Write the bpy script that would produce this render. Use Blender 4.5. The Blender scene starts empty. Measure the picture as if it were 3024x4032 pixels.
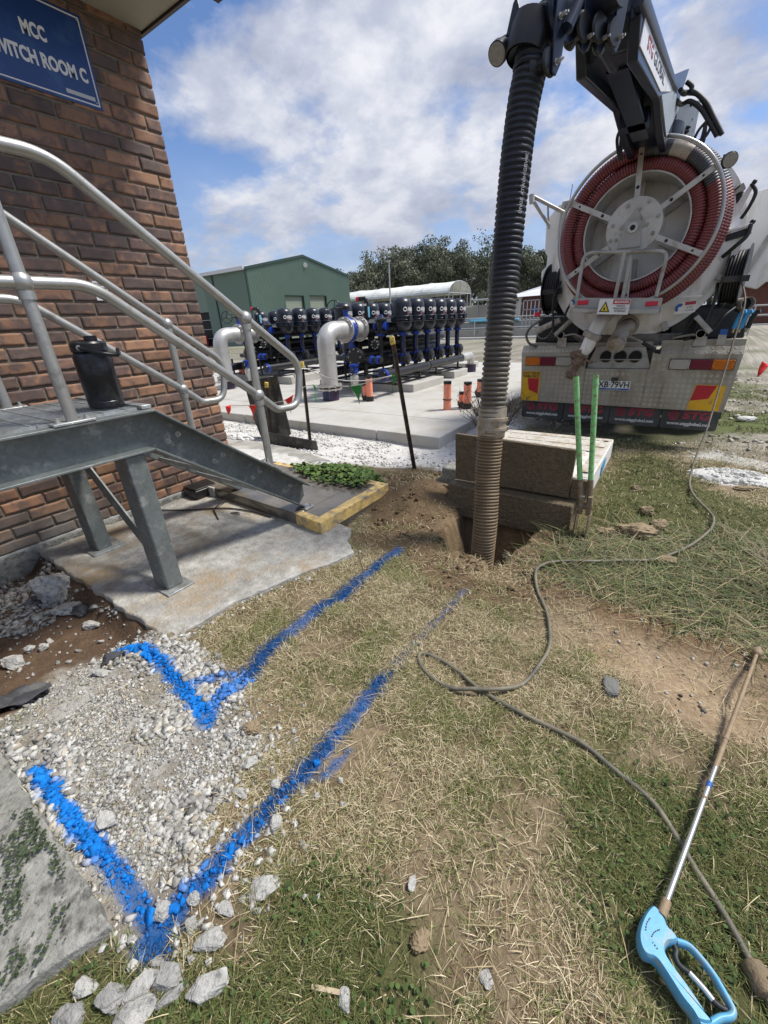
import bpy, math, random
import numpy as np
from mathutils import Vector, Matrix
rng = np.random.default_rng(7); random.seed(7)
SC = bpy.context.scene
COL = SC.collection
# ---------------------------------------------------------------- camera, sky, sun, exposure
cam = bpy.data.cameras.new('camera'); camo = bpy.data.objects.new('camera', cam); COL.objects.link(camo)
cam.sensor_fit = 'VERTICAL'; cam.sensor_height = 36.0; cam.lens = 14.411; cam.clip_start = .02; cam.clip_end = 3000
camo.matrix_world = Matrix(((.82511493, -.20167984, .52774104, 0), (.56295875, .37215218, -.73795678, 0), (-.04756897, .90599559, .42060574, 1.40), (0, 0, 0, 1)))
SC.camera = camo
SUN_EL, SUN_AZ = 58, 50                                             # degrees; azimuth from +Y towards +X
w = bpy.data.worlds.new('World'); SC.world = w; w.use_nodes = True
nt = w.node_tree; nt.nodes.clear()
def N(t, **k):
    n = nt.nodes.new(t)
    for a, b in k.items(): setattr(n, a, b)
    return n
def lk(a, b): nt.links.new(a, b)
def math_(op, a, b=None, c=None):
    n = N('ShaderNodeMath', operation=op)
    for i, v in enumerate((a, b, c)):
        if v is None: continue
        if isinstance(v, (int, float)): n.inputs[i].default_value = v
        else: lk(v, n.inputs[i])
    return n.outputs[0]
def ramp(fac, stops):
    n = N('ShaderNodeValToRGB'); e = n.color_ramp.elements
    while len(e) < len(stops): e.new(.5)
    for i, (p, c) in enumerate(stops): e[i].position = p; e[i].color = (*c, 1) if len(c) == 3 else c
    lk(fac, n.inputs[0]); return n.outputs[0]
sky = N('ShaderNodeTexSky'); sky.sky_type = 'NISHITA'; sky.sun_disc = False
sky.sun_elevation = math.radians(SUN_EL); sky.sun_rotation = math.radians(SUN_AZ); sky.air_density = 1.0; sky.dust_density = .6; sky.ozone_density = 3
tc = N('ShaderNodeTexCoord'); sep = N('ShaderNodeSeparateXYZ'); lk(tc.outputs['Generated'], sep.inputs[0])
zz = math_('ADD', math_('MAXIMUM', sep.outputs[2], 0.0), .34)
cx = math_('DIVIDE', sep.outputs[0], zz); cy = math_('DIVIDE', sep.outputs[1], zz)
cmb = N('ShaderNodeCombineXYZ'); lk(cx, cmb.inputs[0]); lk(cy, cmb.inputs[1]); cmb.inputs[2].default_value = 4.4
def noise(vec, scale, detail, rough, dist=0.0, off=None):
    n = N('ShaderNodeTexNoise'); n.inputs['Scale'].default_value = scale; n.inputs['Detail'].default_value = detail
    n.inputs['Roughness'].default_value = rough; n.inputs['Distortion'].default_value = dist
    if off is not None:
        m = N('ShaderNodeVectorMath', operation='ADD'); m.inputs[1].default_value = off; lk(vec, m.inputs[0]); vec = m.outputs[0]
    lk(vec, n.inputs['Vector']); return n.outputs['Fac']
n1 = noise(cmb.outputs[0], 1.9, 9, .58, .12, (3.1, 0.4, 0)); n2 = noise(cmb.outputs[0], 3.6, 8, .6, .1, (9, 4, 2)); n3 = noise(cmb.outputs[0], .7, 4, .5, 0, (1, 7, 3))
cover = math_('ADD', math_('MULTIPLY', n1, .75), math_('MULTIPLY', n3, .35))
mask = ramp(cover, [(.490, (0, 0, 0)), (.580, (1, 1, 1))])
tone = ramp(math_('ADD', math_('MULTIPLY', n2, .6), math_('MULTIPLY', n1, .4)), [(.38, (2.5, 2.8, 3.75)), (.5, (3.9, 4.2, 5.1)), (.61, (6.1, 6.2, 6.6))])
low = ramp(sep.outputs[2], [(0.0, (1, 1, 1)), (.30, (0, 0, 0))])
mixl = N('ShaderNodeMixRGB'); mixl.inputs[2].default_value = (3.1, 3.35, 4.1, 1); lk(math_('MULTIPLY', low, .75), mixl.inputs[0]); lk(tone, mixl.inputs[1])
skyb = N('ShaderNodeMixRGB', blend_type='MULTIPLY'); skyb.inputs[0].default_value = 1; skyb.inputs[2].default_value = (.80, .88, 1.05, 1); lk(sky.outputs[0], skyb.inputs[1])
mixc = N('ShaderNodeMixRGB'); lk(math_('MAXIMUM', mask, math_('MULTIPLY', low, .8)), mixc.inputs[0]); lk(skyb.outputs[0], mixc.inputs[1]); lk(mixl.outputs[0], mixc.inputs[2])
bg = N('ShaderNodeBackground'); bg.inputs[1].default_value = .10; lk(mixc.outputs[0], bg.inputs[0])
wo = N('ShaderNodeOutputWorld'); lk(bg.outputs[0], wo.inputs[0])
sl = bpy.data.lights.new('sun', 'SUN'); sl.energy = 3.4; sl.angle = math.radians(12); sl.color = (1, .95, .87)
so = bpy.data.objects.new('sun', sl); COL.objects.link(so); so.location = (0, 0, 20)
el, az = math.radians(SUN_EL), math.radians(SUN_AZ)
so.rotation_euler = Vector((math.sin(az)*math.cos(el), math.cos(az)*math.cos(el), math.sin(el))).to_track_quat('Z', 'Y').to_euler()
SC.view_settings.view_transform = 'Standard'; SC.view_settings.look = 'None'; SC.view_settings.gamma = 1; SC.view_settings.exposure = .52

# ---------------------------------------------------------------- helpers: materials
def mat(name, col, rough=.6, metal=0.0, var=.12, scale=9, bump=0.0, bscale=70, dirt=None, dscale=3.5, damt=.5, vcol=False, spangle=0.0, streak=False, spec=.5, sheen=0, tint=None, tamt=.5, tscale=2.0):
    m = bpy.data.materials.new(name); m.use_nodes = True; t = m.node_tree; L = t.links.new
    b = t.nodes['Principled BSDF']; b.inputs['Roughness'].default_value = rough; b.inputs['Metallic'].default_value = metal
    b.inputs['Specular IOR Level'].default_value = spec
    co = t.nodes.new('ShaderNodeTexCoord').outputs['Object']
    def nz(s, d=5, r=.6):
        n = t.nodes.new('ShaderNodeTexNoise'); n.inputs['Scale'].default_value = s; n.inputs['Detail'].default_value = d; n.inputs['Roughness'].default_value = r
        L(co, n.inputs['Vector']); return n
    if vcol:
        a = t.nodes.new('ShaderNodeVertexColor'); a.layer_name = 'Col'; base = a.outputs['Color']
    else:
        r = t.nodes.new('ShaderNodeRGB'); r.outputs[0].default_value = (*col, 1); base = r.outputs[0]
    if tint is not None:
        q = nz(tscale, 6, .65); cr = t.nodes.new('ShaderNodeValToRGB'); cr.color_ramp.elements[0].position = .5-tamt*.28; cr.color_ramp.elements[1].position = .62
        L(q.outputs['Fac'], cr.inputs[0]); mx = t.nodes.new('ShaderNodeMixRGB'); L(cr.outputs[0], mx.inputs[0]); mx.inputs[1].default_value = (*tint, 1); L(base, mx.inputs[2]); base = mx.outputs[0]
    if var:
        q = nz(scale); mr = t.nodes.new('ShaderNodeMapRange'); mr.inputs[1].default_value = .3; mr.inputs[2].default_value = .7; mr.inputs[3].default_value = 1-var; mr.inputs[4].default_value = 1+var
        L(q.outputs['Fac'], mr.inputs[0]); mx = t.nodes.new('ShaderNodeVectorMath'); mx.operation = 'SCALE'; L(base, mx.inputs[0]); L(mr.outputs[0], mx.inputs['Scale']); base = mx.outputs[0]
    if spangle:
        vo = t.nodes.new('ShaderNodeTexVoronoi'); vo.inputs['Scale'].default_value = 55; L(co, vo.inputs['Vector'])
        sp = t.nodes.new('ShaderNodeSeparateColor'); L(vo.outputs['Color'], sp.inputs[0])
        mr = t.nodes.new('ShaderNodeMapRange'); mr.inputs[3].default_value = 1-spangle; mr.inputs[4].default_value = 1+spangle; L(sp.outputs[0], mr.inputs[0])
        mx = t.nodes.new('ShaderNodeVectorMath'); mx.operation = 'SCALE'; L(base, mx.inputs[0]); L(mr.outputs[0], mx.inputs['Scale']); base = mx.outputs[0]
    if dirt is not None:
        q = nz(dscale, 8, .68)
        if streak:
            mp = t.nodes.new('ShaderNodeMapping'); mp.inputs['Scale'].default_value = (1, 1, .25); L(co, mp.inputs[0]); L(mp.outputs[0], q.inputs['Vector'])
        cr = t.nodes.new('ShaderNodeValToRGB'); cr.color_ramp.elements[0].position = .62-damt*.3; cr.color_ramp.elements[1].position = .70-damt*.12
        L(q.outputs['Fac'], cr.inputs[0]); mx = t.nodes.new('ShaderNodeMixRGB'); L(cr.outputs[0], mx.inputs[0]); L(base, mx.inputs[1]); mx.inputs[2].default_value = (*dirt, 1); base = mx.outputs[0]
    L(base, b.inputs['Base Color'])
    if bump:
        q = nz(bscale, 6, .65); bp = t.nodes.new('ShaderNodeBump'); bp.inputs['Strength'].default_value = min(1, bump); bp.inputs['Distance'].default_value = .01 if bump < 1 else .01*bump
        L(q.outputs['Fac'], bp.inputs['Height']); L(bp.outputs[0], b.inputs['Normal'])
    return m
MT = {}
def mm(n, *a, **k): MT[n] = mat(n, *a, **k)
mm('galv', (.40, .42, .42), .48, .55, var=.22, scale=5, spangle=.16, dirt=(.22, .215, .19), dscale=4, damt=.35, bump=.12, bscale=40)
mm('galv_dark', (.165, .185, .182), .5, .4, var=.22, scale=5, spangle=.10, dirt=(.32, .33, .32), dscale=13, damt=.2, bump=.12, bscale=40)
mm('rail', (.43, .43, .405), .38, .65, var=.10, scale=16, bump=.10, bscale=120, dirt=(.30, .29, .27), dscale=9, damt=.2)
mm('bolt', (.48, .48, .46), .42, .7, var=.15, scale=60)
mm('concrete', (.40, .385, .35), .9, var=.20, scale=5, bump=.35, bscale=55, dirt=(.27, .25, .22), dscale=4, damt=.55)
mm('concrete_stained', (.46, .45, .415), .92, var=.28, scale=16, bump=1.2, bscale=55, dirt=(.33, .25, .155), dscale=2.2, damt=.48, tint=(.27, .26, .235), tamt=.75, tscale=3.0)
mm('concrete_new', (.46, .45, .42), .88, var=.10, scale=4, bump=.2, bscale=60, dirt=(.37, .345, .30), dscale=2.0, damt=.45)
mm('concrete_edge', (.36, .355, .335), .9, var=.15, scale=6, bump=.3, bscale=60, dirt=(.25, .24, .21), dscale=5, damt=.4)
mm('concrete_rough', (.36, .355, .325), .95, var=.32, scale=24, bump=1.4, bscale=60, dirt=(.12, .118, .105), dscale=26, damt=.34, tint=(.25, .25, .22), tamt=.55, tscale=5)
mm('wet_concrete', (.115, .102, .082), .16, var=.22, scale=5, bump=.06, bscale=18, dirt=(.20, .175, .135), dscale=3, damt=.5)
mm('yellow_paint', (.80, .56, .20), .75, var=.25, scale=14, bump=.6, bscale=40, dirt=(.24, .21, .17), dscale=11, damt=.58)
mm('mud', (.20, .15, .088), .6, var=.25, scale=12, bump=4, bscale=32)
mm('mud_wall', (.185, .142, .085), .55, var=.28, scale=40, bump=4.5, bscale=34)
mm('pit_top', (.53, .50, .44), .85, var=.22, scale=24, bump=.8, bscale=80, dirt=(.36, .28, .17), dscale=8, damt=.45)
mm('pit_white', (.66, .65, .62), .7, var=.08, scale=8, bump=.3, dirt=(.48, .42, .32), dscale=9, damt=.25)
mm('blue_mark', (.02, .24, .42), .6, var=.1)
mm('black_plastic', (.012, .0125, .014), .38, var=.2, scale=14, bump=.05, bscale=90)
mm('filter_black', (.012, .016, .027), .34, var=.15, scale=9, bump=.06, bscale=160, dirt=(.045, .043, .04), dscale=5, damt=.2)  # filter_black: bluish base colour holds the reflected sky
mm('pipe_black', (.014, .0145, .016), .38, var=.2, scale=10, dirt=(.06, .056, .05), dscale=6, damt=.25)
mm('valve_black', (.016, .017, .019), .3, var=.2, scale=20)
mm('valve_blue', (.010, .045, .30), .35, var=.12, scale=12)
mm('stainless', (.55, .545, .52), .42, .55, var=.14, scale=4, bump=.12, bscale=50, dirt=(.45, .43, .39), dscale=3.5, damt=.3, streak=True)
mm('flange_steel', (.55, .54, .51), .4, .7, var=.12, scale=15, dirt=(.33, .30, .26), dscale=12, damt=.3)
mm('orange_pipe', (.85, .29, .18), .5, var=.10, scale=9, dirt=(.55, .20, .12), dscale=7, damt=.25)
mm('tape_black', (.013, .013, .014), .45, var=.2, scale=30, bump=.5, bscale=40)
mm('purple_pipe', (.035, .020, .055), .45, var=.2)
mm('picket', (.035, .027, .020), .7, .1, var=.35, scale=25, dirt=(.13, .075, .035), dscale=12, damt=.4)
mm('cap_yellow', (.66, .49, .10), .55, var=.15, scale=25, dirt=(.30, .22, .08), dscale=25, damt=.25)
mm('flag_red', (.80, .028, .022), .6, var=.08); mm('flag_green', (.02, .27, .045), .6, var=.08)
mm('string', (.66, .65, .62), .8, var=.1)
mm('board_black', (.018, .0185, .021), .42, var=.3, scale=6, dirt=(.13, .125, .115), dscale=5, damt=.48, bump=.1)
mm('white', (.74, .74, .72), .5, var=.04); mm('white_text', (.80, .80, .78), .5, var=0)
mm('sign_blue', (.010, .050, .20), .28, var=.10, scale=5, dirt=(.03, .09, .24), dscale=5, damt=.25)
mm('sticker_grey', (.55, .56, .57), .5, var=.1); mm('black_text', (.012, .012, .012), .5, var=0); mm('red_text', (.42, .035, .06), .5, var=.1, scale=20); mm('label_red', (.26, .085, .095), .6); mm('flap_red', (.32, .035, .062), .6, var=.2, scale=20); mm('lamp_glass', (.30, .29, .25), .2, var=.2, scale=60)
mm('mortar', (.20, .17, .13), .95, var=.2, scale=30, bump=.6, bscale=120)
mm('soffit', (.34, .32, .26), .8, var=.05); mm('fascia', (.035, .024, .019), .5, var=.1); mm('flashing', (.52, .53, .52), .6, var=.15, scale=12, dirt=(.25, .24, .22), dscale=9, damt=.4)
mm('truck_white', (.80, .79, .76), .34, var=.05, scale=3, dirt=(.60, .56, .49), dscale=5, damt=.3, streak=True, bump=.02, bscale=12)
mm('checker', (.37, .345, .285), .5, .35, var=.15, scale=4, dirt=(.21, .165, .115), dscale=2.3, damt=.36, streak=True)
mm('checker_lug', (.54, .505, .43), .42, .4, var=.15, scale=4, dirt=(.26, .20, .14), dscale=2.3, damt=.36)
mm('frame_grey', (.40, .39, .36), .45, .35, var=.13, scale=7, dirt=(.24, .21, .17), dscale=5, damt=.35)
mm('disc_grey', (.52, .51, .475), .45, .2, var=.1, scale=6, dirt=(.34, .31, .26), dscale=8, damt=.3)
mm('chrome_ring', (.40, .39, .37), .3, .8, var=.08, scale=10)
mm('hose_red', (.17, .030, .028), .5, vcol=True, var=.16, scale=6, dirt=(.07, .03, .027), dscale=6, damt=.3)
mm('truck_black', (.012, .0135, .017), .45, var=.3, scale=8, dirt=(.05, .045, .038), dscale=5, damt=.35)
mm('boom_haze_blue', (.009, .017, .038), .32, var=.25, scale=6, dirt=(.03, .034, .042), dscale=4, damt=.3)  # blue haze over the boom is mixed into this base colour
mm('boom_grey', (.36, .40, .44), .5, .1, var=.12, scale=6, dirt=(.22, .24, .26), dscale=6, damt=.3)
mm('rubber', (.016, .0165, .017), .55, var=.2, scale=12, bump=.15, bscale=60)
mm('flap', (.048, .052, .052), .7, var=.25, scale=5, dirt=(.085, .084, .078), dscale=4, damt=.5)
mm('amber', (.55, .155, .012), .18, var=.05); mm('red_lens', (.15, .008, .030), .18, var=.05); mm('clear_lens', (.42, .40, .35), .18, var=.08); mm('lamp_trim', (.05, .045, .04), .4)
mm('mark_yellow', (.72, .40, .015), .42, var=.08, scale=12, dirt=(.42, .26, .06), dscale=14, damt=.25); mm('mark_red', (.45, .014, .026), .42, var=.08)
mm('tag_yellow', (.72, .55, .03), .5, var=.05); mm('tag_blue', (.02, .10, .36), .5, var=.05); mm('reflector', (.62, .02, .05), .25, var=.05)
mm('mud_pipe', (.40, .375, .335), .6, var=.2, scale=8, dirt=(.24, .165, .10), dscale=7, damt=.5, bump=.3, bscale=40)
mm('rust', (.20, .135, .10), .8, .1, var=.3, scale=14, dirt=(.30, .22, .16), dscale=14, damt=.4, bump=.6, bscale=60)
mm('gauge', (.70, .69, .64), .3, var=.05); mm('brass', (.45, .36, .22), .4, .7, var=.1)
mm('blue_grip', (.05, .30, .60), .45, var=.12, scale=20)
mm('suction', (.012, .0135, .016), .5, vcol=True, var=.18, scale=10, bump=.35, bscale=60)
mm('coupling', (.40, .35, .28), .45, .35, var=.2, scale=12, dirt=(.23, .16, .09), dscale=12, damt=.5)
mm('green_handle', (.22, .55, .19), .5, var=.15, scale=18, dirt=(.20, .16, .10), dscale=45, damt=.42)
mm('tool_mud', (.20, .15, .09), .6, .1, var=.25, scale=14, bump=.7, bscale=70, dirt=(.30, .27, .22), dscale=20, damt=.3)
mm('hose_grey', (.165, .148, .105), .6, var=.22, scale=12, bump=.25, bscale=150, dirt=(.085, .08, .065), dscale=9, damt=.45)
mm('lance_steel', (.60, .60, .58), .3, .8, var=.1); mm('lance_mud', (.27, .20, .125), .65, .1, var=.2, scale=30, bump=.3, bscale=120)
mm('gun_blue', (.10, .37, .60), .42, var=.10, scale=12, dirt=(.33, .35, .30), dscale=14, damt=.42, bump=.05)
mm('shed_green', (.18, .255, .20), .6, 0, var=.05, scale=.6); mm('shed_green_side', (.18, .255, .20), .55, .1, var=.04)
mm('shed_trim', (.025, .055, .045), .5, var=.05); mm('shutter', (.24, .275, .21), .6, var=.05); mm('roof_white', (.70, .71, .72), .4, .2, var=.05)
mm('poly_film', (.74, .76, .73), .55, var=.12, scale=.7, dirt=(.52, .54, .51), dscale=.5, damt=.5); mm('steel_far', (.42, .43, .43), .5, .3, var=.05)
mm('leaf_far', (.1, .1, .05), .6); mm('brick_far', (.14, .055, .04), .85, var=.2, scale=6); mm('cream', (.60, .58, .52), .7, var=.05); mm('water', (.03, .045, .05), .06, var=.1)
mm('tank_wall', (.33, .32, .29), .9, var=.15, scale=1.5, dirt=(.2, .19, .16), dscale=1.5, damt=.4)
mm('lightblue', (.16, .46, .62), .5); mm('vest', (.75, .08, .05), .6); mm('dark', (.01, .01, .011), .7)  # dark: flat near-black standing for shade inside openings
mm('bark', (.30, .27, .23), .9, var=.25, scale=2)
mm('leaf', (.05, .075, .03), .6, vcol=True, var=.2, scale=.4, spec=.25)
mm('grass', (.2, .2, .1), .7, vcol=True, var=0, spec=.2)
mm('stone', (.4, .4, .38), .9, vcol=True, var=.18, scale=60, bump=.5, bscale=120, spec=.2)
mm('rock_tan', (.27, .205, .125), .9, var=.22, scale=12, bump=.8, bscale=50, dirt=(.16, .11, .065), dscale=9, damt=.4)
mm('rock_grey', (.17, .17, .155), .9, var=.25, scale=25, bump=.8, bscale=70)
mm('rock_dark', (.06, .062, .068), .7, var=.35, scale=14, bump=.6, bscale=60, dirt=(.16, .16, .155), dscale=9, damt=.4)
mm('rubble', (.50, .495, .46), .95, var=.25, scale=26, bump=1.4, bscale=70, dirt=(.20, .20, .195), dscale=38, damt=.42); mm('rubble_grey', (.36, .355, .335), .95, var=.28, scale=22, bump=1.4, bscale=60, dirt=(.17, .17, .165), dscale=30, damt=.42)
mm('lime_rock', (.62, .62, .59), .95, var=.2, scale=14, bump=1.0, bscale=50, dirt=(.40, .39, .35), dscale=14, damt=.35)
mm('wood', (.46, .37, .25), .8, var=.2, scale=40); mm('twig', (.13, .10, .07), .9, var=.2)
mm('bottle_black', (.009, .010, .013), .33, var=.2, scale=12, dirt=(.035, .042, .055), dscale=13, damt=.42)

# ---------------------------------------------------------------- helpers: mesh building
def V(*a): return np.array(a, float)
def unit(v): v = np.asarray(v, float); return v/max(np.linalg.norm(v), 1e-9)
class B:
    def __init__(s): s.v = []; s.f = []; s.n = 0; s.c = []
    def add(s, v, f, col=None):
        v = np.asarray(v, float).reshape(-1, 3); s.v.append(v)
        s.f += [tuple(i+s.n for i in q) for q in f]; s.n += len(v)
        s.c.append(np.tile(np.array(col if col is not None else (1, 1, 1)), (len(v), 1)) if col is None or np.ndim(col) == 1 else np.asarray(col))
        return s
    def box(s, x0, x1, y0, y1, z0, z1, col=None):
        v = [(x, y, z) for x in (x0, x1) for y in (y0, y1) for z in (z0, z1)]
        return s.add(v, [(0, 1, 3, 2), (4, 6, 7, 5), (0, 4, 5, 1), (2, 3, 7, 6), (0, 2, 6, 4), (1, 5, 7, 3)], col)
    def obox(s, o, u, v, w, a, b, c, col=None):                       # centre o, axes, half sizes
        o = V(*o); u = unit(u); v = unit(v); w = unit(w)
        p = [o+i*a*u+j*b*v+k*c*w for i in (-1, 1) for j in (-1, 1) for k in (-1, 1)]
        return s.add(p, [(0, 1, 3, 2), (4, 6, 7, 5), (0, 4, 5, 1), (2, 3, 7, 6), (0, 2, 6, 4), (1, 5, 7, 3)], col)
    def bar(s, p, q, wd, ht, up=(0, 0, 1), col=None):
        p = V(*p); q = V(*q); d = unit(q-p); up = V(*up)
        if abs(d@up) > .98: up = V(1, 0, 0)
        x = unit(np.cross(d, up)); y = np.cross(x, d)
        return s.obox((p+q)/2, d, x, y, np.linalg.norm(q-p)/2, wd/2, ht/2, col)
    def tube(s, pts, r, n=12, caps=True, closed=False, col=None):
        P = np.array(pts, float); m = len(P); r = np.broadcast_to(np.asarray(r, float), (m,))
        T = np.roll(P, -1, 0)-np.roll(P, 1, 0) if closed else np.gradient(P, axis=0)
        T /= np.maximum(np.linalg.norm(T, axis=1, keepdims=True), 1e-9)
        a = V(0, 0, 1) if abs(T[0][2]) < .9 else V(1, 0, 0)
        x = unit(np.cross(T[0], a)); ang = np.linspace(0, 2*np.pi, n, endpoint=False); ca, sa = np.cos(ang), np.sin(ang); vs = []
        for i in range(m):
            x = unit(x-T[i]*(x@T[i])); y = np.cross(T[i], x)
            vs.append(P[i]+r[i]*(ca[:, None]*x+sa[:, None]*y))
        v = np.concatenate(vs); f = []
        for i in range(m if closed else m-1):
            j = (i+1) % m
            for k in range(n):
                l = (k+1) % n; f.append((i*n+k, i*n+l, j*n+l, j*n+k))
        if caps and not closed: f += [tuple(range(n))[::-1], tuple(range((m-1)*n, m*n))]
        if col is not None and np.ndim(col) == 2: col = np.repeat(np.asarray(col), n, 0)
        return s.add(v, f, col)
    def lathe(s, o, ax, prof, n=24, col=None, caps=True):                # prof: (along, radius)
        o = V(*o); ax = unit(ax); a = V(0, 0, 1) if abs(ax[2]) < .9 else V(1, 0, 0)
        x = unit(np.cross(a, ax)); y = np.cross(ax, x); ang = np.linspace(0, 2*np.pi, n, endpoint=False)
        ring = np.cos(ang)[:, None]*x+np.sin(ang)[:, None]*y
        v = np.concatenate([o+t*ax+r*ring for t, r in prof]); f = []; m = len(prof)
        for i in range(m-1):
            for k in range(n):
                l = (k+1) % n; f.append((i*n+k, i*n+l, (i+1)*n+l, (i+1)*n+k))
        if caps: f += [tuple(range(n))[::-1], tuple(range((m-1)*n, m*n))]
        return s.add(v, f, col)
    def prism(s, poly, o, u, v, w, d, col=None):                          # polygon in (u,v), extruded d along w
        o = V(*o); u = V(*u); v = V(*v); w = V(*w); n = len(poly)
        a = [o+p*u+q*v for p, q in poly]; b = [p+d*w for p in a]
        return s.add(a+b, [tuple(range(n))[::-1], tuple(range(n, 2*n))]+[(i, (i+1) % n, (i+1) % n+n, i+n) for i in range(n)], col)
    def ball(s, c, r, n=14, sc=(1, 1, 1), col=None):
        pr = [(-math.cos(t)*r, max(math.sin(t)*r, 1e-4)) for t in np.linspace(0, math.pi, n//2+1)]
        k = B().lathe((0, 0, 0), (0, 0, 1), pr, n); v = k.v[0]*np.array(sc)+np.array(c); return s.add(v, k.f, col)
    def torus(s, c, ax, R, r, N=48, n=8, a0=0, a1=2*math.pi, u0=None, col=None):
        ax = unit(ax); a = V(0, 0, 1) if abs(ax[2]) < .9 else V(1, 0, 0); x = unit(np.cross(a, ax)) if u0 is None else unit(u0); y = np.cross(ax, x)
        full = abs(a1-a0-2*math.pi) < 1e-6; t = np.linspace(a0, a1, N, endpoint=not full)
        return s.tube([np.array(c)+R*(math.cos(q)*x+math.sin(q)*y) for q in t], r, n, True, full, col)
BASE = {}; VCOL = {'hose_red', 'suction', 'leaf', 'grass', 'stone', 'soil', 'brick'}
def base_of(o): return BASE.get(o.name, np.zeros(3)) if o else np.zeros(3)
def link_mesh(name, v, faces, m, parent=None, col=None, smooth=40, bevel=0.0, top_base=None):
    me = bpy.data.meshes.new(name)
    base = base_of(parent) if parent else (np.zeros(3) if top_base is None else np.asarray(top_base, float))
    v = np.asarray(v, float)-base
    me.from_pydata(v.tolist(), [], faces); me.update()
    if col is not None:
        a = me.color_attributes.new('Col', 'FLOAT_COLOR', 'POINT')
        a.data.foreach_set('color', np.c_[col, np.ones(len(col))].astype(np.float32).ravel())
    if smooth:
        me.polygons.foreach_set('use_smooth', np.ones(len(me.polygons), bool)); me.set_sharp_from_angle(angle=math.radians(smooth))
    for q in (m if isinstance(m, (list, tuple)) else [m]): me.materials.append(MT[q] if isinstance(q, str) else q)
    o = bpy.data.objects.new(name, me); COL.objects.link(o)
    if parent: o.parent = parent; BASE[o.name] = base
    else: o.location = Vector(base); BASE[o.name] = base
    if bevel:
        bv = o.modifiers.new('bevel', 'BEVEL'); bv.width = bevel; bv.segments = 2; bv.limit_method = 'ANGLE'; bv.angle_limit = math.radians(40)
    return o
def obj(name, b, m, parent=None, bevel=0.0, smooth=40, at=None):
    v = np.concatenate(b.v); col = np.concatenate(b.c) if any(q in VCOL for q in ([m] if isinstance(m, str) else m)) else None
    return link_mesh(name, v, b.f, m, parent, col, smooth, bevel, at)
def tag(o, label, cat, group=None, kind=None):
    if label: o['label'] = label
    if cat: o['category'] = cat
    if group: o['group'] = group
    if kind: o['kind'] = kind
    return o
def thing(name, label, cat, loc, group=None):
    o = bpy.data.objects.new(name, None); COL.objects.link(o); o.location = loc; o.empty_display_size = .1; BASE[o.name] = np.array(loc, float)
    return tag(o, label, cat, group)
def dup(o, delta=None, parent=None, label=None):
    c = o.copy(); COL.objects.link(c); c.parent = parent if parent else o.parent
    if delta is not None: c.location = Vector(o.location)+Vector(delta)
    BASE[c.name] = base_of(o)+(np.zeros(3) if delta is None else np.array(delta, float))
    if label: c['label'] = label
    for ch in list(o.children):
        if ch.name != c.name: dup(ch, None, c)
    return c
_font = {}
def text_geo(body, size, bold=.0, depth=.001, sx=1.0):
    cu = bpy.data.curves.new('t', 'FONT'); cu.body = body; cu.size = size; cu.align_x = 'CENTER'; cu.align_y = 'CENTER'; cu.offset = bold; cu.extrude = depth; cu.resolution_u = 3
    o = bpy.data.objects.new('t', cu); COL.objects.link(o); me = bpy.data.meshes.new_from_object(o)
    v = np.zeros(len(me.vertices)*3); me.vertices.foreach_get('co', v); v = v.reshape(-1, 3); v[:, 0] *= sx
    f = [tuple(p.vertices) for p in me.polygons]
    bpy.data.objects.remove(o); bpy.data.curves.remove(cu); bpy.data.meshes.remove(me)
    return v, f
def text(b, body, size, o, u, v, n, bold=0.0, depth=.001, sx=1.0, bend=None, width=None, a0=0.0):
    p, f = text_geo(body, size, bold, depth, sx)
    if width: p[:, 0] -= (p[:, 0].max()+p[:, 0].min())/2; p[:, 0] *= width/(p[:, 0].max()-p[:, 0].min())
    o = V(*o); u = V(*u); v = V(*v); n = V(*n)
    if bend:                                                          # wrap round a cylinder of radius bend whose axis is v
        a = p[:, 0]/bend+a0; R = bend+p[:, 2]
        q = o+np.outer(R*np.sin(a), u)+np.outer(p[:, 1], v)+np.outer(R*np.cos(a)-bend, n)
    else: q = o+np.outer(p[:, 0], u)+np.outer(p[:, 1], v)+np.outer(p[:, 2], n)
    return b.add(q, f)
def bez(pts, n=8, closed=False):                                      # Catmull-Rom through pts
    P = np.array(pts, float); m = len(P); out = []
    for i in range(m if closed else m-1):
        g = lambda k: P[k % m] if closed else P[min(max(k, 0), m-1)]
        p0, p1, p2, p3 = g(i-1), g(i), g(i+1), g(i+2)
        for t in np.linspace(0, 1, n, endpoint=False):
            out.append(.5*((2*p1)+(-p0+p2)*t+(2*p0-5*p1+4*p2-p3)*t*t+(-p0+3*p1-3*p2+p3)*t**3))
    if not closed: out.append(P[-1])
    return np.array(out)
def arc_path(pts, rad, n=7):                                          # polyline with rounded corners
    P = [np.array(p, float) for p in pts]; out = [P[0]]
    for i in range(1, len(P)-1):
        a, b, c = P[i-1], P[i], P[i+1]; u = unit(a-b); v = unit(c-b); th = math.acos(np.clip(u@v, -1, 1))
        r = rad[i-1] if isinstance(rad, (list, tuple)) else rad
        t = min(r/math.tan(th/2), np.linalg.norm(a-b)*.49, np.linalg.norm(c-b)*.49); p, q = b+u*t, b+v*t
        for s in np.linspace(0, 1, n): out.append((1-s)**2*p+2*s*(1-s)*b+s*s*q)
    out.append(P[-1]); return np.array(out)
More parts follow.
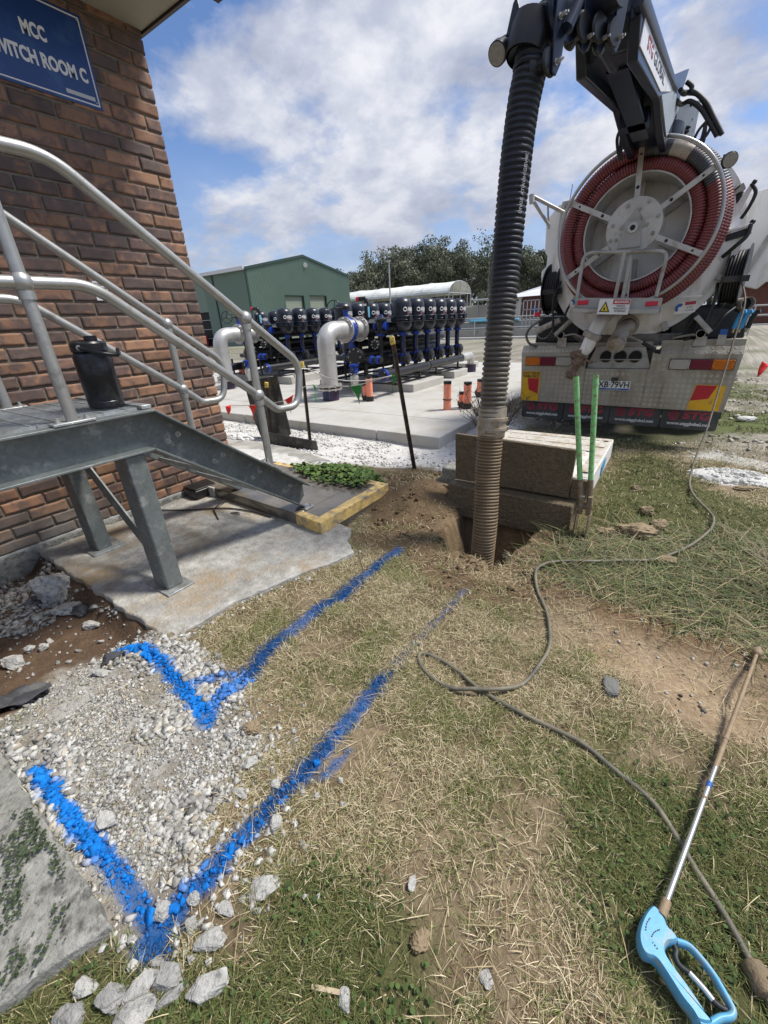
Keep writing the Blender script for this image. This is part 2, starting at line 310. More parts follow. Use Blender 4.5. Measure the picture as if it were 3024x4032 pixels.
# smooth value noise on arrays
_perm = rng.random((64, 64))
def vn(x, y, s=1.0, oct=3, seed=0):
    r = 0; a = 1.0; tot = 0
    for k in range(oct):
        X = x*s+seed*7.13+k*11.7; Y = y*s+seed*3.77+k*5.1; i = np.floor(X).astype(int); j = np.floor(Y).astype(int); fx = X-i; fy = Y-j
        fx = fx*fx*(3-2*fx); fy = fy*fy*(3-2*fy); g = lambda p, q: _perm[p & 63, q & 63]
        r = r+a*((g(i, j)*(1-fx)+g(i+1, j)*fx)*(1-fy)+(g(i, j+1)*(1-fx)+g(i+1, j+1)*fx)*fy); tot += a; a *= .5; s *= 2.03
    return r/tot
def inpoly(x, y, poly):
    c = np.zeros(np.shape(x), bool); n = len(poly)
    for i in range(n):
        (x0, y0), (x1, y1) = poly[i], poly[(i+1) % n]
        if y0 == y1: continue
        c ^= ((y0 > y) != (y1 > y)) & (x < (x1-x0)*(y-y0)/(y1-y0)+x0)
    return c
def dline(x, y, pts, closed=False):
    d = np.full(np.shape(x), 1e9); n = len(pts)
    for i in range(n if closed else n-1):
        (x0, y0), (x1, y1) = pts[i], pts[(i+1) % n]; dx, dy = x1-x0, y1-y0; L2 = dx*dx+dy*dy+1e-12
        t = np.clip(((x-x0)*dx+(y-y0)*dy)/L2, 0, 1); d = np.minimum(d, np.hypot(x-x0-t*dx, y-y0-t*dy))
    return d
def sd(x, y, poly): d = dline(x, y, poly, True); return np.where(inpoly(x, y, poly), -d, d)
def ss(a, b, x): t = np.clip((x-a)/(b-a), 0, 1); return t*t*(3-2*t)
# ================================================================ SETTING: ground, paint, gravel, grass
HOLE = [(-1.19, 2.62), (-1.13, 2.27), (-1.06, 2.18), (-.88, 2.18), (-.765, 2.14), (-.705, 2.02), (-.675, 2.20), (-.645, 2.45), (-.62, 2.66), (-.60, 2.88), (-1.27, 2.90)]
GRAVEL = [(-2.05, .0), (-2.2, .28), (-2.12, .56), (-1.83, .70), (-1.50, .66), (-1.18, .60), (-1.0, .47), (-.93, .30), (-.86, .10), (-.90, -.05), (-1.34, -.05), (-1.8, -.05)]
LINES = [([(-1.57, .04), (-1.39, .04), (-1.23, .04), (-1.1, .05), (-.99, .05), (-.91, .05), (-.81, .05), (-.78, .03)], .024, 1.0),
         ([(-.84, .04), (-.815, 0)], .015, .9),
         ([(-.81, .05), (-.82, .10), (-.81, .16), (-.81, .24), (-.81, .34), (-.80, .44), (-.79, .53), (-.79, .64), (-.79, .76), (-.79, .90), (-.79, 1.04)], .026, 1.0),
         ([(-.79, 1.04), (-.78, 1.13), (-.77, 1.24), (-.77, 1.42), (-.76, 1.59), (-.76, 1.81)], .014, .42),
         ([(-.725, .57), (-.71, .70)], .012, .8),
         ([(-2.10, .50), (-1.99, .54), (-1.87, .56), (-1.72, .56), (-1.57, .54), (-1.41, .52), (-1.32, .51), (-1.26, .49)], .030, 1.0),
         ([(-1.26, .49), (-1.31, .56), (-1.30, .63), (-1.30, .73), (-1.34, .84), (-1.35, .96), (-1.36, 1.10), (-1.36, 1.25), (-1.33, 1.42), (-1.34, 1.69), (-1.32, 1.99)], .034, .85),
         ([(-1.50, .56), (-1.43, .62), (-1.37, .69), (-1.34, .75)], .020, .75)]
BLUE = np.array((.006, .135, .44))
def paint(x, y):
    r = np.zeros(np.shape(x)); wob = .45+1.1*vn(x, y, 38, 3, 3)
    for pts, hw, k in LINES:
        d = dline(x, y, pts)/(hw*wob); r = np.maximum(r, k*(1-ss(.75, 1.45, d)))
    return r
SLABS = [[(-3.6, .67), (-1.80, .66), (-1.80, 1.9), (-1.9, 2.76), (-3.6, 2.78)], [(-6, -.012), (-.912, -.012), (-.985, -.24), (-1.5, -1.2), (-6, -1.2)], [(-9.5, 4.70), (-2.42, 4.70), (-2.30, 14), (-14, 14)], [(-1.33, 2.81), (-.42, 2.81), (-.36, 4.04), (-1.6, 4.04)]]
def height(x, y):
    n1 = vn(x, y, 1.1, 3, 1)-.5; n2 = vn(x, y, 7, 3, 2)-.5
    z = -.145*ss(3.3, 4.8, y-.10*x)+.05*n1*ss(.2, 1.5, np.hypot(x+.5, y))+.022*n2+.007*(vn(x, y, 24, 2, 6)-.5)
    z = z-.10*ss(-1.85, -2.2, x)*ss(.68, .56, y)*ss(-.3, .05, y)+.0           # dug-out soil beside the slab
    z = z+.05*ss(.10, -.04, sd(x, y, GRAVEL))*(.35+.8*vn(x, y, 3, 2, 5))-.03*ss(.05, -.05, sd(x, y, GRAVEL))
    z = z+.13*np.exp(-(((x+1.62)/.28)**2+((y-2.88)/.34)**2))+.03*np.exp(-(((x+1.2)/.25)**2+((y-2.35)/.3)**2))   # spoil heaped left of the hole
    z = z-.05*ss(.22, .02, dline(x, y, [(-.05, 1.75), (.2, 1.8), (.45, 1.72)]))
    for p in SLABS[:3]: z = np.where(sd(x, y, p) < -.06, np.minimum(z, -.03 if p is not SLABS[2] else -.2), z)
    hs = sd(x, y, HOLE)+.05*(vn(x, y, 14, 3, 8)-.5)
    t = ss(.015, -.045, hs)
    zb = -.16-.62*ss(-.02, -.22, hs)+.10*(vn(x, y, 11, 3, 4)-.5)
    return z*(1-t)+np.minimum(z, zb)*t
SOIL = [(-.15, 1.78), (-.14, 2.10), (.11, 2.17), (.34, 2.06), (.66, 1.95), (.66, 1.60), (.44, 1.44), (.3, 1.44), (.15, 1.50), (-.04, 1.59)]
BROWN = [(-1.62, 1.95), (-2.0, 2.6), (-2.2, 3.55), (-1.5, 3.9), (-.42, 3.0), (-.30, 2.45), (-.12, 2.12), (-.45, 1.86), (-.70, 1.72), (-.95, 1.72), (-1.15, 1.95)]
GREEN_R = [(-.06, 1.02), (.05, 1.10), (.21, 1.17), (.45, 1.18), (.9, 1.2), (.8, .4), (.26, .60), (.10, .68), (-.02, .82)]
GREEN_B = [(-1.1, -.3), (-.9, -.06), (-.72, .08), (-.62, .16), (-.60, .34), (-.50, .42), (-.34, .47), (-.22, .42), (-.16, .34), (-.12, .30), (-.3, 0)]
GREEN_F = [(-.40, 4.4), (-.2, 5.5), (.35, 4.5), (1.0, 3.9), (1.0, 3.0), (.45, 2.95), (.1, 3.1), (-.13, 3.05), (-.38, 2.9), (-.36, 3.5)]
def masks(x, y):
    wb = .12*(vn(x, y, 5, 3, 11)-.5); wb2 = .05*(vn(x, y, 22, 3, 12)-.5)
    g = {}
    g['gravel'] = ss(.07, -.06, sd(x, y, GRAVEL)+wb*1.5+wb2*2)
    g['soil'] = ss(.06, -.05, sd(x, y, SOIL)+wb+wb2); g['brown'] = ss(.10, -.05, sd(x, y, BROWN)+wb+wb2)
    g['dirt'] = ss(-1.83, -1.95, x+wb)*ss(.74, .64, y)*(1-g['gravel'])
    g['green'] = np.clip(ss(.10, -.10, sd(x, y, GREEN_R)+wb*1.5)+ss(.08, -.08, sd(x, y, GREEN_B)+wb*1.5)+ss(.22, -.15, sd(x, y, GREEN_F)+3*wb), 0, 1)
    lime = np.maximum(ss(.25, -.05, sd(x, y, [(-8, 2.9), (-3.4, 3.0), (-3.0, 3.45), (-2.3, 3.70), (-1.75, 4.0), (-1.75, 4.9), (-2.4, 4.8), (-8, 4.8)])+2*wb), ss(.22, -.05, sd(x, y, [(-2.5, 4.5), (-1.95, 4.6), (-1.85, 6.2), (-2.4, 7.0)])+2*wb))
    lime = np.maximum(lime, .9*ss(.10, -.05, sd(x, y, [(.42, 4.80), (.62, 4.72), (.95, 4.85), (1.05, 5.05), (.75, 5.2), (.45, 5.05)])+wb))
    g['lime'] = np.maximum(lime, .7*ss(.15, -.05, sd(x, y, [(.35, 5.6), (.9, 5.4), (1.0, 5.7), (.5, 5.9)])+3*wb))
    g['far'] = ss(4.6, 6.4, y+.35*x+2.2*(vn(x, y, .9, 3, 14)-.5))
    hs = sd(x, y, HOLE); g['hole'] = ss(.03, -.03, hs); g['rim'] = ss(.14, .0, hs)
    return g
def lerp(a, b, t): return a+(b-a)*t[..., None]
def ground_colour(x, y):
    g = masks(x, y); n = vn(x, y, 16, 4, 21); n2 = vn(x, y, 2.2, 3, 22); n3 = vn(x, y, 60, 2, 23)
    c = lerp(np.array((.085, .066, .038)), np.array((.23, .18, .105)), n); c = lerp(c, np.array((.26, .20, .13)), .75*ss(.54, .66, vn(x, y, 3.4, 4, 24))); c = lerp(c, np.array((.09, .066, .037)), .5*ss(.50, .68, n2))  # base soil darkened to stand for shade between the blades
    c = lerp(c, np.array((.075, .082, .028)), .85*g['green'])
    soil = lerp(np.array((.21, .145, .085)), np.array((.36, .275, .18)), np.clip(.25+.8*n*ss(.15, .8, 1-np.abs(y-1.68)*2), 0, 1)); soil = lerp(soil, np.array((.17, .105, .058)), ss(1.85, 2.02, y))
    c = lerp(c, soil, g['soil'])
    br = lerp(np.array((.085, .056, .034)), np.array((.18, .122, .07)), n); c = lerp(c, br, .92*g['brown'])
    gr = lerp(np.array((.24, .225, .195)), np.array((.47, .455, .42)), n*.6+n3*.5); gr = lerp(gr, np.array((.19, .155, .115)), .6*ss(.52, .66, vn(x, y, 7, 3, 25))); c = lerp(c, gr, g['gravel'])
    di = lerp(np.array((.070, .045, .030)), np.array((.150, .098, .062)), n); c = lerp(c, di, g['dirt'])
    fa = lerp(np.array((.15, .135, .105)), np.array((.37, .345, .29)), ss(.25, .75, n2*.5+n*.3+n3*.2)); fa = lerp(fa, np.array((.10, .125, .045))*1.0, ss(.50, .60, vn(x, y, .8, 5, 31))*(1-ss(8, 14, y)*.6)); c = lerp(c, fa, g['far'])
    li = lerp(np.array((.42, .41, .385)), np.array((.74, .73, .70)), n*.6+n3*.4); c = lerp(c, li, g['lime']*ss(.22, .5, n+.4*g['lime']))
    under_shade = ss(.2, -.5, sd(x, y, [(-1.9, 5.9), (.6, 5.9), (.6, 13), (-1.9, 13)])); c = lerp(c, np.array((.10, .085, .06)), .6*under_shade)  # truck's shade painted into the soil colour beneath it
    ho = lerp(np.array((.13, .095, .058)), np.array((.27, .195, .115)), n); c = lerp(c, ho, np.maximum(g['hole'], .75*g['rim']*(n > .42)))
    p = paint(x, y)*(.55+.45*n3); return lerp(c, BLUE*.75, p)
def axis(lo, hi, step, far, k=1.2):
    a = list(np.arange(lo, hi+1e-6, step)); s = step; p = hi
    while p < far: s *= 1.022 if p < hi+9 else k; p += s; a.append(p)
    s = step; p = lo; b = []
    while p > -far: s *= 1.03 if p > lo-5 else k; p -= s; b.append(p)
    return np.array(b[::-1]+a)
gx = axis(-2.6, 1.1, .018, 900); gy = axis(-.4, 4.0, .018, 900)
GXX, GYY = np.meshgrid(gx, gy); nx, ny = len(gx), len(gy); hz = height(GXX.ravel(), GYY.ravel())
ii = np.arange(nx*ny).reshape(ny, nx); fq = np.stack([ii[:-1, :-1], ii[:-1, 1:], ii[1:, 1:], ii[1:, :-1]], -1).reshape(-1, 4)
def fast_mesh(name, v, quads, m, col=None, smooth=True):
    me = bpy.data.meshes.new(name); k = quads.shape[1]
    me.vertices.add(len(v)); me.vertices.foreach_set('co', np.asarray(v, np.float32).ravel())
    me.loops.add(quads.size); me.loops.foreach_set('vertex_index', quads.astype(np.int32).ravel())
    me.polygons.add(len(quads)); me.polygons.foreach_set('loop_start', np.arange(0, quads.size, k, dtype=np.int32)); me.polygons.foreach_set('loop_total', np.full(len(quads), k, np.int32))
    me.update(calc_edges=True)
    if col is not None:
        a = me.color_attributes.new('Col', 'FLOAT_COLOR', 'POINT'); a.data.foreach_set('color', np.c_[col, np.ones(len(col))].astype(np.float32).ravel())
    if smooth: me.polygons.foreach_set('use_smooth', np.ones(len(quads), bool))
    me.materials.append(MT[m]); o = bpy.data.objects.new(name, me); COL.objects.link(o); return o
mm('soil', (.2, .15, .1), .92, vcol=True, var=.22, scale=45, bump=1.0, bscale=75, spec=.2)
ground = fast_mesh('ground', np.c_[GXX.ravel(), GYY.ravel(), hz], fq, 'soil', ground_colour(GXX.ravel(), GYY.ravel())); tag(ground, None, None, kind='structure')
# ---- loose stones: gravel bed, rubble of the dug-out soil, white lime stones
def ico(sub):
    import bmesh
    bm = bmesh.new(); bmesh.ops.create_icosphere(bm, subdivisions=sub, radius=1); v = np.array([q.co[:] for q in bm.verts]); f = np.array([[q.index for q in p.verts] for p in bm.faces]); bm.free(); return v, f
CV = np.array([(x, y, z) for x in (-1, 1) for y in (-1, 1) for z in (-1, 1)])*.72; CF = np.array([t for q in ((0, 1, 3, 2), (4, 6, 7, 5), (0, 4, 5, 1), (2, 3, 7, 6), (0, 2, 6, 4), (1, 5, 7, 3)) for t in ((q[0], q[1], q[2]), (q[0], q[2], q[3]))])
IV, IF = ico(1); IV2, IF2 = ico(3); IV3, IF3 = ico(2)
def stones(name, P, S, C, m='stone', flat=.7):
    n = len(P); base, F = CV, CF
    j = base[None]*(1+.6*(rng.random((n, len(base), 1))-.5))+.75*(rng.random((n, len(base), 3))-.5); sc = S[:, None]*(.65+.6*rng.random((n, 3))); sc[:, 2] *= flat
    j = j*sc[:, None]; a = rng.random(n)*6.28; ca, sa = np.cos(a)[:, None], np.sin(a)[:, None]
    tl = (rng.random(n)-.5)[:, None]*1.5; y2 = j[..., 1]*np.cos(tl)-j[..., 2]*np.sin(tl); z2 = j[..., 1]*np.sin(tl)+j[..., 2]*np.cos(tl)
    j = j+0
    v = np.stack([j[..., 0]*ca-y2*sa, j[..., 0]*sa+y2*ca, z2], -1)+P[:, None]
    f = (F[None]+(np.arange(n)*len(base))[:, None, None]).reshape(-1, 3)
    return fast_mesh(name, v.reshape(-1, 3), f, m, np.repeat(C, len(base), 0), smooth=False)
def scatter(n, x0, x1, y0, y1, fn):
    x = rng.uniform(x0, x1, n); y = rng.uniform(y0, y1, n); k = rng.random(n) < fn(x, y); return x[k], y[k]
def off_slab(x, y, pad=0.0):
    r = np.ones(np.shape(x), bool)
    for p in SLABS: r &= sd(x, y, p) > pad
    return r
x, y = scatter(60000, -2.2, -.8, -.05, .75, lambda x, y: masks(x, y)['gravel']*off_slab(x, y, .004)*(.12+.88*ss(.40, .60, vn(x, y, 5, 3, 41))))
s = .0018+.0105*rng.random(len(x))**3.2*(.5+1.0*ss(.40, .62, vn(x, y, 5, 2, 45))); t = rng.random(len(x))[:, None]
c = np.array((.25, .24, .22))*(1-t)+np.array((.60, .595, .56))*t; c = np.where(rng.random((len(x), 1)) < .14, c*np.array((1, .92, .80)), c); c[rng.random(len(x)) < .12] *= .55; c = c*(1-paint(x, y)[:, None])+(BLUE*(1.1+.5*t))*paint(x, y)[:, None]
k = 900; j = rng.integers(0, 8, k); q = np.array([(-.81, .05), (-.82, .16), (-.81, .30), (-.80, .44), (-.98, .58), (-1.0, .45), (-1.15, .52), (-.9, .22)])[j]; xa = q[:, 0]+.015+rng.normal(size=k)*.075; ya = q[:, 1]+rng.normal(size=k)*.07; o_ = off_slab(xa, ya, .01); xa, ya = xa[o_], ya[o_]; e_ = rng.random(260); xe = np.interp(e_, [0, .3, .55, .85, 1], [-1.80, -1.78, -1.69, -1.57, -1.56])+rng.normal(size=260)*.03; ye = np.interp(e_, [0, .3, .55, .85, 1], [.66, 1.0, 1.35, 1.7, 1.88])+rng.normal(size=260)*.03; xa = np.r_[xa, xe]; ya = np.r_[ya, ye]; sa = .0025+.010*rng.random(len(xa))**2.4; ca = np.array((.58, .575, .54))*(.6+.5*rng.random((len(xa), 1))); pa = paint(xa, ya)[:, None]; ca = ca*(1-pa)+BLUE*1.2*pa; x = np.r_[x, xa]; y = np.r_[y, ya]; s = np.r_[s, sa]; c = np.r_[c, ca]
x2, y2 = scatter(9000, -3.5, -1.8, -.1, .66, lambda x, y: (masks(x, y)['dirt'] > .3)*(.05+.95*ss(.52, .68, vn(x, y, 2.6, 3, 43)))*off_slab(x, y, .01)); s2 = .003+.017*rng.random(len(x2))**3.5
c2 = np.array((.36, .355, .33))*(.5+.8*rng.random((len(x2), 1)))
P = np.r_[np.c_[x, y, height(x, y)+s*.30], np.c_[x2, y2, height(x2, y2)+s2*.3]]
tag(stones('gravel', P, np.r_[s, s2], np.r_[c, c2]), 'loose grey gravel and broken concrete chips beside the slabs', 'gravel', kind='stuff')
x, y = scatter(9000, -2.2, 1.2, 1.6, 3.9, lambda x, y: off_slab(x, y, .01)*(masks(x, y)['hole'] < .05)*(masks(x, y)['brown']*.85*ss(.40, .58, vn(x, y, 5, 3, 48))+.25*masks(x, y)['rim'])); s = .003+.015*rng.random(len(x))**4; c = lerp(np.array((.085, .057, .035)), np.array((.22, .155, .09)), rng.random(len(x)))
tag(stones('soil_clods', np.c_[x, y, height(x, y)+s*.4], s, c), 'crumbled brown soil clods spilled round the dug hole', 'soil', kind='stuff')
x, y = scatter(9000, -2.4, 3.5, 4.2, 13, lambda x, y: masks(x, y)['far']*off_slab(x, y, .02)*.6*ss(.4, .6, vn(x, y, 1.5, 3, 47))); s = .006+.03*rng.random(len(x))**4
tag(stones('track_gravel', np.c_[x, y, height(x, y)+s*.4], s, np.array((.40, .38, .33))*(.5+.9*rng.random((len(x), 1)))), 'loose grey stones on the track around the truck', 'gravel', kind='stuff')
x, y = scatter(7000, -1.7, 1.2, -.2, 3.5, lambda x, y: off_slab(x, y, .01)*(masks(x, y)['hole'] < .1)*(.05+.5*masks(x, y)['soil']+.12*masks(x, y)['brown'])); s = .002+.0075*rng.random(len(x))**3
c = np.where(rng.random((len(x), 1)) < .5, np.array((.42, .40, .35)), np.array((.13, .115, .095)))*(.6+.7*rng.random((len(x), 1))); p = paint(x, y)[:, None]; c = c*(1-p)+BLUE*1.2*p
tag(stones('pebbles', np.c_[x, y, height(x, y)+s*.5], s, c), 'small pebbles scattered over the soil and dry grass', 'pebbles', kind='stuff')
x, y = scatter(60000, -8, 1.3, 3.5, 7.0, lambda x, y: masks(x, y)['lime']*off_slab(x, y, .02)*(.08+.92*ss(.42, .62, vn(x, y, 4, 3, 46)))); s = .003+.017*rng.random(len(x))**4
tag(stones('lime_stones', np.c_[x, y, height(x, y)+s*.3], s, np.array((.64, .63, .60))*(.55+.6*rng.random((len(x), 1)))), 'white crushed lime stone strewn round the concrete pad', 'crushed stone', kind='stuff')
# ---- grass blades: dry straw and green, sprayed blue where the paint lines cross
def blades(name, x, y, L, wd, lean, c0, c1, label, dz=0.0):
    n = len(x); a = rng.random(n)*2*np.pi; d = np.c_[np.cos(a), np.sin(a)]; pr = np.c_[-d[:, 1], d[:, 0]]; z = height(x, y)+dz
    b = np.c_[x, y, z-.004]; k1 = .5; out = []
    for t, wf, bend in ((0, 1, 0), (.5, .8, .35), (1, .12, 1)):
        hor = L*t*np.sin(lean)*(1+.25*bend*t); ver = L*t*np.cos(lean)*(1-.35*bend*t)
        cpt = b+np.c_[d*hor[:, None], ver]; o = np.c_[pr*(wd*wf*.5)[:, None], np.zeros(n)]; o[:, 2] = (rng.random(n)-.5)*wd*.6*wf
        out += [cpt-o, cpt+o]
    v = np.stack(out, 1).reshape(-1, 3); i = np.arange(n)[:, None]*6
    q = np.concatenate([i+np.array([[0, 1, 3, 2]]), i+np.array([[2, 3, 5, 4]])], 1).reshape(-1, 4)
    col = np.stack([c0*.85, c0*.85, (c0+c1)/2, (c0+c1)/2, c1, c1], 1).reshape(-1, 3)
    return tag(fast_mesh(name, v, q, 'grass', col, smooth=False), label, 'grass', kind='stuff')
def grass_set(name, n, x0, x1, y0, y1, Ls, ws, label, far=False, prob=None):
    def pr(x, y):
        g = masks(x, y); d = (1-.93*g['gravel'])*(1-.93*g['soil'])*(1-.78*g['brown'])*(1-g['dirt'])*(1-g['hole'])*(1-.9*g['lime'])*(1-.85*g['far'])
        d = d*(.16+.84*ss(.34, .52, vn(x, y, 10, 3, 51)))*(1-.72*ss(.56, .66, vn(x, y, 3.4, 4, 24))*(1-g['green']))*off_slab(x, y, -.015+.06*(vn(x, y, 12, 2, 52)-.45)); return d if prob is None else d*prob(x, y)
    x, y = scatter(n, x0, x1, y0, y1, pr); n = len(x); g = masks(x, y)['green']
    gre = rng.random(n) < np.clip(.20+.42*ss(.46, .60, vn(x, y, 4, 3, 53))+.66*g, 0, .90); t = rng.random((n, 1)); t2 = rng.random((n, 1))
    straw = np.array((.30, .235, .13))*(1-t)+np.array((.72, .63, .43))*t; green = np.array((.060, .080, .022))*(1-t)+np.array((.27, .285, .105))*t; green = np.where(g[:, None] > .5, green*.78, green)
    dead = np.array((.13, .085, .045))*(1-t)+np.array((.29, .20, .11))*t; straw = np.where(rng.random((n, 1)) < .28, dead, straw)
    c = np.where(gre[:, None], green, straw); p = paint(x, y); p = np.where(rng.random(n) < p*1.18, 1.0, .12*p); c = c*(1-.985*p[:, None])+.985*p[:, None]*np.array((.004, .105, .36))*(.25+.85*t2)
    L = Ls[0]+(Ls[1]-Ls[0])*rng.random(n)**1.6; lean = np.where(gre, .25+.95*rng.random(n), .55+.95*rng.random(n)); L = L*np.where(p > .4, .8, 1)
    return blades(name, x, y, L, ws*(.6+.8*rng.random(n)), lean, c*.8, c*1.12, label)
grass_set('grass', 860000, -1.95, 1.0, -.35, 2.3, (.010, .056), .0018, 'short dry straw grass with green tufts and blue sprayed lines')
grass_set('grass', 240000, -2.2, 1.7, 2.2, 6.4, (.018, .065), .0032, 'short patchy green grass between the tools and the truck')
def fp(x, y):
    g = masks(x, y); k = ss(.47, .58, vn(x, y, .8, 5, 31))*(1-ss(9, 13, y)); u = sd(x, y, [(-1.75, 6.1), (.45, 6.1), (.45, 13), (-1.75, 13)]) > 0
    return (.10+.90*k)*ss(.36, .54, vn(x, y, 4, 3, 56))*(1-g['lime'])*off_slab(x, y, .05)*u
x, y = scatter(150000, -2.2, 4.5, 4.6, 12, fp); t = rng.random((len(x), 1)); gr_ = rng.random((len(x), 1)) < .72
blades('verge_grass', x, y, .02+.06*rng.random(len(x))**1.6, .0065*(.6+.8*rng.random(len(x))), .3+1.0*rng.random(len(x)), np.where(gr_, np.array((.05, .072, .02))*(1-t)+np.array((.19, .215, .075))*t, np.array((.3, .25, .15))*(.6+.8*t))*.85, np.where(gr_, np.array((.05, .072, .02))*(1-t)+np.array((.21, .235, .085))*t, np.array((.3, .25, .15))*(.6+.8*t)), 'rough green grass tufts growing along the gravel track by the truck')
x, y = scatter(3600, -1.7, .9, -.2, 2.2, lambda x, y: (masks(x, y)['gravel'] < .4)*off_slab(x, y, .03)*(masks(x, y)['hole'] < .1)*(1-.72*masks(x, y)['green'])); t = rng.random((len(x), 1))
c = np.array((.42, .33, .18))*(1-t)+np.array((.68, .58, .38))*t; p = (paint(x, y) > .5)[:, None]; c = np.where(p, BLUE*.4, c); dl = np.where(paint(x, y) > .2, .35, 1)
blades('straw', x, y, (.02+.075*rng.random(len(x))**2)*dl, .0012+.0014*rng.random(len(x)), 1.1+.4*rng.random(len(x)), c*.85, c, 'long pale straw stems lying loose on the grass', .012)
def pl(x, y): return ss(.22, -.10, sd(x, y, [(-.34, 2.22), (-.36, 2.70), (-.15, 2.85), (.03, 3.05), (.9, 3.2), (.95, 2.2), (.5, 2.12), (0, 2.2)])+.2*(vn(x, y, 5, 2, 61)-.5))
x, y = scatter(11000, -.7, 1.1, 2.0, 3.6, lambda x, y: pl(x, y)*off_slab(x, y, .02)); t = rng.random((len(x), 1)); q = rng.random((len(x), 1))
c = np.where(q < .45, np.array((.11, .145, .05))*(.5+t), np.where(q < .75, np.array((.34, .28, .16))*(.5+.8*t), np.array((.16, .17, .10))*(.5+t)))
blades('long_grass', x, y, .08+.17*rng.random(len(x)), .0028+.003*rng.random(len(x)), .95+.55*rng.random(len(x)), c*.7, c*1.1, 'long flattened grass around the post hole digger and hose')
# ---- broad clover-like leaves low in the green patches
def leaves(name, x, y, z, s, c, label, cat='weeds', tilt=.9):
    n = len(x); a = rng.random(n)*6.28; tx = (rng.random(n)-.5)*tilt; ty = (rng.random(n)-.5)*tilt
    u = np.c_[np.cos(a), np.sin(a), tx]; w_ = np.c_[-np.sin(a), np.cos(a), ty]; P = np.c_[x, y, z]
    k = [(0, -1), (.75, -.45), (.95, .35), (.35, .95), (-.35, .95), (-.95, .35), (-.75, -.45)]
    v = np.stack([P+s[:, None]*(p*u+q*w_)+np.c_[np.zeros((n, 2)), (-.25*s*(abs(p)))] for p, q in k], 1).reshape(-1, 3)
    i = np.arange(n)[:, None]*7; q = np.concatenate([i+np.array([[0, 1, 2]]), i+np.array([[0, 2, 3]]), i+np.array([[0, 3, 4]]), i+np.array([[0, 4, 5]]), i+np.array([[0, 5, 6]])], 1).reshape(-1, 3)
    return tag(fast_mesh(name, v, q, 'grass', np.repeat(c, 7, 0), smooth=False), label, cat, kind='stuff')
x, y = scatter(24000, -1.2, 1.0, -.35, 1.3, lambda x, y: (ss(.06, -.06, sd(x, y, GREEN_R)+.1*(vn(x, y, 6, 2, 71)-.5))+ss(.06, -.06, sd(x, y, GREEN_B)+.1*(vn(x, y, 6, 2, 71)-.5)))*.85*ss(.34, .52, vn(x, y, 8, 3, 72))*off_slab(x, y, .0))
t = rng.random((len(x), 1)); leaves('clover', x, y, height(x, y)+.004+.016*rng.random(len(x)), .0025+.0042*rng.random(len(x)), np.array((.026, .046, .012))*(1-t)+np.array((.09, .135, .04))*t, 'low green clover growing through the foreground grass')
x, y = scatter(9000, -1.9, -.95, -.30, -.02, lambda x, y: .9*ss(.12, .0, dline(x, y, [(-1.35, -.04), (-1.15, -.10), (-1.05, -.16), (-1.05, -.22)]))*ss(.40, .55, vn(x, y, 16, 2, 73)))
t = rng.random((len(x), 1)); leaves('creeping_weed', x, y, .062+.012*rng.random(len(x)), .0016+.0036*rng.random(len(x)), np.array((.030, .045, .024))*(1-t)+np.array((.075, .100, .050))*t, 'dark green weed creeping over the nearest concrete slab')
x, y = scatter(5200, -3.4, -2.0, 2.4, 3.6, lambda x, y: ss(.10, -.08, sd(x, y, [(-3.05, 2.83), (-2.72, 2.60), (-2.40, 2.50), (-2.12, 2.56), (-2.08, 2.85), (-2.32, 3.12), (-2.66, 3.22), (-3.02, 3.10)])+.14*(vn(x, y, 7, 2, 75)-.5)))
t = rng.random((len(x), 1)); e = ss(0, -.28, sd(x, y, [(-3.05, 2.83), (-2.72, 2.60), (-2.40, 2.50), (-2.12, 2.56), (-2.08, 2.85), (-2.32, 3.12), (-2.66, 3.22), (-3.02, 3.10)]))
leaves('mallow_weed', x, y, np.maximum(height(x, y), np.where(y < 2.76, .12, -.02))+.02+(.03+.09*e)*rng.random(len(x)), .010+.017*rng.random(len(x)), np.array((.035, .070, .016))*(1-t)+np.array((.13, .205, .055))*t, 'bright green leafy weed spilling over the landing step beside the stairs', tilt=1.1)
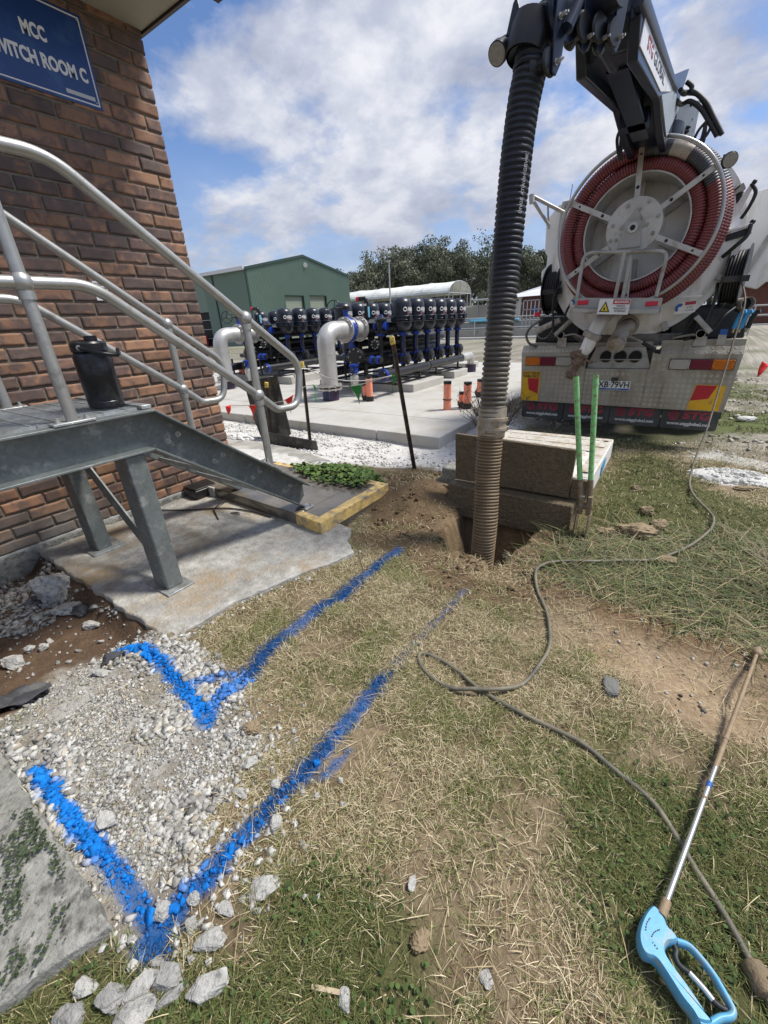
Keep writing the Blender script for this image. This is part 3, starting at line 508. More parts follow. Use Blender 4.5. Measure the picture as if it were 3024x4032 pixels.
# ================================================================ BRICK BUILDING
XU, YU, ZU = (1, 0, 0), (0, 1, 0), (0, 0, 1)
WX, WY = -3.545, 2.381
bld = thing('brick_building', 'brown brick switch room with a blue sign and dark fascia, beside the steel stairs', 'building', (-6, -1, 0))
b = B().box(-9, WX-.012, -3.4, WY-.012, -.2, 3.32); obj('wall_core', b, 'mortar', bld)
def brick_wall():
    b = B(); UU = np.array([0, .015, .04, .09, .25, .42, .58, .75, .91, .96, .985, 1]); VV = np.array([0, .045, .11, .22, .5, .78, .89, .955, 1]); nu, nv = len(UU), len(VV)
    for r in range(38):
        z0 = .0825+.086*r; odd = r % 2; y1 = WY
        while y1 > -1.6:
            Lb = .110 if (odd and y1 == WY) else .230; y0 = y1-Lb; h = .0755+.002*(random.random()-.5)
            U, Wv = np.meshgrid(UU, VV)
            e = np.minimum(np.minimum(U, 1-U)*Lb/.008, np.minimum(Wv, 1-Wv)*h/.008); e = np.clip(e, 0, 1)
            s = random.random()*50; ns = vn(U*Lb*18+s, Wv*h*18+r, 1, 3, 2); d = -.013+.013*np.sqrt(e)+.012*(ns-.5)*e
            yy = y0+U*Lb+.006*(vn(Wv*4+s, U*3, 2, 2, 1)-.5); zz = z0+Wv*h+.007*(vn(U*9+s, Wv*2, 1.5, 3, 5)-.5)
            p = np.stack([WX+d+.0035*(random.random()-.6)+.006*(random.random()-.5)*(U-.5), yy, zz], -1).reshape(-1, 3); f = [(j*nu+i, j*nu+i+1, (j+1)*nu+i+1, (j+1)*nu+i) for j in range(nv-1) for i in range(nu-1)]
            k = len(p); back = p.copy(); back[:, 0] = WX-.05; rim = [i for i in range(nu)]+[j*nu+nu-1 for j in range(1, nv)]+[(nv-1)*nu+i for i in range(nu-2, -1, -1)]+[j*nu for j in range(nv-2, 0, -1)]
            f += [(a, rim[(i+1) % len(rim)]+0, rim[(i+1) % len(rim)]+k, a+k)[::-1] for i, a in enumerate(rim)]
            t = random.random(); q = np.array((t, random.random(), random.random()))
            b.add(np.r_[p, back], f, q); y1 = y0-.010
    return b
m = bpy.data.materials.new('brick'); m.use_nodes = True; t = m.node_tree; L = t.links.new; bs = t.nodes['Principled BSDF']; bs.inputs['Roughness'].default_value = .75
at = t.nodes.new('ShaderNodeVertexColor'); at.layer_name = 'Col'; sp = t.nodes.new('ShaderNodeSeparateColor'); L(at.outputs[0], sp.inputs[0]); co = t.nodes.new('ShaderNodeTexCoord').outputs['Object']
def nz4(scale, det, ro):
    n = t.nodes.new('ShaderNodeTexNoise'); n.noise_dimensions = '4D'; n.inputs['Scale'].default_value = scale; n.inputs['Detail'].default_value = det; n.inputs['Roughness'].default_value = ro; n.inputs['Distortion'].default_value = .8
    mu = t.nodes.new('ShaderNodeMath'); mu.operation = 'MULTIPLY'; mu.inputs[1].default_value = 37; L(sp.outputs[0], mu.inputs[0]); L(mu.outputs[0], n.inputs['W']); L(co, n.inputs['Vector']); return n.outputs['Fac']
q1 = nz4(8.5, 5, .62); ad = t.nodes.new('ShaderNodeMath'); ad.operation = 'MULTIPLY_ADD'; ad.inputs[1].default_value = .28; L(sp.outputs[1], ad.inputs[0]); L(q1, ad.inputs[2])
cr = t.nodes.new('ShaderNodeValToRGB'); e = cr.color_ramp.elements; e[0].position = .42; e[0].color = (.265, .148, .088, 1); e[1].position = .80; e[1].color = (.085, .061, .054, 1)
x = e.new(.55); x.color = (.225, .122, .074, 1); x = e.new(.63); x.color = (.135, .084, .066, 1); L(ad.outputs[0], cr.inputs[0])
hm = t.nodes.new('ShaderNodeHueSaturation'); mr = t.nodes.new('ShaderNodeMapRange'); mr.inputs[3].default_value = .92; mr.inputs[4].default_value = 1.5; L(sp.outputs[2], mr.inputs[0]); L(mr.outputs[0], hm.inputs['Value']); L(cr.outputs[0], hm.inputs['Color'])
sz = t.nodes.new('ShaderNodeSeparateXYZ'); ge = t.nodes.new('ShaderNodeNewGeometry'); L(ge.outputs['Position'], sz.inputs[0])       # old lime and splash marks on the lowest courses
mr2 = t.nodes.new('ShaderNodeMapRange'); mr2.inputs[1].default_value = .46; mr2.inputs[2].default_value = .12; L(sz.outputs[2], mr2.inputs[0]); q3 = nz4(6, 6, .7); mu = t.nodes.new('ShaderNodeMath'); mu.operation = 'MULTIPLY'; L(q3, mu.inputs[0]); L(mr2.outputs[0], mu.inputs[1])
sy = t.nodes.new('ShaderNodeMapRange'); sy.inputs[1].default_value = 1.5; sy.inputs[2].default_value = .9; L(sz.outputs[1], sy.inputs[0]); mu2 = t.nodes.new('ShaderNodeMath'); mu2.operation = 'MULTIPLY'; L(mu.outputs[0], mu2.inputs[0]); L(sy.outputs[0], mu2.inputs[1])
cl = t.nodes.new('ShaderNodeMapRange'); cl.inputs[1].default_value = .12; cl.inputs[2].default_value = .55; cl.inputs[4].default_value = .8; L(mu2.outputs[0], cl.inputs[0])
mx = t.nodes.new('ShaderNodeMixRGB'); L(cl.outputs[0], mx.inputs[0]); L(hm.outputs[0], mx.inputs[1]); mx.inputs[2].default_value = (.20, .19, .17, 1); L(mx.outputs[0], bs.inputs['Base Color'])
q2 = nz4(60, 6, .65); bp = t.nodes.new('ShaderNodeBump'); bp.inputs['Strength'].default_value = .5; bp.inputs['Distance'].default_value = .006; L(q2, bp.inputs['Height']); L(bp.outputs[0], bs.inputs['Normal'])
MT['brick'] = m
obj('brickwork', brick_wall(), 'brick', bld, smooth=50)
b = B().box(WX-.02, WX+.007, -1.5, WY-.02, .066, .079); obj('flashing', b, 'flashing', bld)
b = B().box(WX-.2, WX+.01, -3.4, WY-.005, -.3, .064); obj('footing', b, 'concrete_rough', bld, bevel=.006)
b = B().box(-9, -2.95, -3.4, 2.385, 3.30, 3.312); obj('soffit', b, 'soffit', bld)
b = B().box(-9, -2.93, 2.387, 2.410, 3.285, 3.47); b.box(-2.948, -2.925, -3.4, 2.386, 3.285, 3.47); obj('fascia', b, 'fascia', bld)
b = B().prism([(0, 0), (.115, .03), (.115, .13), (.10, .13), (.10, .04), (0, .015)], (-2.923, -3.4, 3.30), XU, ZU, YU, 5.96); b.box(-2.922, -2.81, 2.558, 2.562, 3.305, 3.43); obj('gutter', b, 'fascia', bld)
b = B().prism([(-9, 3.475), (-2.9, 3.475), (-6, 4.3)], (0, 2.42, 0), XU, ZU, (0, -1, 0), 5.8); obj('roof', b, 'fascia', bld)
sg = thing('wall_sign', 'blue metal sign lettered MCC SWITCH ROOM C on the brick wall', 'sign', (WX+.006, 1.665, 2.99))
b = B().box(WX+.002, WX+.006, 1.363, 1.968, 2.765, 3.217); obj('sign_plate', b, 'sign_blue', sg, bevel=.001)
b = B()
for a in [(1.378, 1.953, 2.779, 2.786), (1.378, 1.953, 3.196, 3.203), (1.378, 1.385, 2.786, 3.196), (1.946, 1.953, 2.786, 3.196)]: b.box(WX+.0065, WX+.0078, *a)
obj('border', b, 'white_text', sg)
b = B(); text(b, 'MCC', .092, (WX+.008, 1.667, 3.044), YU, ZU, XU, .0038, .0006, width=.126); obj('lettering', b, 'white_text', sg, smooth=0); b = B(); text(b, 'SWITCH ROOM C', .092, (WX+.008, 1.6625, 2.917), YU, ZU, XU, .0038, .0006, width=.508); obj('lettering', b, 'white_text', sg, smooth=0)
b = B().box(WX+.0083, WX+.0092, 1.762, 1.93, 2.802, 2.823); st = obj('sticker', b, 'sticker_grey', sg)
for yy, zz in ((1.935, 2.797), (1.94, 3.19), (1.39, 2.797), (1.39, 3.19)): obj('screw', B().ball((WX+.008, yy, zz), .005, 8, (.5, 1, 1)), 'bolt', sg)
nt_ = thing('paper_notice', 'small white bait station notice stuck to the brick wall behind the handrail', 'notice', (WX+.004, 1.615, 1.7))
b = B().box(WX+.002, WX+.005, 1.572, 1.662, 1.635, 1.757); obj('paper', b, 'white', nt_)
b = B(); text(b, 'ECOLAB', .021, (WX+.0056, 1.617, 1.737), YU, ZU, XU, .0008, .0003); text(b, 'STATION', .019, (WX+.0056, 1.617, 1.711), YU, ZU, XU, .0008, .0003)
for a in [(1.585, 1.65, 1.692, 1.6935), (1.585, 1.65, 1.65, 1.6515), (1.585, 1.5865, 1.6515, 1.692), (1.6485, 1.65, 1.6515, 1.692)]: b.box(WX+.0053, WX+.006, *a)
obj('print', b, 'black_text', nt_, smooth=0)

# ================================================================ SLABS
def slab(name, poly, z0, z1, m, label, cat='slab', rag=0.0, bevel=.008, sub=26, parent=None):
    P = []
    n = len(poly)
    for i in range(n):
        p, q = np.array(poly[i]), np.array(poly[(i+1) % n]); k = max(2, int(np.linalg.norm(q-p)*sub)) if rag else 1
        for t in np.linspace(0, 1, k, endpoint=False):
            s = p+(q-p)*t; P.append(s+rag*(rng.random(2)-.5)*(0 < t))
    b = B().prism([tuple(p) for p in P], (0, 0, z0), XU, YU, ZU, z1-z0)
    o = obj(name, b, m, parent, bevel=bevel, at=None if parent else (poly[0][0], poly[0][1], z0))
    if label: tag(o, label, cat)
    return o
slab('concrete_slab', [(-3.53, .668), (-1.80, .66), (-1.795, 1.0), (-1.70, 1.35), (-1.59, 1.62), (-1.545, 1.80), (-1.69, 1.90), (-1.78, 2.06), (-2.2, 2.1), (-3.53, 2.1)], -.10, .03, 'concrete_stained', 'stained concrete slab carrying the legs of the steel stairs', rag=.019)
slab('concrete_slab', [(-5, -.012), (-.912, -.012), (-.935, -.09), (-.985, -.24), (-1.35, -1.1), (-5, -1.1)], -.08, .05, 'concrete_rough', 'weathered concrete slab with creeping weeds at the lower left corner', rag=.012, bevel=.006)
blk = thing('landing_step', 'wet concrete landing block at the stair foot with a peeling yellow border', 'step', (-2.6, 2.3, .03))
b = B().prism([(-3.53, 1.955), (-2.165, 1.905), (-2.165, 2.745), (-3.53, 2.745)], (0, 0, -.1), XU, YU, ZU, .218); obj('step_block', b, 'wet_concrete', blk, bevel=.006)
b = B().prism([(-2.163, 1.905), (-1.90, 1.876), (-1.908, 2.745), (-2.163, 2.745)], (0, 0, -.1), XU, YU, ZU, .2165); obj('step_end', b, 'wet_concrete', blk, bevel=.006)
b = B().prism([(-2.18, 1.898), (-1.897, 1.868), (-1.905, 2.752), (-1.985, 2.752), (-1.985, 1.95), (-2.18, 1.965)], (0, 0, .03), XU, YU, ZU, .0915); b.prism([(-3.3, 2.672), (-1.986, 2.672), (-1.986, 2.751), (-3.3, 2.751)], (0, 0, .04), XU, YU, ZU, .081); obj('painted_border', b, 'yellow_paint', blk, bevel=.004)
b = B().box(-3.53, -3.25, 1.93, 1.953, -.1, .119); obj('kerb_stub', b, 'concrete_edge', blk, bevel=.004)
slab('concrete_slab', [(-9, 2.77), (-3.3, 2.77), (-2.7, 2.76), (-3.1, 3.35), (-3.9, 3.55), (-9, 3.6)], -.2, -.02, 'concrete', 'grey concrete strip behind the landing step below the leaning boards', bevel=.005)

# ================================================================ STEEL STAIRS
stp = thing('steel_stairs', 'galvanised steel platform and stairs with tube handrails against the brick building', 'stairs', (-2.6, 1.0, .03))
TOP = [(-1.4, 1.05), (1.085, 1.05), (2.095, .285)]; BOT = [(-1.4, .848), (1.03, .848), (2.02, .122)]
def stringer(xf, sgn):
    web = TOP+[(2.095, .18), (2.02, .122)]+BOT[1::-1]
    b = B().prism(web, (xf-.088*sgn, 0, 0), YU, ZU, (-sgn, 0, 0), .008)
    for ln, up in ((TOP, -1), (BOT, 1)):
        for (y0, z0), (y1, z1) in zip(ln[:-1], ln[1:]):
            d = unit((y1-y0, z1-z0)); nn = np.array((-d[1], d[0]))*up*.011
            b.prism([(y0, z0), (y1, z1), (y1+nn[0], z1+nn[1]), (y0+nn[0], z0+nn[1])], (xf, 0, 0), YU, ZU, (-sgn, 0, 0), .0875)
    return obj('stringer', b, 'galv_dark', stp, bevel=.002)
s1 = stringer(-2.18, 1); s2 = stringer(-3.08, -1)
def hexbolt(b, c, n, r=.013, h=.012):
    n = unit(n); b.lathe(V(*c), n, [(0, r*1.45), (.003, r*1.45), (.003, r), (h, r)], 6); b.lathe(V(*c)+n*h, n, [(0, r*.55), (.012, r*.55)], 8)
for i in range(4):                                                    # tread fixings
    for dy, dz in ((.10, -.118), (.185, -.10)):
        yy = 1.10+.25*i+dy*.78-.03; zz = 1.05-.757*(yy-1.085)-(.145 if dy < .15 else .07)
        bb = B(); hexbolt(bb, (-2.268, yy, zz), XU, .012, .012); obj('bolt', bb, 'bolt', s1)
for i in range(3):
    yy = 1.27+.25*i; zz = 1.05-.757*(yy+.155-1.085)-.012; b = B()
    for k in range(8): b.box(-2.98, -2.285, yy-.10+.03*k, yy-.096+.03*k, zz-.028, zz)
    b.box(-2.98, -2.285, yy+.12, yy+.150, zz-.030, zz+.002); b.box(-2.984, -2.28, yy-.105, yy-.101, zz-.030, zz); obj('tread', b, 'galv', stp)
b = B()
for k in range(26): b.box(-3.02+.03*k, -3.016+.03*k, -1.4, 1.03, 1.028, 1.062)
for k in range(25): b.box(-3.02, -2.262, .98-.1*k, .986-.1*k, 1.055, 1.0645)
b.box(-3.02, -2.262, 1.03, 1.036, 1.026, 1.0625); b.box(-2.264, -2.2595, -1.4, .6, 1.026, 1.0622); b.box(-2.2645, -2.2595, .604, 1.03, 1.026, 1.0622); obj('grating', b, 'galv', stp)
b = B().box(-3.02, -2.225, 1.042, 1.092, 1.052, 1.072); obj('nosing', b, 'galv', stp, bevel=.003)
for nm, x0 in (('leg', -2.355), ('leg', -3.30)):
    b = B().prism([(0, 0), (.15, 0), (.15, .10), (0, .10)], (x0 if x0 > -3 else x0+.05, .885, .04), XU, YU, ZU, .806 if x0 > -3 else .806)
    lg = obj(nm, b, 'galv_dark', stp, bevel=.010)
    if x0 < -3: b = B().box(-3.36, -3.05, .84, 1.05, .028, .042)
    else: b = B().box(-2.395, -2.15, .855, 1.02, .028, .042)
    pl_ = obj('base_plate', b, 'galv', lg, bevel=.002); b = B(); hexbolt(b, (-2.375 if x0 > -3 else -3.33, .925, .042), ZU); obj('bolt', b, 'bolt', lg)
b = B().bar((-3.17, .975, .78), (-2.34, .955, .13), .09, .01, (0, 1, 0)); obj('brace', b, 'galv_dark', stp)
b = B().box(-3.03, -2.24, .90, .98, .80, .846); obj('cross_beam', b, 'galv_dark', stp, bevel=.003)
b = B().box(-2.24, -2.15, 1.985, 2.075, .118, .128); bf = obj('foot_plate', b, 'galv', stp, bevel=.002)
for yy in (2.0, 2.06): bb = B(); hexbolt(bb, (-2.17, yy, .128), ZU, .009, .010); obj('bolt', bb, 'bolt', bf)
def handrail(x, pr=.0242, dy=0.0):
    hr = obj('handrail', B().tube(arc_path([(x, -1.4, 2.052), (x, .955, 2.052), (x, 2.165, 1.165), (x, 2.10, .885), (x, 1.90, .895), (x, 1.765, 1.012)], [.28, .16, .11, .09], 10), pr, 16), 'rail', stp, smooth=60)
    b = B().tube(arc_path([(x, -1.4, 1.608), (x, .965, 1.608), (x, 1.765, 1.012)], .25, 10), pr, 16); obj('mid_rail', b, 'rail', hr, smooth=60)
    for yy, z0, balls in ((.723, 1.062, (1.608, 2.052)), (1.765, .545, (1.012, 1.458))):
        b = B().tube([(x, yy, z0), (x, yy, balls[1])], pr, 16); po = obj('post', b, 'rail', hr, smooth=60)
        for zb in balls:
            b = B().ball((x, yy, zb), .0395, 18, (1, 1, 1.05)); b.tube([(x, yy, zb-.062), (x, yy, zb-.03)], .030, 16); obj('ball_joint', b, 'rail', po, smooth=60)
        if yy < 1: b = B().box(x-.035, x+.028, yy-.085, yy+.085, 1.0515, 1.064); fl = obj('flange', b, 'galv', po, bevel=.003); pos = [(x, yy-.058, 1.064), (x, yy+.058, 1.064)]; nn = ZU
        else:
            d = unit((0, 1.01, -.765)); up = V(0, .6, .8); b = B().obox((x, yy, z0-.008), XU, d, np.cross(XU, d), .033, .085, .006); fl = obj('flange', b, 'galv', po, bevel=.003); pos = [V(x, yy, z0-.002)-d*.058, V(x, yy, z0-.002)+d*.058]; nn = np.cross(XU, d)
        for p in pos: b = B(); hexbolt(b, p, nn, .012, .011); obj('bolt', b, 'bolt', po)
handrail(-2.205); handrail(-3.06)
bt = thing('water_jug', 'large black insulated water jug with carry handle standing on the stair platform', 'bottle', (-2.41, .965, 1.072))
c = V(-2.41, .965, 1.072); b = B().lathe(c, ZU, [(0, .074), (.004, .079), (.03, .081), (.033, .079), (.036, .081), (.24, .081), (.255, .078), (.262, .070)], 32); obj('jug_body', b, 'bottle_black', bt, smooth=35)
b = B().lathe(c, ZU, [(.262, .069), (.266, .078), (.30, .078), (.308, .072), (.312, .030)], 28); ld = obj('lid', b, 'bottle_black', bt, smooth=35)
b = B().lathe(c+V(.0, .02, .31), ZU, [(0, .028), (.022, .028), (.025, .024)], 16); b.box(c[0]-.07, c[0]+.0, c[1]-.01, c[1]+.03, c[2]+.308, c[2]+.318); obj('spout_cap', b, 'bottle_black', ld)
p = c+V(.05, -.062, .285); b = B().tube(arc_path([p, p+V(.075, .06, -.03), p+V(.085, .13, -.045), p+V(.02, .16, -.02)], .05, 6), .010, 10); obj('handle', b, 'bottle_black', ld, smooth=60)
b = B().lathe(p, unit((.62, -.78, 0)), [(0, .011), (.006, .011), (.008, .006)], 12); obj('rivet', b, 'bolt', ld)

# ================================================================ PIT BOX AND ITS LID
pit = thing('cable_pit', 'pale concrete cable pit with a mud splashed collar, behind the dug hole', 'pit', (-.9, 3.4, 0))
b = B().box(-1.36, -.42, 2.80, 2.94, -.07, .20); obj('collar', b, 'mud_wall', pit, bevel=.012)
b = B().box(-1.60, -.42, 2.945, 4.05, -.1, .12); obj('collar', b, 'mud', pit, bevel=.01)
b = B().prism([(-.96, 2.93), (-.352, 2.92), (-.362, 4.03), (-1.30, 4.04), (-1.30, 3.1), (-.96, 3.1)], (0, 0, .205), XU, YU, ZU, .16); pt = obj('pit_frame', b, 'pit_white', pit, bevel=.008)
b = B().box(-.47, -.362, 2.905, 2.928, .215, .355); obj('mud_splash', b, 'mud', pt, bevel=.006)
b = B().prism([(-1.29, 3.0), (-.50, 3.0), (-.50, 3.9), (-1.29, 3.9)], (0, 0, .3655), XU, YU, ZU, .006); b.box(-.455, -.365, 2.935, 4.02, .3655, .3695); b.box(-1.29, -.46, 3.93, 4.02, .3655, .3695)
for i in range(5): b.box(-1.27+.165*i, -1.12+.165*i, 3.56, 3.70, .3720, .3765); b.box(-1.20+.165*i, -1.05+.165*i, 3.715, 3.855, .3720, .3765)
obj('pit_lid', b, 'pit_top', pit, bevel=.002)
for xx, yy in ((-.41, 3.03), (-.41, 3.93)): obj('lifting_hole', B().lathe((xx, yy, .3698), ZU, [(0, .022), (.001, .022)], 14), 'dark', pit)
b = B().prism([(3.40, .23), (3.55, .27), (3.56, .34), (3.47, .33), (3.41, .30)], (-.3535, 0, 0), YU, ZU, XU, .004); obj('blue_mark', b, 'blue_mark', pit)
ld = obj('standing_lid', B().prism([(-1.335, .215), (-.472, .215), (-.462, .565), (-1.345, .588)], (0, 2.885, 0), XU, ZU, YU, .035), 'mud_wall', None, bevel=.006, at=(-.9, 2.9, .2)); tag(ld, 'mud splashed flat pit lid standing on edge behind the suction hose', 'pit lid')
b = B().box(-1.53, -1.30, 3.02, 3.2, -.06, .245); tag(obj('concrete_block', b, 'concrete_rough', bevel=.015, at=(-1.4, 3.1, 0)), 'rough concrete block beside the left end of the standing pit lid', 'block')
# post hole digger
dg = thing('post_hole_digger', 'post hole digger with two green painted handles standing on the grass', 'digger', (-.34, 2.78, 0))
for p0, p1, s in (((-.367, 2.775, .22), (-.528, 2.86, 1.036), -1), ((-.318, 2.785, .22), (-.424, 2.91, 1.04), 1)):
    hd = obj('handle', B().tube([p0, V(*p0)*.75+V(*p1)*.25, p1], .0165, 14), 'green_handle', dg, smooth=60)
    b = B().tube([p0, V(*p0)*.78+V(*p1)*.22], .0185, 14); obj('muddy_ferrule', b, 'tool_mud', hd, smooth=60)
    x0 = p0[0]; b = B(); pr = [(x0+s*.012+s*.012*math.cos(a), 2.775+.052*math.sin(a)) for a in np.linspace(-1.35, 1.35, 9)]; pr += [(px_-s*.006, py_) for px_, py_ in pr[::-1]]
    b.prism(pr, (0, 0, -.05), XU, YU, ZU, .235); b.box(x0-.014, x0+.014, 2.755, 2.80, .17, .30); obj('blade', b, 'tool_mud', dg, bevel=.002, smooth=50)
b = B().box(-.385, -.300, 2.772, 2.792, .205, .245); b.lathe((-.343, 2.765, .225), YU, [(0, .014), (.035, .014)], 10); obj('hinge', b, 'tool_mud', dg, bevel=.003)

# ================================================================ SUCTION HOSE (hangs from the boom into the hole)
sh = thing('suction_hose', 'thick ribbed black suction hose hanging from the boom into the muddy hole', 'hose', (-.86, 2.4, -.2))
path = bez([(-.86, 2.29, -.42), (-.852, 2.32, .109), (-.888, 2.40, .48), (-.899, 2.45, .79)], 60)
def ribbed(path, r, pitch, amp, n=22, c0=(.012, .0135, .016), c1=None, fn=None):
    s = np.r_[0, np.cumsum(np.linalg.norm(np.diff(path, axis=0), axis=1))]; k = int(s[-1]/pitch*9); t = np.linspace(0, s[-1], k); P = np.stack([np.interp(t, s, path[:, i]) for i in range(3)], 1)
    ph = (t/pitch) % 1; prof = np.clip(1.9*np.sin(np.pi*ph)**1.0-.55, 0, 1); rr = r-amp+amp*prof
    col = np.array([fn(p, q) for p, q in zip(P, prof)]) if fn else None; rr = rr*(1+.035*(vn(t*9, t*0, 1, 3, 9)-.5)); P = P+np.stack([.010*(vn(t*3.1, t*0+7, 1, 2, 3)-.5), .010*(vn(t*2.7, t*0+3, 1, 2, 5)-.5), .006*(vn(t*14, t*0, 1, 2, 6)-.5)], 1); return B().tube(P, rr, n, col=col)
mudc = np.array((.155, .108, .06)); blk_ = np.array((.012, .017, .027)); dus = np.array((.30, .255, .19))  # blk_ has the blue haze of the upper hose in its colour
def lowcol(p, q): return mudc*(.75+.5*vn(np.array([p[2]*40]), np.array([1.0]), 1, 2)[0])*(.82+.3*q)
obj('lower_pipe', ribbed(path, .079, .0205, .008, 28, fn=lowcol), 'suction', sh, smooth=70)
def upcol(p, q): t = ss(1.75, .85, p[2])*(.55+.9*vn(np.array([p[2]*22]), np.array([2.0]), 1, 3)[0]); t = min(t, 1); return (blk_*(1-.92*t)+dus*.42*t*(.75+.5*q))
path = bez([(-.899, 2.45, .80), (-.908, 2.50, 1.2), (-.918, 2.56, 1.60), (-.919, 2.63, 2.21), (-.897, 2.665, 2.47), (-.872, 2.70, 2.60)], 60)
up = obj('hose_tube', ribbed(path, .080, .0275, .0085, 28, fn=upcol), 'suction', sh, smooth=70)
b = B(); cc = V(-.899, 2.45, .765); ax = unit((-.02, .12, .99)); b.lathe(cc, ax, [(-.05, .081), (-.045, .084), (-.005, .084), (-.003, .093), (.012, .093), (.014, .086), (.05, .086), (.052, .095), (.070, .095), (.072, .084), (.13, .082)], 30); cp = obj('coupling', b, 'coupling', sh, smooth=35)
for a in (.6, 2.7, 4.5): obj('cam_lever', B().obox(cc+.094*V(math.cos(a), math.sin(a), 0), (math.cos(a), math.sin(a), 0), (-math.sin(a), math.cos(a), 0), ZU, .010, .016, .012), 'coupling', cp, bevel=.003)
b = B(); pts = [V(-.919, 2.63, 2.2)+V(.076, -.03, 0)+V(0, 0, -.0)]
q0, q1 = V(-.918+.062, 2.56-.053, 1.62), V(-.905+.062, 2.655-.055, 2.38); d = unit(q1-q0); nn = unit((.76, -.65, .1)); uu = d; vv = np.cross(nn, uu)
text(b, 'DIVGK ATIAVIH GISV4K', .024, (q0+q1)/2+nn*.0005, uu, vv, nn, .0, .0008); obj('lettering', b, 'sticker_grey', up, smooth=0)
# ================================================================ VACUUM TRUCK (rear towards the camera, normal -Y)
TX, TY = -.665, 6.0
trk = thing('vacuum_truck', 'white vacuum excavation truck seen from behind with a red hose reel and dark boom', 'truck', (TX, 7.0, -.145))
mm('truck_grey', (.20, .195, .18), .6, .2, var=.2, scale=6, dirt=(.11, .09, .07), dscale=5, damt=.5)
NY = (0, -1, 0)
def rect(b, x0, x1, z0, z1, y, d=.003): return b.box(x0, x1, y-d, y, z0, z1)
def lug_field(b, x0, x1, z0, z1, y, holes=(), nrm='y', y1=None):
    p = .058
    for i in range(int((x1-x0)/p)+1):
        for j in range(int((z1-z0)/p)+1):
            cx_, cz_ = x0+p*(i+.5), z0+p*(j+.5)
            if cx_ > x1-.02 or cz_ > z1-.02 or any(a-.01 < cx_ < b_+.01 and c_-.01 < cz_ < d_+.01 for a, b_, c_, d_ in holes): continue
            s = 1 if (i+j) % 2 else -1; d = unit((1, 0, s)); n_ = unit((1, 0, -s))
            for k in (-1, 0, 1):
                c0_ = V(cx_, y, cz_)+n_*k*.0115; b.obox(c0_, d, n_, (0, 1, 0), .0165, .0028, .0016)
pan = obj('rear_panel', B().prism([(-1.84, 1.0-.075), (-1.02, .92), (-1.02, .735), (-.31, .735), (-.31, .92), (-.235, .905), (.517, .905), (.49, .287), (-1.795, .292)], (0, TY, 0), XU, ZU, (0, 1, 0), .012), 'checker', trk)
b = B(); holes = [(-1.78, -1.19, .75, .885), (-.13, .485, .73, .87), (-1.80, -1.56, .29, .70), (.14, .47, .29, .585), (-.85, -.46, .47, .61), (-1.02, -.30, .72, 1)]; lug_field(b, -1.825, .50, .30, .925, TY-.001, holes); obj('checker_pattern', b, 'checker_lug', pan, smooth=0)
for x0, x1, z0, z1 in ((-1.84, -1.02, .925, 1.01), (-.235, .517, .905, .985)):
    b = B().prism([(0, z0), (.055, z1), (.20, z1), (.20, z1-.012), (.06, z1-.012), (.008, z0-.004)], (x0, TY, 0), (0, 1, 0), ZU, XU, x1-x0); st_ = obj('step_tread', b, 'checker', trk)
    b = B(); nn = unit((0, -(z1-z0), .055)); dd = unit((0, .055, z1-z0))
    for i in range(int((x1-x0)/.05)):
        for j in range(2):
            c_ = V(x0+.025+.05*i, TY, z0)+dd*(.025+.05*j); s = 1 if (i+j) % 2 else -1; a = unit(V(1, 0, 0)+s*dd); b.obox(c_+nn*.001, a, np.cross(nn, a), nn, .019, .004, .0018)
    obj('checker_pattern', b, 'checker_lug', st_, smooth=0)
for xx, zz in ((-1.03, .70), (-1.03, .48), (-1.03, .33), (-.30, .70), (-.30, .48), (-.30, .33), (-.36, .33), (-.98, .33), (-1.5, .31), (.1, .31)): obj('panel_screw', B().lathe((xx, TY, zz), NY, [(0, .011), (.006, .009), (.009, .003)], 10), 'bolt', pan)
for x_ in (-1.005, -.327): obj('panel_seam', B().box(x_, x_+.003, TY-.002, TY, .30, .73), 'truck_black', pan)
# cavity with three stowed tubes
b = B().box(-1.02, -.31, TY+.30, TY+.31, .735, 1.0); b.box(-1.03, -1.02, TY+.02, TY+.3, .735, 1.0); b.box(-.31, -.30, TY+.02, TY+.3, .735, 1.0); b.box(-1.02, -.31, TY+.014, TY+.3, .725, .735); obj('tube_bay', b, 'frame_grey', trk)
b = B().prism([(-1.0, .738), (-.32, .738), (-.32, .78), (-.40, .99), (-.93, .99), (-1.0, .78)], (0, TY+.06, 0), XU, ZU, (0, 1, 0), .006); bp_ = obj('tube_plate', b, 'frame_grey', trk)
for xx in (-.80, -.645, -.485):
    tb = obj('stowed_tube', B().lathe((xx, TY+.058, .875), NY, [(-.2, .069), (.03, .069), (.03, .060), (-.02, .059)], 24, caps=False), 'black_plastic', trk, smooth=35); obj('tube_shade', B().lathe((xx, TY+.05, .875), NY, [(0, .0605), (.001, .0605)], 20), 'dark', tb)  # dark disc painted for the shade inside each tube
b = B().tube([(-.90, TY-.01, .845), (-.42, TY-.01, .845)], .007, 8); obj('retaining_rod', b, 'frame_grey', trk)
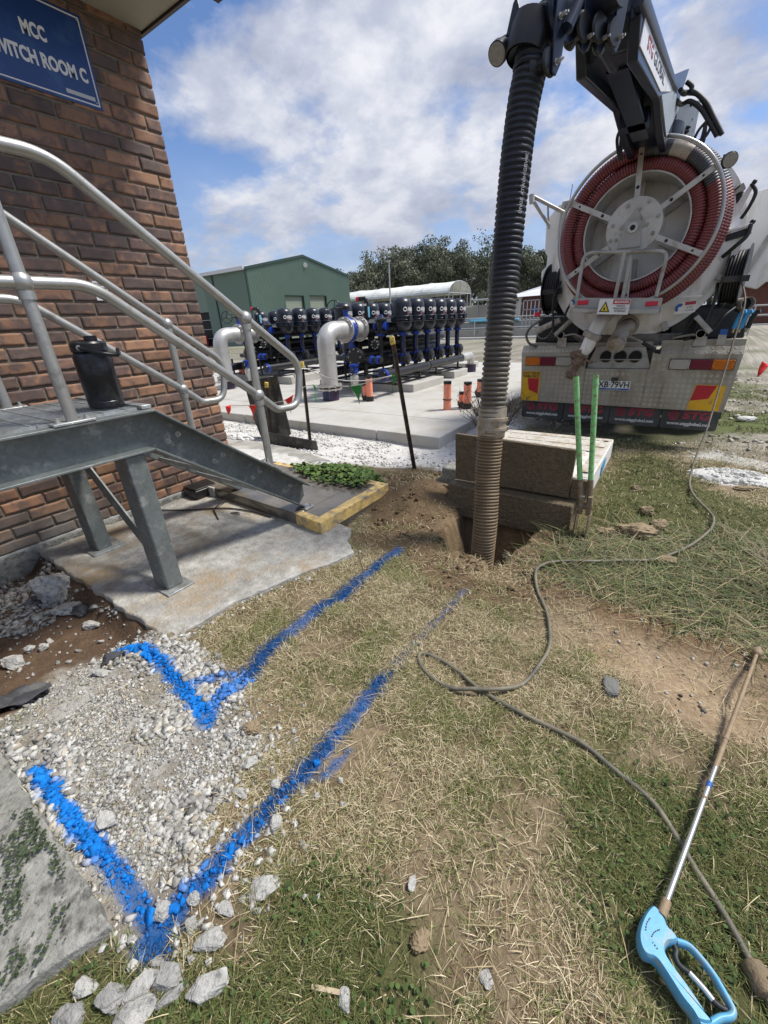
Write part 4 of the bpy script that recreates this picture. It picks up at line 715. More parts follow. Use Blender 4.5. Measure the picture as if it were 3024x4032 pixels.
# tail lamps
for x0, seq, za, zb in ((-1.778, ('amber', 'red_lens', 'clear_lens'), .878, .762), (-.128, ('clear_lens', 'red_lens', 'amber'), .858, .740)):
    tl = obj('tail_lamp', rect(B(), x0, x0+.60, zb, za, TY-.001, .012), 'lamp_trim', trk, bevel=.003)
    for i, q in enumerate(seq):
        a = x0+.008+.197*i; ln = obj('lens', B().box(a, a+.190, TY-.032, TY-.012, zb+.008, za-.008), q, tl, bevel=.004)
        b = B()
        for k in range(4): b.box(a+.035, a+.155, TY-.0345, TY-.0322, zb+.028+.018*k, zb+.036+.018*k)
        for u_ in (a+.035, a+.152): b.box(u_, u_+.003, TY-.0345, TY-.0322, zb+.02, za-.02)
        obj('lens_ribs', b, q, ln)
        if q != 'red_lens':
            for u_ in (a+.014, a+.176):
                for z_ in (zb+.02, za-.02): obj('lens_screw', B().lathe((u_, TY-.032, z_), NY, [(0, .006), (.003, .005)], 8), 'black_text', ln)
# marker plates
mk = obj('turning_sign', rect(B(), -1.795, -1.560, .302, .690, TY-.002, .004), 'mark_yellow', trk)
b = B().prism([(-1.725, .600), (-1.573, .600), (-1.573, .395), (-1.697, .445)], (0, TY-.0065, 0), XU, ZU, NY, .001); obj('red_block', b, 'mark_red', mk)
b = B(); text(b, 'DO NOT OVERTAKE', .050, (-1.678, TY-.007, .664), XU, ZU, NY, .0014, .0005, width=.222); obj('lettering', b, 'black_text', mk, smooth=0); b = B(); text(b, 'TURNING VEHICLE', .050, (-1.680, TY-.007, .623), XU, ZU, NY, .0014, .0005, width=.218); obj('lettering', b, 'black_text', mk, smooth=0)
mk = obj('marker_plate', B().prism([(.178, .582), (.452, .577), (.443, .298), (.142, .300)], (0, TY-.002, 0), XU, ZU, NY, .004), 'mark_yellow', trk)
b = B().prism([(.184, .576), (.372, .573), (.322, .430), (.158, .400)], (0, TY-.0065, 0), XU, ZU, NY, .001); obj('red_block', b, 'mark_red', mk)
pl_ = obj('number_plate', rect(B(), -.842, -.475, .483, .595, TY-.004, .004), 'white', trk, bevel=.002)
b = B(); text(b, 'XB\u00b779VH', .102, (-.660, TY-.009, .547), XU, ZU, NY, .0022, .0006, width=.345); obj('plate_digits', b, 'black_text', pl_, smooth=0)
b = rect(B(), -.838, -.479, .487, .507, TY-.0082, .001); sp_ = obj('plate_strip', b, 'tag_blue', pl_); b = B(); text(b, 'NATIONAL HEAVY VEHICLE', .014, (-.66, TY-.0098, .497), XU, ZU, NY, 0, .0003, .9); obj('strip_text', b, 'white_text', pl_, smooth=0)
b = B().box(-.69, -.62, TY-.03, TY-.001, .597, .635); obj('plate_light', b, 'truck_black', trk, bevel=.004)
# mud flaps with globe, letters and address
def globe(b, cx_, cz_, r, y):
    b.torus((cx_, y, cz_), (0, 1, 0), r, .0042, 28, 6)
    for k in (.36, .78): b.tube([(cx_+r*k*math.sin(a), y, cz_+r*math.cos(a)) for a in np.linspace(0, 2*np.pi, 24, endpoint=False)], .0032, 5, False, True)
    for k in (-.5, 0, .5): h = r*math.sqrt(1-k*k); b.tube([(cx_-h, y, cz_+r*k), (cx_+h, y, cz_+r*k)], .0032, 5)
    b.tube([(cx_, y, cz_-r), (cx_, y, cz_+r)], .0032, 5)
for i in range(4):
    x0 = -1.787+.5665*i; fl = obj('mud_flap', B().prism([(x0+.004, .30), (x0+.562, .30), (x0+.562, .075), (x0+.545, .055), (x0+.02, .055), (x0+.004, .075)], (0, TY+.045, 0), XU, ZU, (0, 1, 0), .010), 'flap', trk, bevel=.002)
    b = B(); globe(b, x0+.125, .214, .052, TY+.044); obj('globe_emblem', b, 'flap_red', fl, smooth=0); b = B(); text(b, 'STG', .118, (x0+.35, TY+.044, .217), (1, 0, 0), (.14, 0, .98), NY, .0055, .0006, width=.27); obj('logo', b, 'flap_red', fl, smooth=0)
    b = B(); text(b, 'www.stgglobal.net', .050, (x0+.285, TY+.044, .120), XU, ZU, NY, .0022, .0006, width=.43); obj('web_address', b, 'sticker_grey', fl, smooth=0)
b = B().box(-1.79, .485, TY+.056, TY+.075, .20, .30); obj('flap_bar', b, 'truck_black', trk)
# chassis, axle, wheels
b = B().box(-1.15, -1.03, 6.1, 14, .62, .88); b.box(-.30, -.18, 6.1, 14, .62, .88); b.box(-1.7, .4, 6.08, 6.12, .30, .95); obj('chassis', b, 'truck_black', trk)
for yy in (7.3, 8.65):
    for xx in (-1.58, .25):
        wh = obj('wheel', B().lathe((xx-.28, yy, .36), XU, [(0, .30), (0, .46), (.04, .50), (.25, .50), (.27, .47), (.29, .47), (.31, .50), (.52, .50), (.56, .46), (.56, .30)], 36), 'rubber', trk, smooth=40)
        obj('rim', B().lathe((xx-.285, yy, .36), XU, [(0, .28), (.02, .30), (.54, .30), (.57, .28)], 24), 'frame_grey', wh)
b = B().tube([(-1.6, 7.3, .36), (.3, 7.3, .36)], .09, 12); obj('axle', b, 'truck_black', trk)
b = B().box(-1.75, .42, 6.06, 7.0, .985, 1.0); b.box(-1.77, -.33, 6.10, 6.2, .99, 1.035); b.box(-.25, .515, 6.08, 6.2, .985, 1.05); obj('deck', b, 'checker', trk); b = B().box(-1.72, .44, 6.9, 6.95, .95, 1.40); obj('dark_backing', b, 'truck_black', trk)  # last box: dark sheet added to blacken the gap under the tank
b = B().prism([(-.2, 1.05), (.50, 1.05), (.47, 1.28), (.30, 1.36), (-.05, 1.40), (-.2, 1.2)], (0, 6.25, 0), XU, ZU, (0, 1, 0), .5); obj('side_locker', b, 'truck_black', trk, bevel=.015)
b = B().prism([(-1.74, 1.035), (-1.18, 1.035), (-1.2, 1.34), (-1.71, 1.36)], (0, 6.22, 0), XU, ZU, (0, 1, 0), .6); obj('side_locker', b, 'truck_black', trk, bevel=.015)
# tank
tk = obj('tank', B().lathe((-.68, 6.03, 1.99), (0, 1, 0), [(.0, .02), (.0, .35), (.03, .62), (.09, .80), (.16, .885), (.17, .885), (.17, .935), (.21, .935), (.21, .905), (6.0, .905), (6.0, .2)], 72), 'truck_white', trk, smooth=30)
for a in (.5, 1.2, 2.0, 2.7, 3.6, 4.3, 5.2, 5.9): obj('door_clamp', B().obox((-.68+.90*math.cos(a), 6.19, 1.99+.90*math.sin(a)), (math.cos(a), 0, math.sin(a)), (-math.sin(a), 0, math.cos(a)), (0, 1, 0), .05, .03, .04), 'frame_grey', tk, bevel=.005)
b = B().obox((-.06, 5.97, 1.49), (1, 0, -.02), ZU, (0, 1, 0), .09, .007, .05); obj('door_bracket', b, 'truck_white', tk)
b = B().lathe((-.68, 5.93, 1.97), (0, 1, 0), [(0, .86), (.0, .90), (.5, .90)], 48); obj('tank_belly', B().prism([(-1.28, 1.12), (-.05, 1.12), (-.2, 1.0), (-.45, .94), (-.9, .94), (-1.15, 1.02)], (0, 6.18, 0), XU, ZU, (0, 1, 0), .6), 'truck_grey', tk, bevel=.02)
for s, x0, z0 in ((-1, -1.26, 1.30), (1, .02, 1.29)):
    b = B().bar((x0, 5.98, z0), (x0+s*.16, 5.98, z0-.16), .05, .07, (0, 1, 0)); b.bar((x0+s*.01, 5.95, z0-.02), (x0+s*.15, 5.95, z0-.17), .012, .10, (0, 1, 0)); obj('door_hinge', b, 'frame_grey', trk)
# red hose reel
RC = V(-.685, 5.55, 2.135)
rl = obj('hose_reel', B().torus(RC+V(0, -.03, 0), (0, 1, 0), .705, .0165, 96, 12), 'chrome_ring', trk, smooth=80)
def reel_hose(R, y, r=.062, c_grey=False):
    n = int(2*np.pi*R/.024)*5; a = np.linspace(0, 2*np.pi, n, endpoint=False)
    prof = np.array([0, .8, 1, .8, 0])[np.arange(n) % 5]; k = V(RC[0], y, RC[2])
    P = k+R*np.stack([np.cos(a), 0*a, np.sin(a)], 1); red = np.array((.26, .055, .058))*(.35+.65*prof)[:, None]  # grooves coloured darker, as shade between the ribs
    if c_grey:
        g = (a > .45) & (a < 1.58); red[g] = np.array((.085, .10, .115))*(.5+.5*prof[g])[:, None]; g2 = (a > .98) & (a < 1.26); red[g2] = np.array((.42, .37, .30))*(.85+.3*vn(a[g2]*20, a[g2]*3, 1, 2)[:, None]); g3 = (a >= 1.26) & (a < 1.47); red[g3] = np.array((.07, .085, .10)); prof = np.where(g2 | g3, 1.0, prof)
    return B().tube(P, r-.007+.007*prof, 12, False, True, col=red)
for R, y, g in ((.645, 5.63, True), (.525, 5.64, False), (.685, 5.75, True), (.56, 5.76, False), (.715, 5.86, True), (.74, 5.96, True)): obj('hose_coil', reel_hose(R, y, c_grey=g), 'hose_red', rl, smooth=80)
b = B().lathe(V(RC[0], 5.53, RC[2]+.015), (0, 1, 0), [(0, .06), (0, .245), (.012, .250), (.022, .245), (.022, .05)], 48); hb = obj('hub_plate', b, 'disc_grey', rl, smooth=30)
obj('hub_shaft', B().lathe(V(RC[0], 5.50, RC[2]+.0), NY, [(-.05, .045), (.02, .045), (.02, .024), (.0, .022)], 20), 'flange_steel', hb); obj('shaft_bore', B().lathe(V(RC[0], 5.49, RC[2]), NY, [(0, .024), (.012, .024)], 16), 'dark', hb)
b = B().prism([(-.115, -.17), (.095, -.17), (.065, .06), (-.07, .06)], V(RC[0], 5.527, RC[2]), XU, ZU, NY, .022); b.prism([(-.13, -.01), (.13, -.01), (.0, .165)], V(RC[0], 5.529, RC[2]+.005), XU, ZU, NY, .006); obj('bearing_plate', b, 'frame_grey', hb, bevel=.003)
for x_, z_ in ((-.11, .0), (.115, .0), (.03, .14), (-.19, .03), (.2, .06), (-.14, -.1), (.10, .19), (-.08, .18), (-.19, -.1), (.18, -.08)): b = B(); hexbolt(b, V(RC[0]+x_, 5.527, RC[2]+z_+.015), NY, .014, .012); obj('hub_bolt', b, 'frame_grey', hb)
for d in (94, 34, -25, -86, 214, 154):
    a = math.radians(d); u_ = V(math.cos(a), 0, math.sin(a)); t_ = V(-math.sin(a), 0, math.cos(a)); c_ = V(RC[0], 5.545, RC[2])
    sp_ = obj('spoke', B().obox(c_+u_*.47, u_, t_, (0, 1, 0), .235, .024, .004), 'disc_grey', rl, bevel=.002); b = B(); hexbolt(b, c_+u_*.34-V(0, .005, 0), NY, .011, .009); b.lathe(c_+u_*.60-V(0, .0045, 0), NY, [(0, .011), (.001, .011)], 10); obj('spoke_bolt', b, 'truck_black', sp_)
    b = B().obox(V(RC[0], 5.93, RC[2])+u_*.37, u_, t_, (0, 1, 0), .12, .03, .05); obj('rear_spoke', b, 'frame_grey', rl)
b = B()
for k in range(48):
    a0, a1 = 2*np.pi*k/48, 2*np.pi*(k+1)/48; f = lambda a, r, y: (RC[0]+r*math.cos(a), y, RC[2]+r*math.sin(a)); b.add([f(a0, .475, 5.60), f(a1, .475, 5.60), f(a1, .475, 6.02), f(a0, .475, 6.02), f(a0, .462, 6.02), f(a1, .462, 6.02), f(a1, .462, 5.60), f(a0, .462, 5.60)], [(0, 1, 2, 3), (4, 5, 6, 7), (0, 7, 6, 1)])
obj('reel_drum', b, 'disc_grey', rl, smooth=30)
# guard frame with step and reversing sign
FY = 5.46
b = B().tube(arc_path([(-1.115, FY, 1.50), (-1.105, FY, 1.965), (-.335, FY, 1.895), (-.36, FY, 1.50)], .09, 8), .019, 10); gf = obj('reel_guard', b, 'frame_grey', trk, smooth=60)
b = B().bar((-.735, FY, 1.48), (-.715, FY, 1.93), .035, .035, (0, 1, 0)); b.bar((-.665, FY+.02, 1.48), (-.655, FY+.02, 1.90), .035, .03, (0, 1, 0)); obj('guard_upright', b, 'frame_grey', gf, bevel=.003)
b = B().prism([(-1.13, 1.44), (-.30, 1.375), (-.30, 1.485), (-1.13, 1.54)], (0, FY-.005, 0), XU, ZU, (0, 1, 0), .05); b.prism([(-1.15, 1.395), (-.295, 1.335), (-.295, 1.378), (-1.15, 1.437)], (0, FY-.10, 0), XU, ZU, (0, 1, 0), .16); b.prism([(-.297, 1.33), (-.285, 1.26), (-.280, 1.30), (-.285, 1.40)], (0, FY-.1, 0), XU, ZU, (0, 1, 0), .17); obj('reel_step', b, 'frame_grey', trk, bevel=.004)
b = B().bar((-1.08, FY+.05, 1.43), (-1.05, 6.0, 1.40), .05, .06); b.bar((-.36, FY+.05, 1.38), (-.38, 6.0, 1.36), .05, .06); obj('step_bracket', b, 'frame_grey', trk)
for x_, z_ in ((-1.045, 1.487), (-.385, 1.437)): obj('reflector', B().box(x_-.055, x_+.055, FY-.014, FY-.006, z_-.022, z_+.022), 'reflector', trk, bevel=.003)
ts = obj('reversing_sign', B().prism([(-.872, 1.365), (-.575, 1.345), (-.568, 1.490), (-.862, 1.512)], (0, FY-.105, 0), XU, ZU, NY, .003), 'white', trk)
e_ = unit((.295, 0, -.021)); up_ = V(0, 0, 1)
b = B().prism([(-.855, 1.385), (-.752, 1.378), (-.800, 1.485)], (0, FY-.109, 0), XU, ZU, NY, .001); obj('warning_border', b, 'black_text', ts)
b = B().prism([(-.838, 1.393), (-.768, 1.388), (-.801, 1.464)], (0, FY-.1105, 0), XU, ZU, NY, .001); obj('warning_triangle', b, 'tag_yellow', ts)
b = B(); b.box(-.826, -.782, FY-.1125, FY-.1117, 1.398, 1.401); b.bar((-.815, FY-.1121, 1.412), (-.787, FY-.1121, 1.432), .004, .001, (0, 1, 0)); b.bar((-.806, FY-.1121, 1.403), (-.806, FY-.1121, 1.424), .012, .001, (0, 1, 0)); obj('warning_symbol', b, 'black_text', ts)
b = B().prism([(-.733, 1.453), (-.576, 1.442), (-.572, 1.485), (-.728, 1.497)], (0, FY-.109, 0), XU, ZU, NY, .001); obj('danger_band', b, 'red_text', ts)
b = B(); text(b, '\u25b2DANGER', .031, (-.652, FY-.1105, 1.469), e_, up_, NY, .0006, .0004, .86); obj('danger_text', b, 'white_text', ts, smooth=0)
b = B(); [text(b, s_, .0225, (-.655, FY-.1095, 1.431-.024*i), e_, up_, NY, .0003, .0004, .95) for i, s_ in enumerate(('VEHICLE', 'FREQUENTLY', 'REVERSING'))]; obj('sign_text', b, 'black_text', ts, smooth=0)
# keep clear sticker on the tank door
def sticker(o, u_, v_, n_, w_, h_, par, left_only=False):
    o = V(*o); b = B().obox(o, u_, v_, n_, w_/2, h_/2, .001); s_ = obj('keep_clear_sticker', b, 'white', par); u_ = unit(u_); v_ = unit(v_); n_ = unit(n_)
    b = B().lathe(o-u_*w_*.26+n_*.0012, n_, [(0, h_*.38), (.0008, h_*.38)], 24); obj('blue_disc', b, 'tag_blue', s_)
    if not left_only:
        b = B().obox(o+u_*w_*.22+v_*h_*.32+n_*.0015, u_, v_, n_, w_*.25, h_*.14, .0008); obj('red_band', b, 'red_text', s_); b = B(); text(b, 'KEEP', h_*.24, o+u_*w_*.22-v_*h_*.02+n_*.0016, u_, v_, n_, 0, .0004); text(b, 'CLEAR', h_*.24, o+u_*w_*.22-v_*h_*.27+n_*.0016, u_, v_, n_, 0, .0004); obj('sticker_text', b, 'black_text', s_, smooth=0)
    b = B(); b.ball(o-u_*w_*.30+n_*.003, h_*.13, 8, (1, .2, 1)); b.obox(o-u_*w_*.2+n_*.003, u_, v_, n_, h_*.14, h_*.09, .0008); obj('disc_symbol', b, 'white_text', s_)
sticker((-.10, 5.985, 1.385), (1, 0, .08), (-.05, 0, 1), (.25, -.95, -.15), .19, .115, tk); sticker((-1.235, 5.985, 1.50), (1, 0, -.1), (.05, 0, 1), (-.3, -.95, -.2), .12, .09, tk, True)
# drain pipe with valve, capped outlet, lever
dp = obj('drain_pipe', B().tube(bez([(-.86, 6.02, 1.36), (-.90, 5.80, 1.26), (-.945, 5.74, 1.12), (-.985, 5.74, 1.0), (-1.03, 5.74, .93)], 6), [.078]*6+[.078]*6+[.075]*6+list(np.linspace(.072, .055, 7)), 22), 'truck_white', trk, smooth=60)
b = B().lathe((-.948, 5.74, 1.135), unit((-.26, 0, -.6)), [(-.035, .085), (-.03, .105), (.0, .108), (.03, .100), (.035, .085)], 24); obj('pipe_clamp', b, 'mud_pipe', dp, smooth=30)
ax = unit((-.36, 0, -.9)); c_ = V(-1.045, 5.74, .895); b = B().lathe(c_, ax, [(-.05, .055), (-.045, .085), (-.02, .088), (-.018, .062), (.05, .062), (.052, .088), (.08, .085), (.085, .055), (.19, .050), (.20, .068), (.235, .068), (.24, .048), (.27, .05)], 20); b.obox(c_+V(.01, 0, .0)+V(-.05, 0, .05), (1, 0, .2), (0, 1, 0), ZU, .07, .06, .03); b.tube([c_+V(.06, -.03, -.03), c_+V(.15, -.05, -.055)], .016, 8); b.tube([c_+V(.15, -.05, -.055), c_+V(.2, -.05, -.045)], .006, 6); obj('drain_valve', b, 'rust', dp, smooth=35)
b = B().tube(bez([(-.62, 6.0, 1.22), (-.625, 5.86, 1.20), (-.66, 5.78, 1.12), (-.675, 5.70, 1.04)], 5), .088, 20); b.lathe((-.675, 5.705, 1.045), unit((-.05, -.75, -.6)), [(-.03, .085), (-.03, .10), (.0, .10), (0, .088)], 22); b.torus((-.62, 5.965, 1.22), (0, 1, .2), .10, .02, 24, 8); ot = obj('outlet_elbow', b, 'mud_pipe', trk, smooth=50)
b = B().lathe((-.678, 5.70, 1.04), unit((-.05, -.85, -.5)), [(0, .092), (.035, .092), (.04, .085), (.046, .02)], 24); cp_ = obj('outlet_cap', b, 'mud_pipe', ot, smooth=35)
b = B()
for k in range(6): b.torus((-.69, 5.66, .965-.018*k), (1, 0, 0) if k % 2 else (0, 1, 0), .009, .003, 10, 5)
obj('cap_chain', b, 'bolt', cp_)
b = B().tube([(-.57, 5.82, 1.115), (-.42, 5.80, 1.045)], .012, 8); lv = obj('lever', b, 'mud_pipe', trk); obj('lever_grip', B().tube([(-.42, 5.80, 1.045), (-.285, 5.79, .965)], .02, 10), 'rubber', lv, smooth=60)
# gauges, hydraulic lines, side hose reels, exhaust
for x_, z_ in ((-1.36, 1.135), (.10, 1.115)):
    b = B().lathe((x_, 6.0, z_), NY, [(-.03, .042), (.012, .045), (.016, .038)], 24); ga = obj('pressure_gauge', b, 'bolt', trk, smooth=35); obj('dial', B().lathe((x_, 5.985, z_), NY, [(0, .037), (.001, .037)], 24), 'gauge', ga); b = B().bar((x_-.015, 5.982, z_-.012), (x_+.018, 5.982, z_+.016), .004, .001, (0, 1, 0)); obj('needle', b, 'black_text', ga)
    b = B().prism([(x_-.05, .99), (x_+.075, .99), (x_+.065, z_-.03), (x_-.03, z_-.03)], (0, 6.03, 0), XU, ZU, (0, 1, 0), .006); obj('gauge_bracket', b, 'frame_grey', trk)
def hoseline(pts, r, m='rubber', nm='hydraulic_hose'): return obj(nm, B().tube(bez(pts, 8), r, 9), m, trk, smooth=70)
hoseline([(-1.46, 6.1, 1.75), (-1.50, 6.0, 1.55), (-1.47, 5.98, 1.30), (-1.45, 5.99, 1.16), (-1.39, 6.0, 1.13)], .014); hoseline([(-1.28, 6.1, 1.55), (-1.33, 6.0, 1.4), (-1.34, 5.99, 1.25), (-1.34, 6.0, 1.17)], .014); hoseline([(-1.31, 6.0, 1.13), (-1.2, 6.02, 1.14), (-1.1, 6.1, 1.08)], .011, 'frame_grey')
hoseline([(.14, 6.2, 1.60), (.15, 6.02, 1.45), (.12, 6.0, 1.3), (.11, 6.0, 1.16)], .016); hoseline([(.34, 6.1, 1.36), (.26, 6.0, 1.28), (.21, 5.99, 1.18), (.15, 5.99, 1.12)], .012); hoseline([(.05, 6.0, 1.11), (-.02, 6.05, 1.10), (-.15, 6.1, 1.07)], .012, 'frame_grey')
hoseline([(-1.62, 6.05, 1.33), (-1.74, 5.99, 1.25), (-1.79, 5.97, 1.15), (-1.75, 5.98, 1.05), (-1.68, 6.02, 1.01), (-1.66, 6.1, .99)], .016, 'hose_grey', 'loose_hose'); hoseline([(-.03, 6.1, 1.18), (0.02, 6.06, 1.30), (.06, 6.08, 1.2), (-.02, 6.1, 1.06), (-.12, 6.15, 1.05)], .03)
b = B().tube([(-1.66, 6.03, 1.20), (-1.40, 6.03, 1.31)], .035, 14); b.tube([(-1.68, 6.03, 1.19), (-1.62, 6.03, 1.217)], .045, 14); b.tube([(-1.48, 6.03, 1.278), (-1.44, 6.03, 1.295)], .044, 14); sn = obj('valve_stub', b, 'mud_pipe', trk, smooth=35)
b = B(); pts = bez([(-1.665, 6.0, 1.17), (-1.62, 5.99, 1.11), (-1.54, 5.99, 1.11), (-1.47, 6.0, 1.20)], 6)
for i, p in enumerate(pts): b.torus(p, (1, 0, 0) if i % 2 else (0, 0, 1), .009, .0025, 8, 4)
obj('chain', b, 'bolt', sn)
def side_reel(x, z, R, wd, coil, nm, y=6.35, tiltx=.0, hub='truck_black'):
    a = unit((1, -.12, tiltx)); c_ = V(x, y, z); r_ = obj(nm, B().lathe(c_-a*wd/2, a, [(0, .06), (0, R), (.012, R), (.012, .06)], 36).lathe(c_+a*wd/2, a, [(0, .06), (0, R), (.012, R), (.012, .06)], 36).lathe(c_-a*wd/2, a, [(0, R*.5), (wd, R*.5)], 24), hub, trk, smooth=35)
    b = B(); n_ = int(wd/.028)
    for k in range(n_): b.torus(c_+a*(-wd/2+.028+.0262*k), a, R*.80, .0135, 40, 8); b.torus(c_+a*(-wd/2+.038+.0262*k), a, R*.70, .0135, 40, 8)
    obj('coiled_hose', b, coil, r_, smooth=80)
    b = B().box(x-wd*.75, x+wd*.75, y-.26, y-.2, z-.06, z); b.box(x-wd*.75, x-wd*.7, y-.26, y+.2, z-.06, z+.0); obj('reel_bracket', b, 'truck_black', r_, bevel=.004)
side_reel(-1.57, 1.675, .30, .17, 'rubber', 'washdown_reel'); side_reel(.275, 1.66, .30, .155, 'rubber', 'washdown_reel')
b = B().lathe((.395, 6.35, 1.385), unit((.35, -.93, .05)), [(-.25, .066), (.15, .066), (.15, .058), (-.05, .056)], 24, caps=False); mf = obj('exhaust_pipe', b, 'mud_pipe', trk, smooth=35); obj('exhaust_shade', B().lathe((.40, 6.33, 1.385), unit((.35, -.93, .05)), [(.06, .057), (.061, .057)], 20), 'dark', mf)  # dark disc stands for the shade inside the exhaust
for i, (x_, q) in enumerate(((.405, 'blue_grip'), (.455, 'blue_grip'), (.515, 'rubber'))):
    gr_ = obj('gun_grip', B().tube(bez([(x_-.03, 6.0, 1.16), (x_-.018, 5.99, 1.24), (x_, 5.98, 1.30), (x_+.03, 5.97, 1.32)], 4), .023, 12), q, trk, smooth=60); obj('gun_nozzle', B().tube([(x_-.03, 6.0, 1.17), (x_-.035, 6.0, 1.12)], .012, 8), 'brass', gr_)
b = B().box(.26, .33, 6.00, 6.04, 1.0, 1.10); obj('bracket', b, 'frame_grey', trk); obj('blue_tag', B().box(.265, .33, 5.998, 6.003, 1.10, 1.155), 'tag_blue', trk)
b = B().box(-1.73, -1.66, 6.03, 6.06, 1.365, 1.42); obj('marker_lamp', b, 'reflector', trk, bevel=.008)
# white side fairings, ladder hoops, work lights
b = B().prism([(-1.84, 1.74), (-1.80, 1.66), (-1.55, 1.50), (-1.40, 1.50), (-1.45, 2.55), (-1.62, 2.66), (-1.72, 2.66), (-1.86, 2.5), (-1.84, 2.15), (-1.80, 2.10), (-1.80, 1.98), (-1.86, 1.92)], (0, 6.62, 0), XU, ZU, (0, 1, 0), .05); obj('side_fairing', b, 'truck_white', trk, bevel=.01)
b = B().tube([(-1.66, 6.58, 2.62), (-1.68, 6.58, 1.75)], .02, 10); obj('fairing_tube', b, 'frame_grey', trk); b = B().tube([(-1.98, 6.3, 2.74), (-1.62, 6.5, 2.54)], .022, 10); b.tube([(-1.97, 6.3, 2.70), (-1.78, 6.5, 2.42)], .020, 10); b.tube([(-1.98, 6.3, 2.75), (-1.965, 6.29, 2.66)], .034, 10); b.tube([(-1.80, 6.4, 2.64), (-1.80, 6.55, 2.40)], .012, 8); obj('grab_rail', b, 'frame_grey', trk, smooth=60)
obj('aerial', B().tube([(-1.62, 6.7, 2.6), (-1.60, 6.7, 2.86)], .004, 6), 'truck_black', trk); b = B().box(-1.68, -1.40, 6.6, 6.95, 2.60, 2.68); obj('fairing_cap', b, 'frame_grey', trk, bevel=.01)
b = B().prism([(.10, 1.85), (.36, 1.60), (.56, 1.54), (.78, 1.78), (.84, 2.08), (.80, 2.14), (.90, 2.30), (.95, 2.62), (.60, 2.60), (.16, 2.52)], (0, 7.2, 0), XU, ZU, (0, 1, 0), .05); obj('side_fairing', b, 'truck_white', trk, bevel=.01)
b = B().bar((.42, 7.18, 1.74), (.70, 7.18, 2.60), .05, .03, (0, 1, 0)); obj('fairing_tube', b, 'frame_grey', trk)
b = B().prism([(.03, 2.20), (.10, 2.24), (.20, 2.46), (.235, 2.46), (.17, 2.22), (.10, 2.16)], (0, 6.15, 0), XU, ZU, (0, 1, 0), .03); b.obox((.19, 6.1, 2.08), (1, 0, .18), ZU, (0, 1, 0), .10, .012, .03); obj('door_latch', b, 'truck_white', trk, bevel=.004)
b = B().obox((.20, 6.15, 2.03), (1, 0, .25), (-.25, 0, 1), (0, 1, 0), .10, .03, .04); b.tube([(.13, 6.2, 2.40), (.10, 6.2, 2.2), (.13, 6.2, 2.0)], .03, 10); b.ball((.22, 6.1, 2.45), .022, 8); b.ball((.29, 6.1, 2.12), .025, 8); obj('hydraulic_cylinder', b, 'truck_black', trk, smooth=45)
hoseline([(.20, 6.1, 2.44), (.25, 6.08, 2.36), (.23, 6.08, 2.25), (.19, 6.1, 2.16)], .016); hoseline([(.28, 6.08, 2.10), (.27, 6.06, 2.0), (.20, 6.05, 1.92), (.12, 6.1, 1.84)], .02); hoseline([(.10, 6.15, 2.45), (.06, 6.1, 2.40), (.05, 6.1, 2.32)], .018)
def lamp(o, n_, R, arm):
    o = V(*o); n_ = unit(n_); l_ = obj('work_light', B().lathe(o, n_, [(-.055, R*.55), (-.05, R*.8), (-.012, R), (.012, R), (.014, R*.92)], 28), 'truck_black', trk, smooth=35); obj('light_lens', B().lathe(o+n_*.0145, n_, [(0, R*.90), (.002, R*.88)], 24), 'lamp_glass', l_); b = B()
    for k in range(7): b.obox(o-n_*.06+V(0, 0, .02)+np.cross(n_, (0, 0, 1))*(-.03+.01*k), n_, (0, 0, 1), np.cross(n_, (0, 0, 1)), .02, R*.4, .002)
    obj('cooling_fin', b, 'truck_black', l_); obj('light_arm', B().tube([o-n_*.03, V(*arm)], .014, 8), 'truck_black', l_)
lamp((-.02, 5.72, 2.585), (.35, -.9, -.25), .062, (-.10, 5.9, 2.55))
# boom: base column, box beam, hose head
bmx0, bmx1 = -.84, -.53
bm = obj('boom_arm', B().prism([(5.75, 2.78), (5.14, 2.79), (4.52, 2.85), (3.33, 2.675), (3.23, 2.78), (3.23, 3.0), (3.5, 2.86), (5.24, 3.06), (5.6, 3.18), (5.9, 3.1)], (bmx0, 0, 0), YU, ZU, XU, bmx1-bmx0), 'boom_haze_blue', trk, bevel=.012)
for xa in (bmx0-.001, bmx1-.054): obj('boom_rail', B().prism([(5.74, 2.72), (5.12, 2.72), (4.50, 2.785), (3.31, 2.61), (3.20, 2.74), (3.20, 2.94), (3.30, 2.85), (3.40, 2.75), (4.5, 2.90), (5.74, 2.84)], (xa, 0, 0), YU, ZU, XU, .055), 'boom_haze_blue', bm, bevel=.008)
obj('boom_web', B().box(-.74, -.62, 3.6, 5.0, 2.70, 2.72), 'boom_haze_blue', bm)
b = B().prism([(4.45, 2.80), (4.72, 2.86), (5.24, 3.04), (3.36, 2.78), (3.30, 2.66)], (bmx1+.002, 0, 0), YU, ZU, XU, .006); b = B().prism([(3.27, 2.655), (4.42, 2.805), (5.22, 3.035), (3.30, 2.775)], (bmx1+.002, 0, 0), YU, ZU, XU, .006); pl_ = obj('name_board', b, 'truck_white', bm)
b = B(); d_ = unit((0, 1.92, .26)); vv = unit(np.cross(XU, d_)); text(b, 'STG', .080, V(bmx1+.009, 3.63, 2.765), d_, vv, XU, .0015, .0005, width=.27); obj('board_red_letters', b, 'flap_red', pl_, smooth=0); b = B(); text(b, 'GLOBAL', .085, V(bmx1+.009, 4.16, 2.838), d_, vv, XU, .001, .0005, width=.68); obj('board_grey_letters', b, 'rubber', pl_, smooth=0)
b = B().tube([(bmx1-.005, 3.1, 2.775), (bmx1-.005, 5.30, 3.075)], .036, 14); obj('boom_tube', b, 'boom_haze_blue', bm, smooth=50)
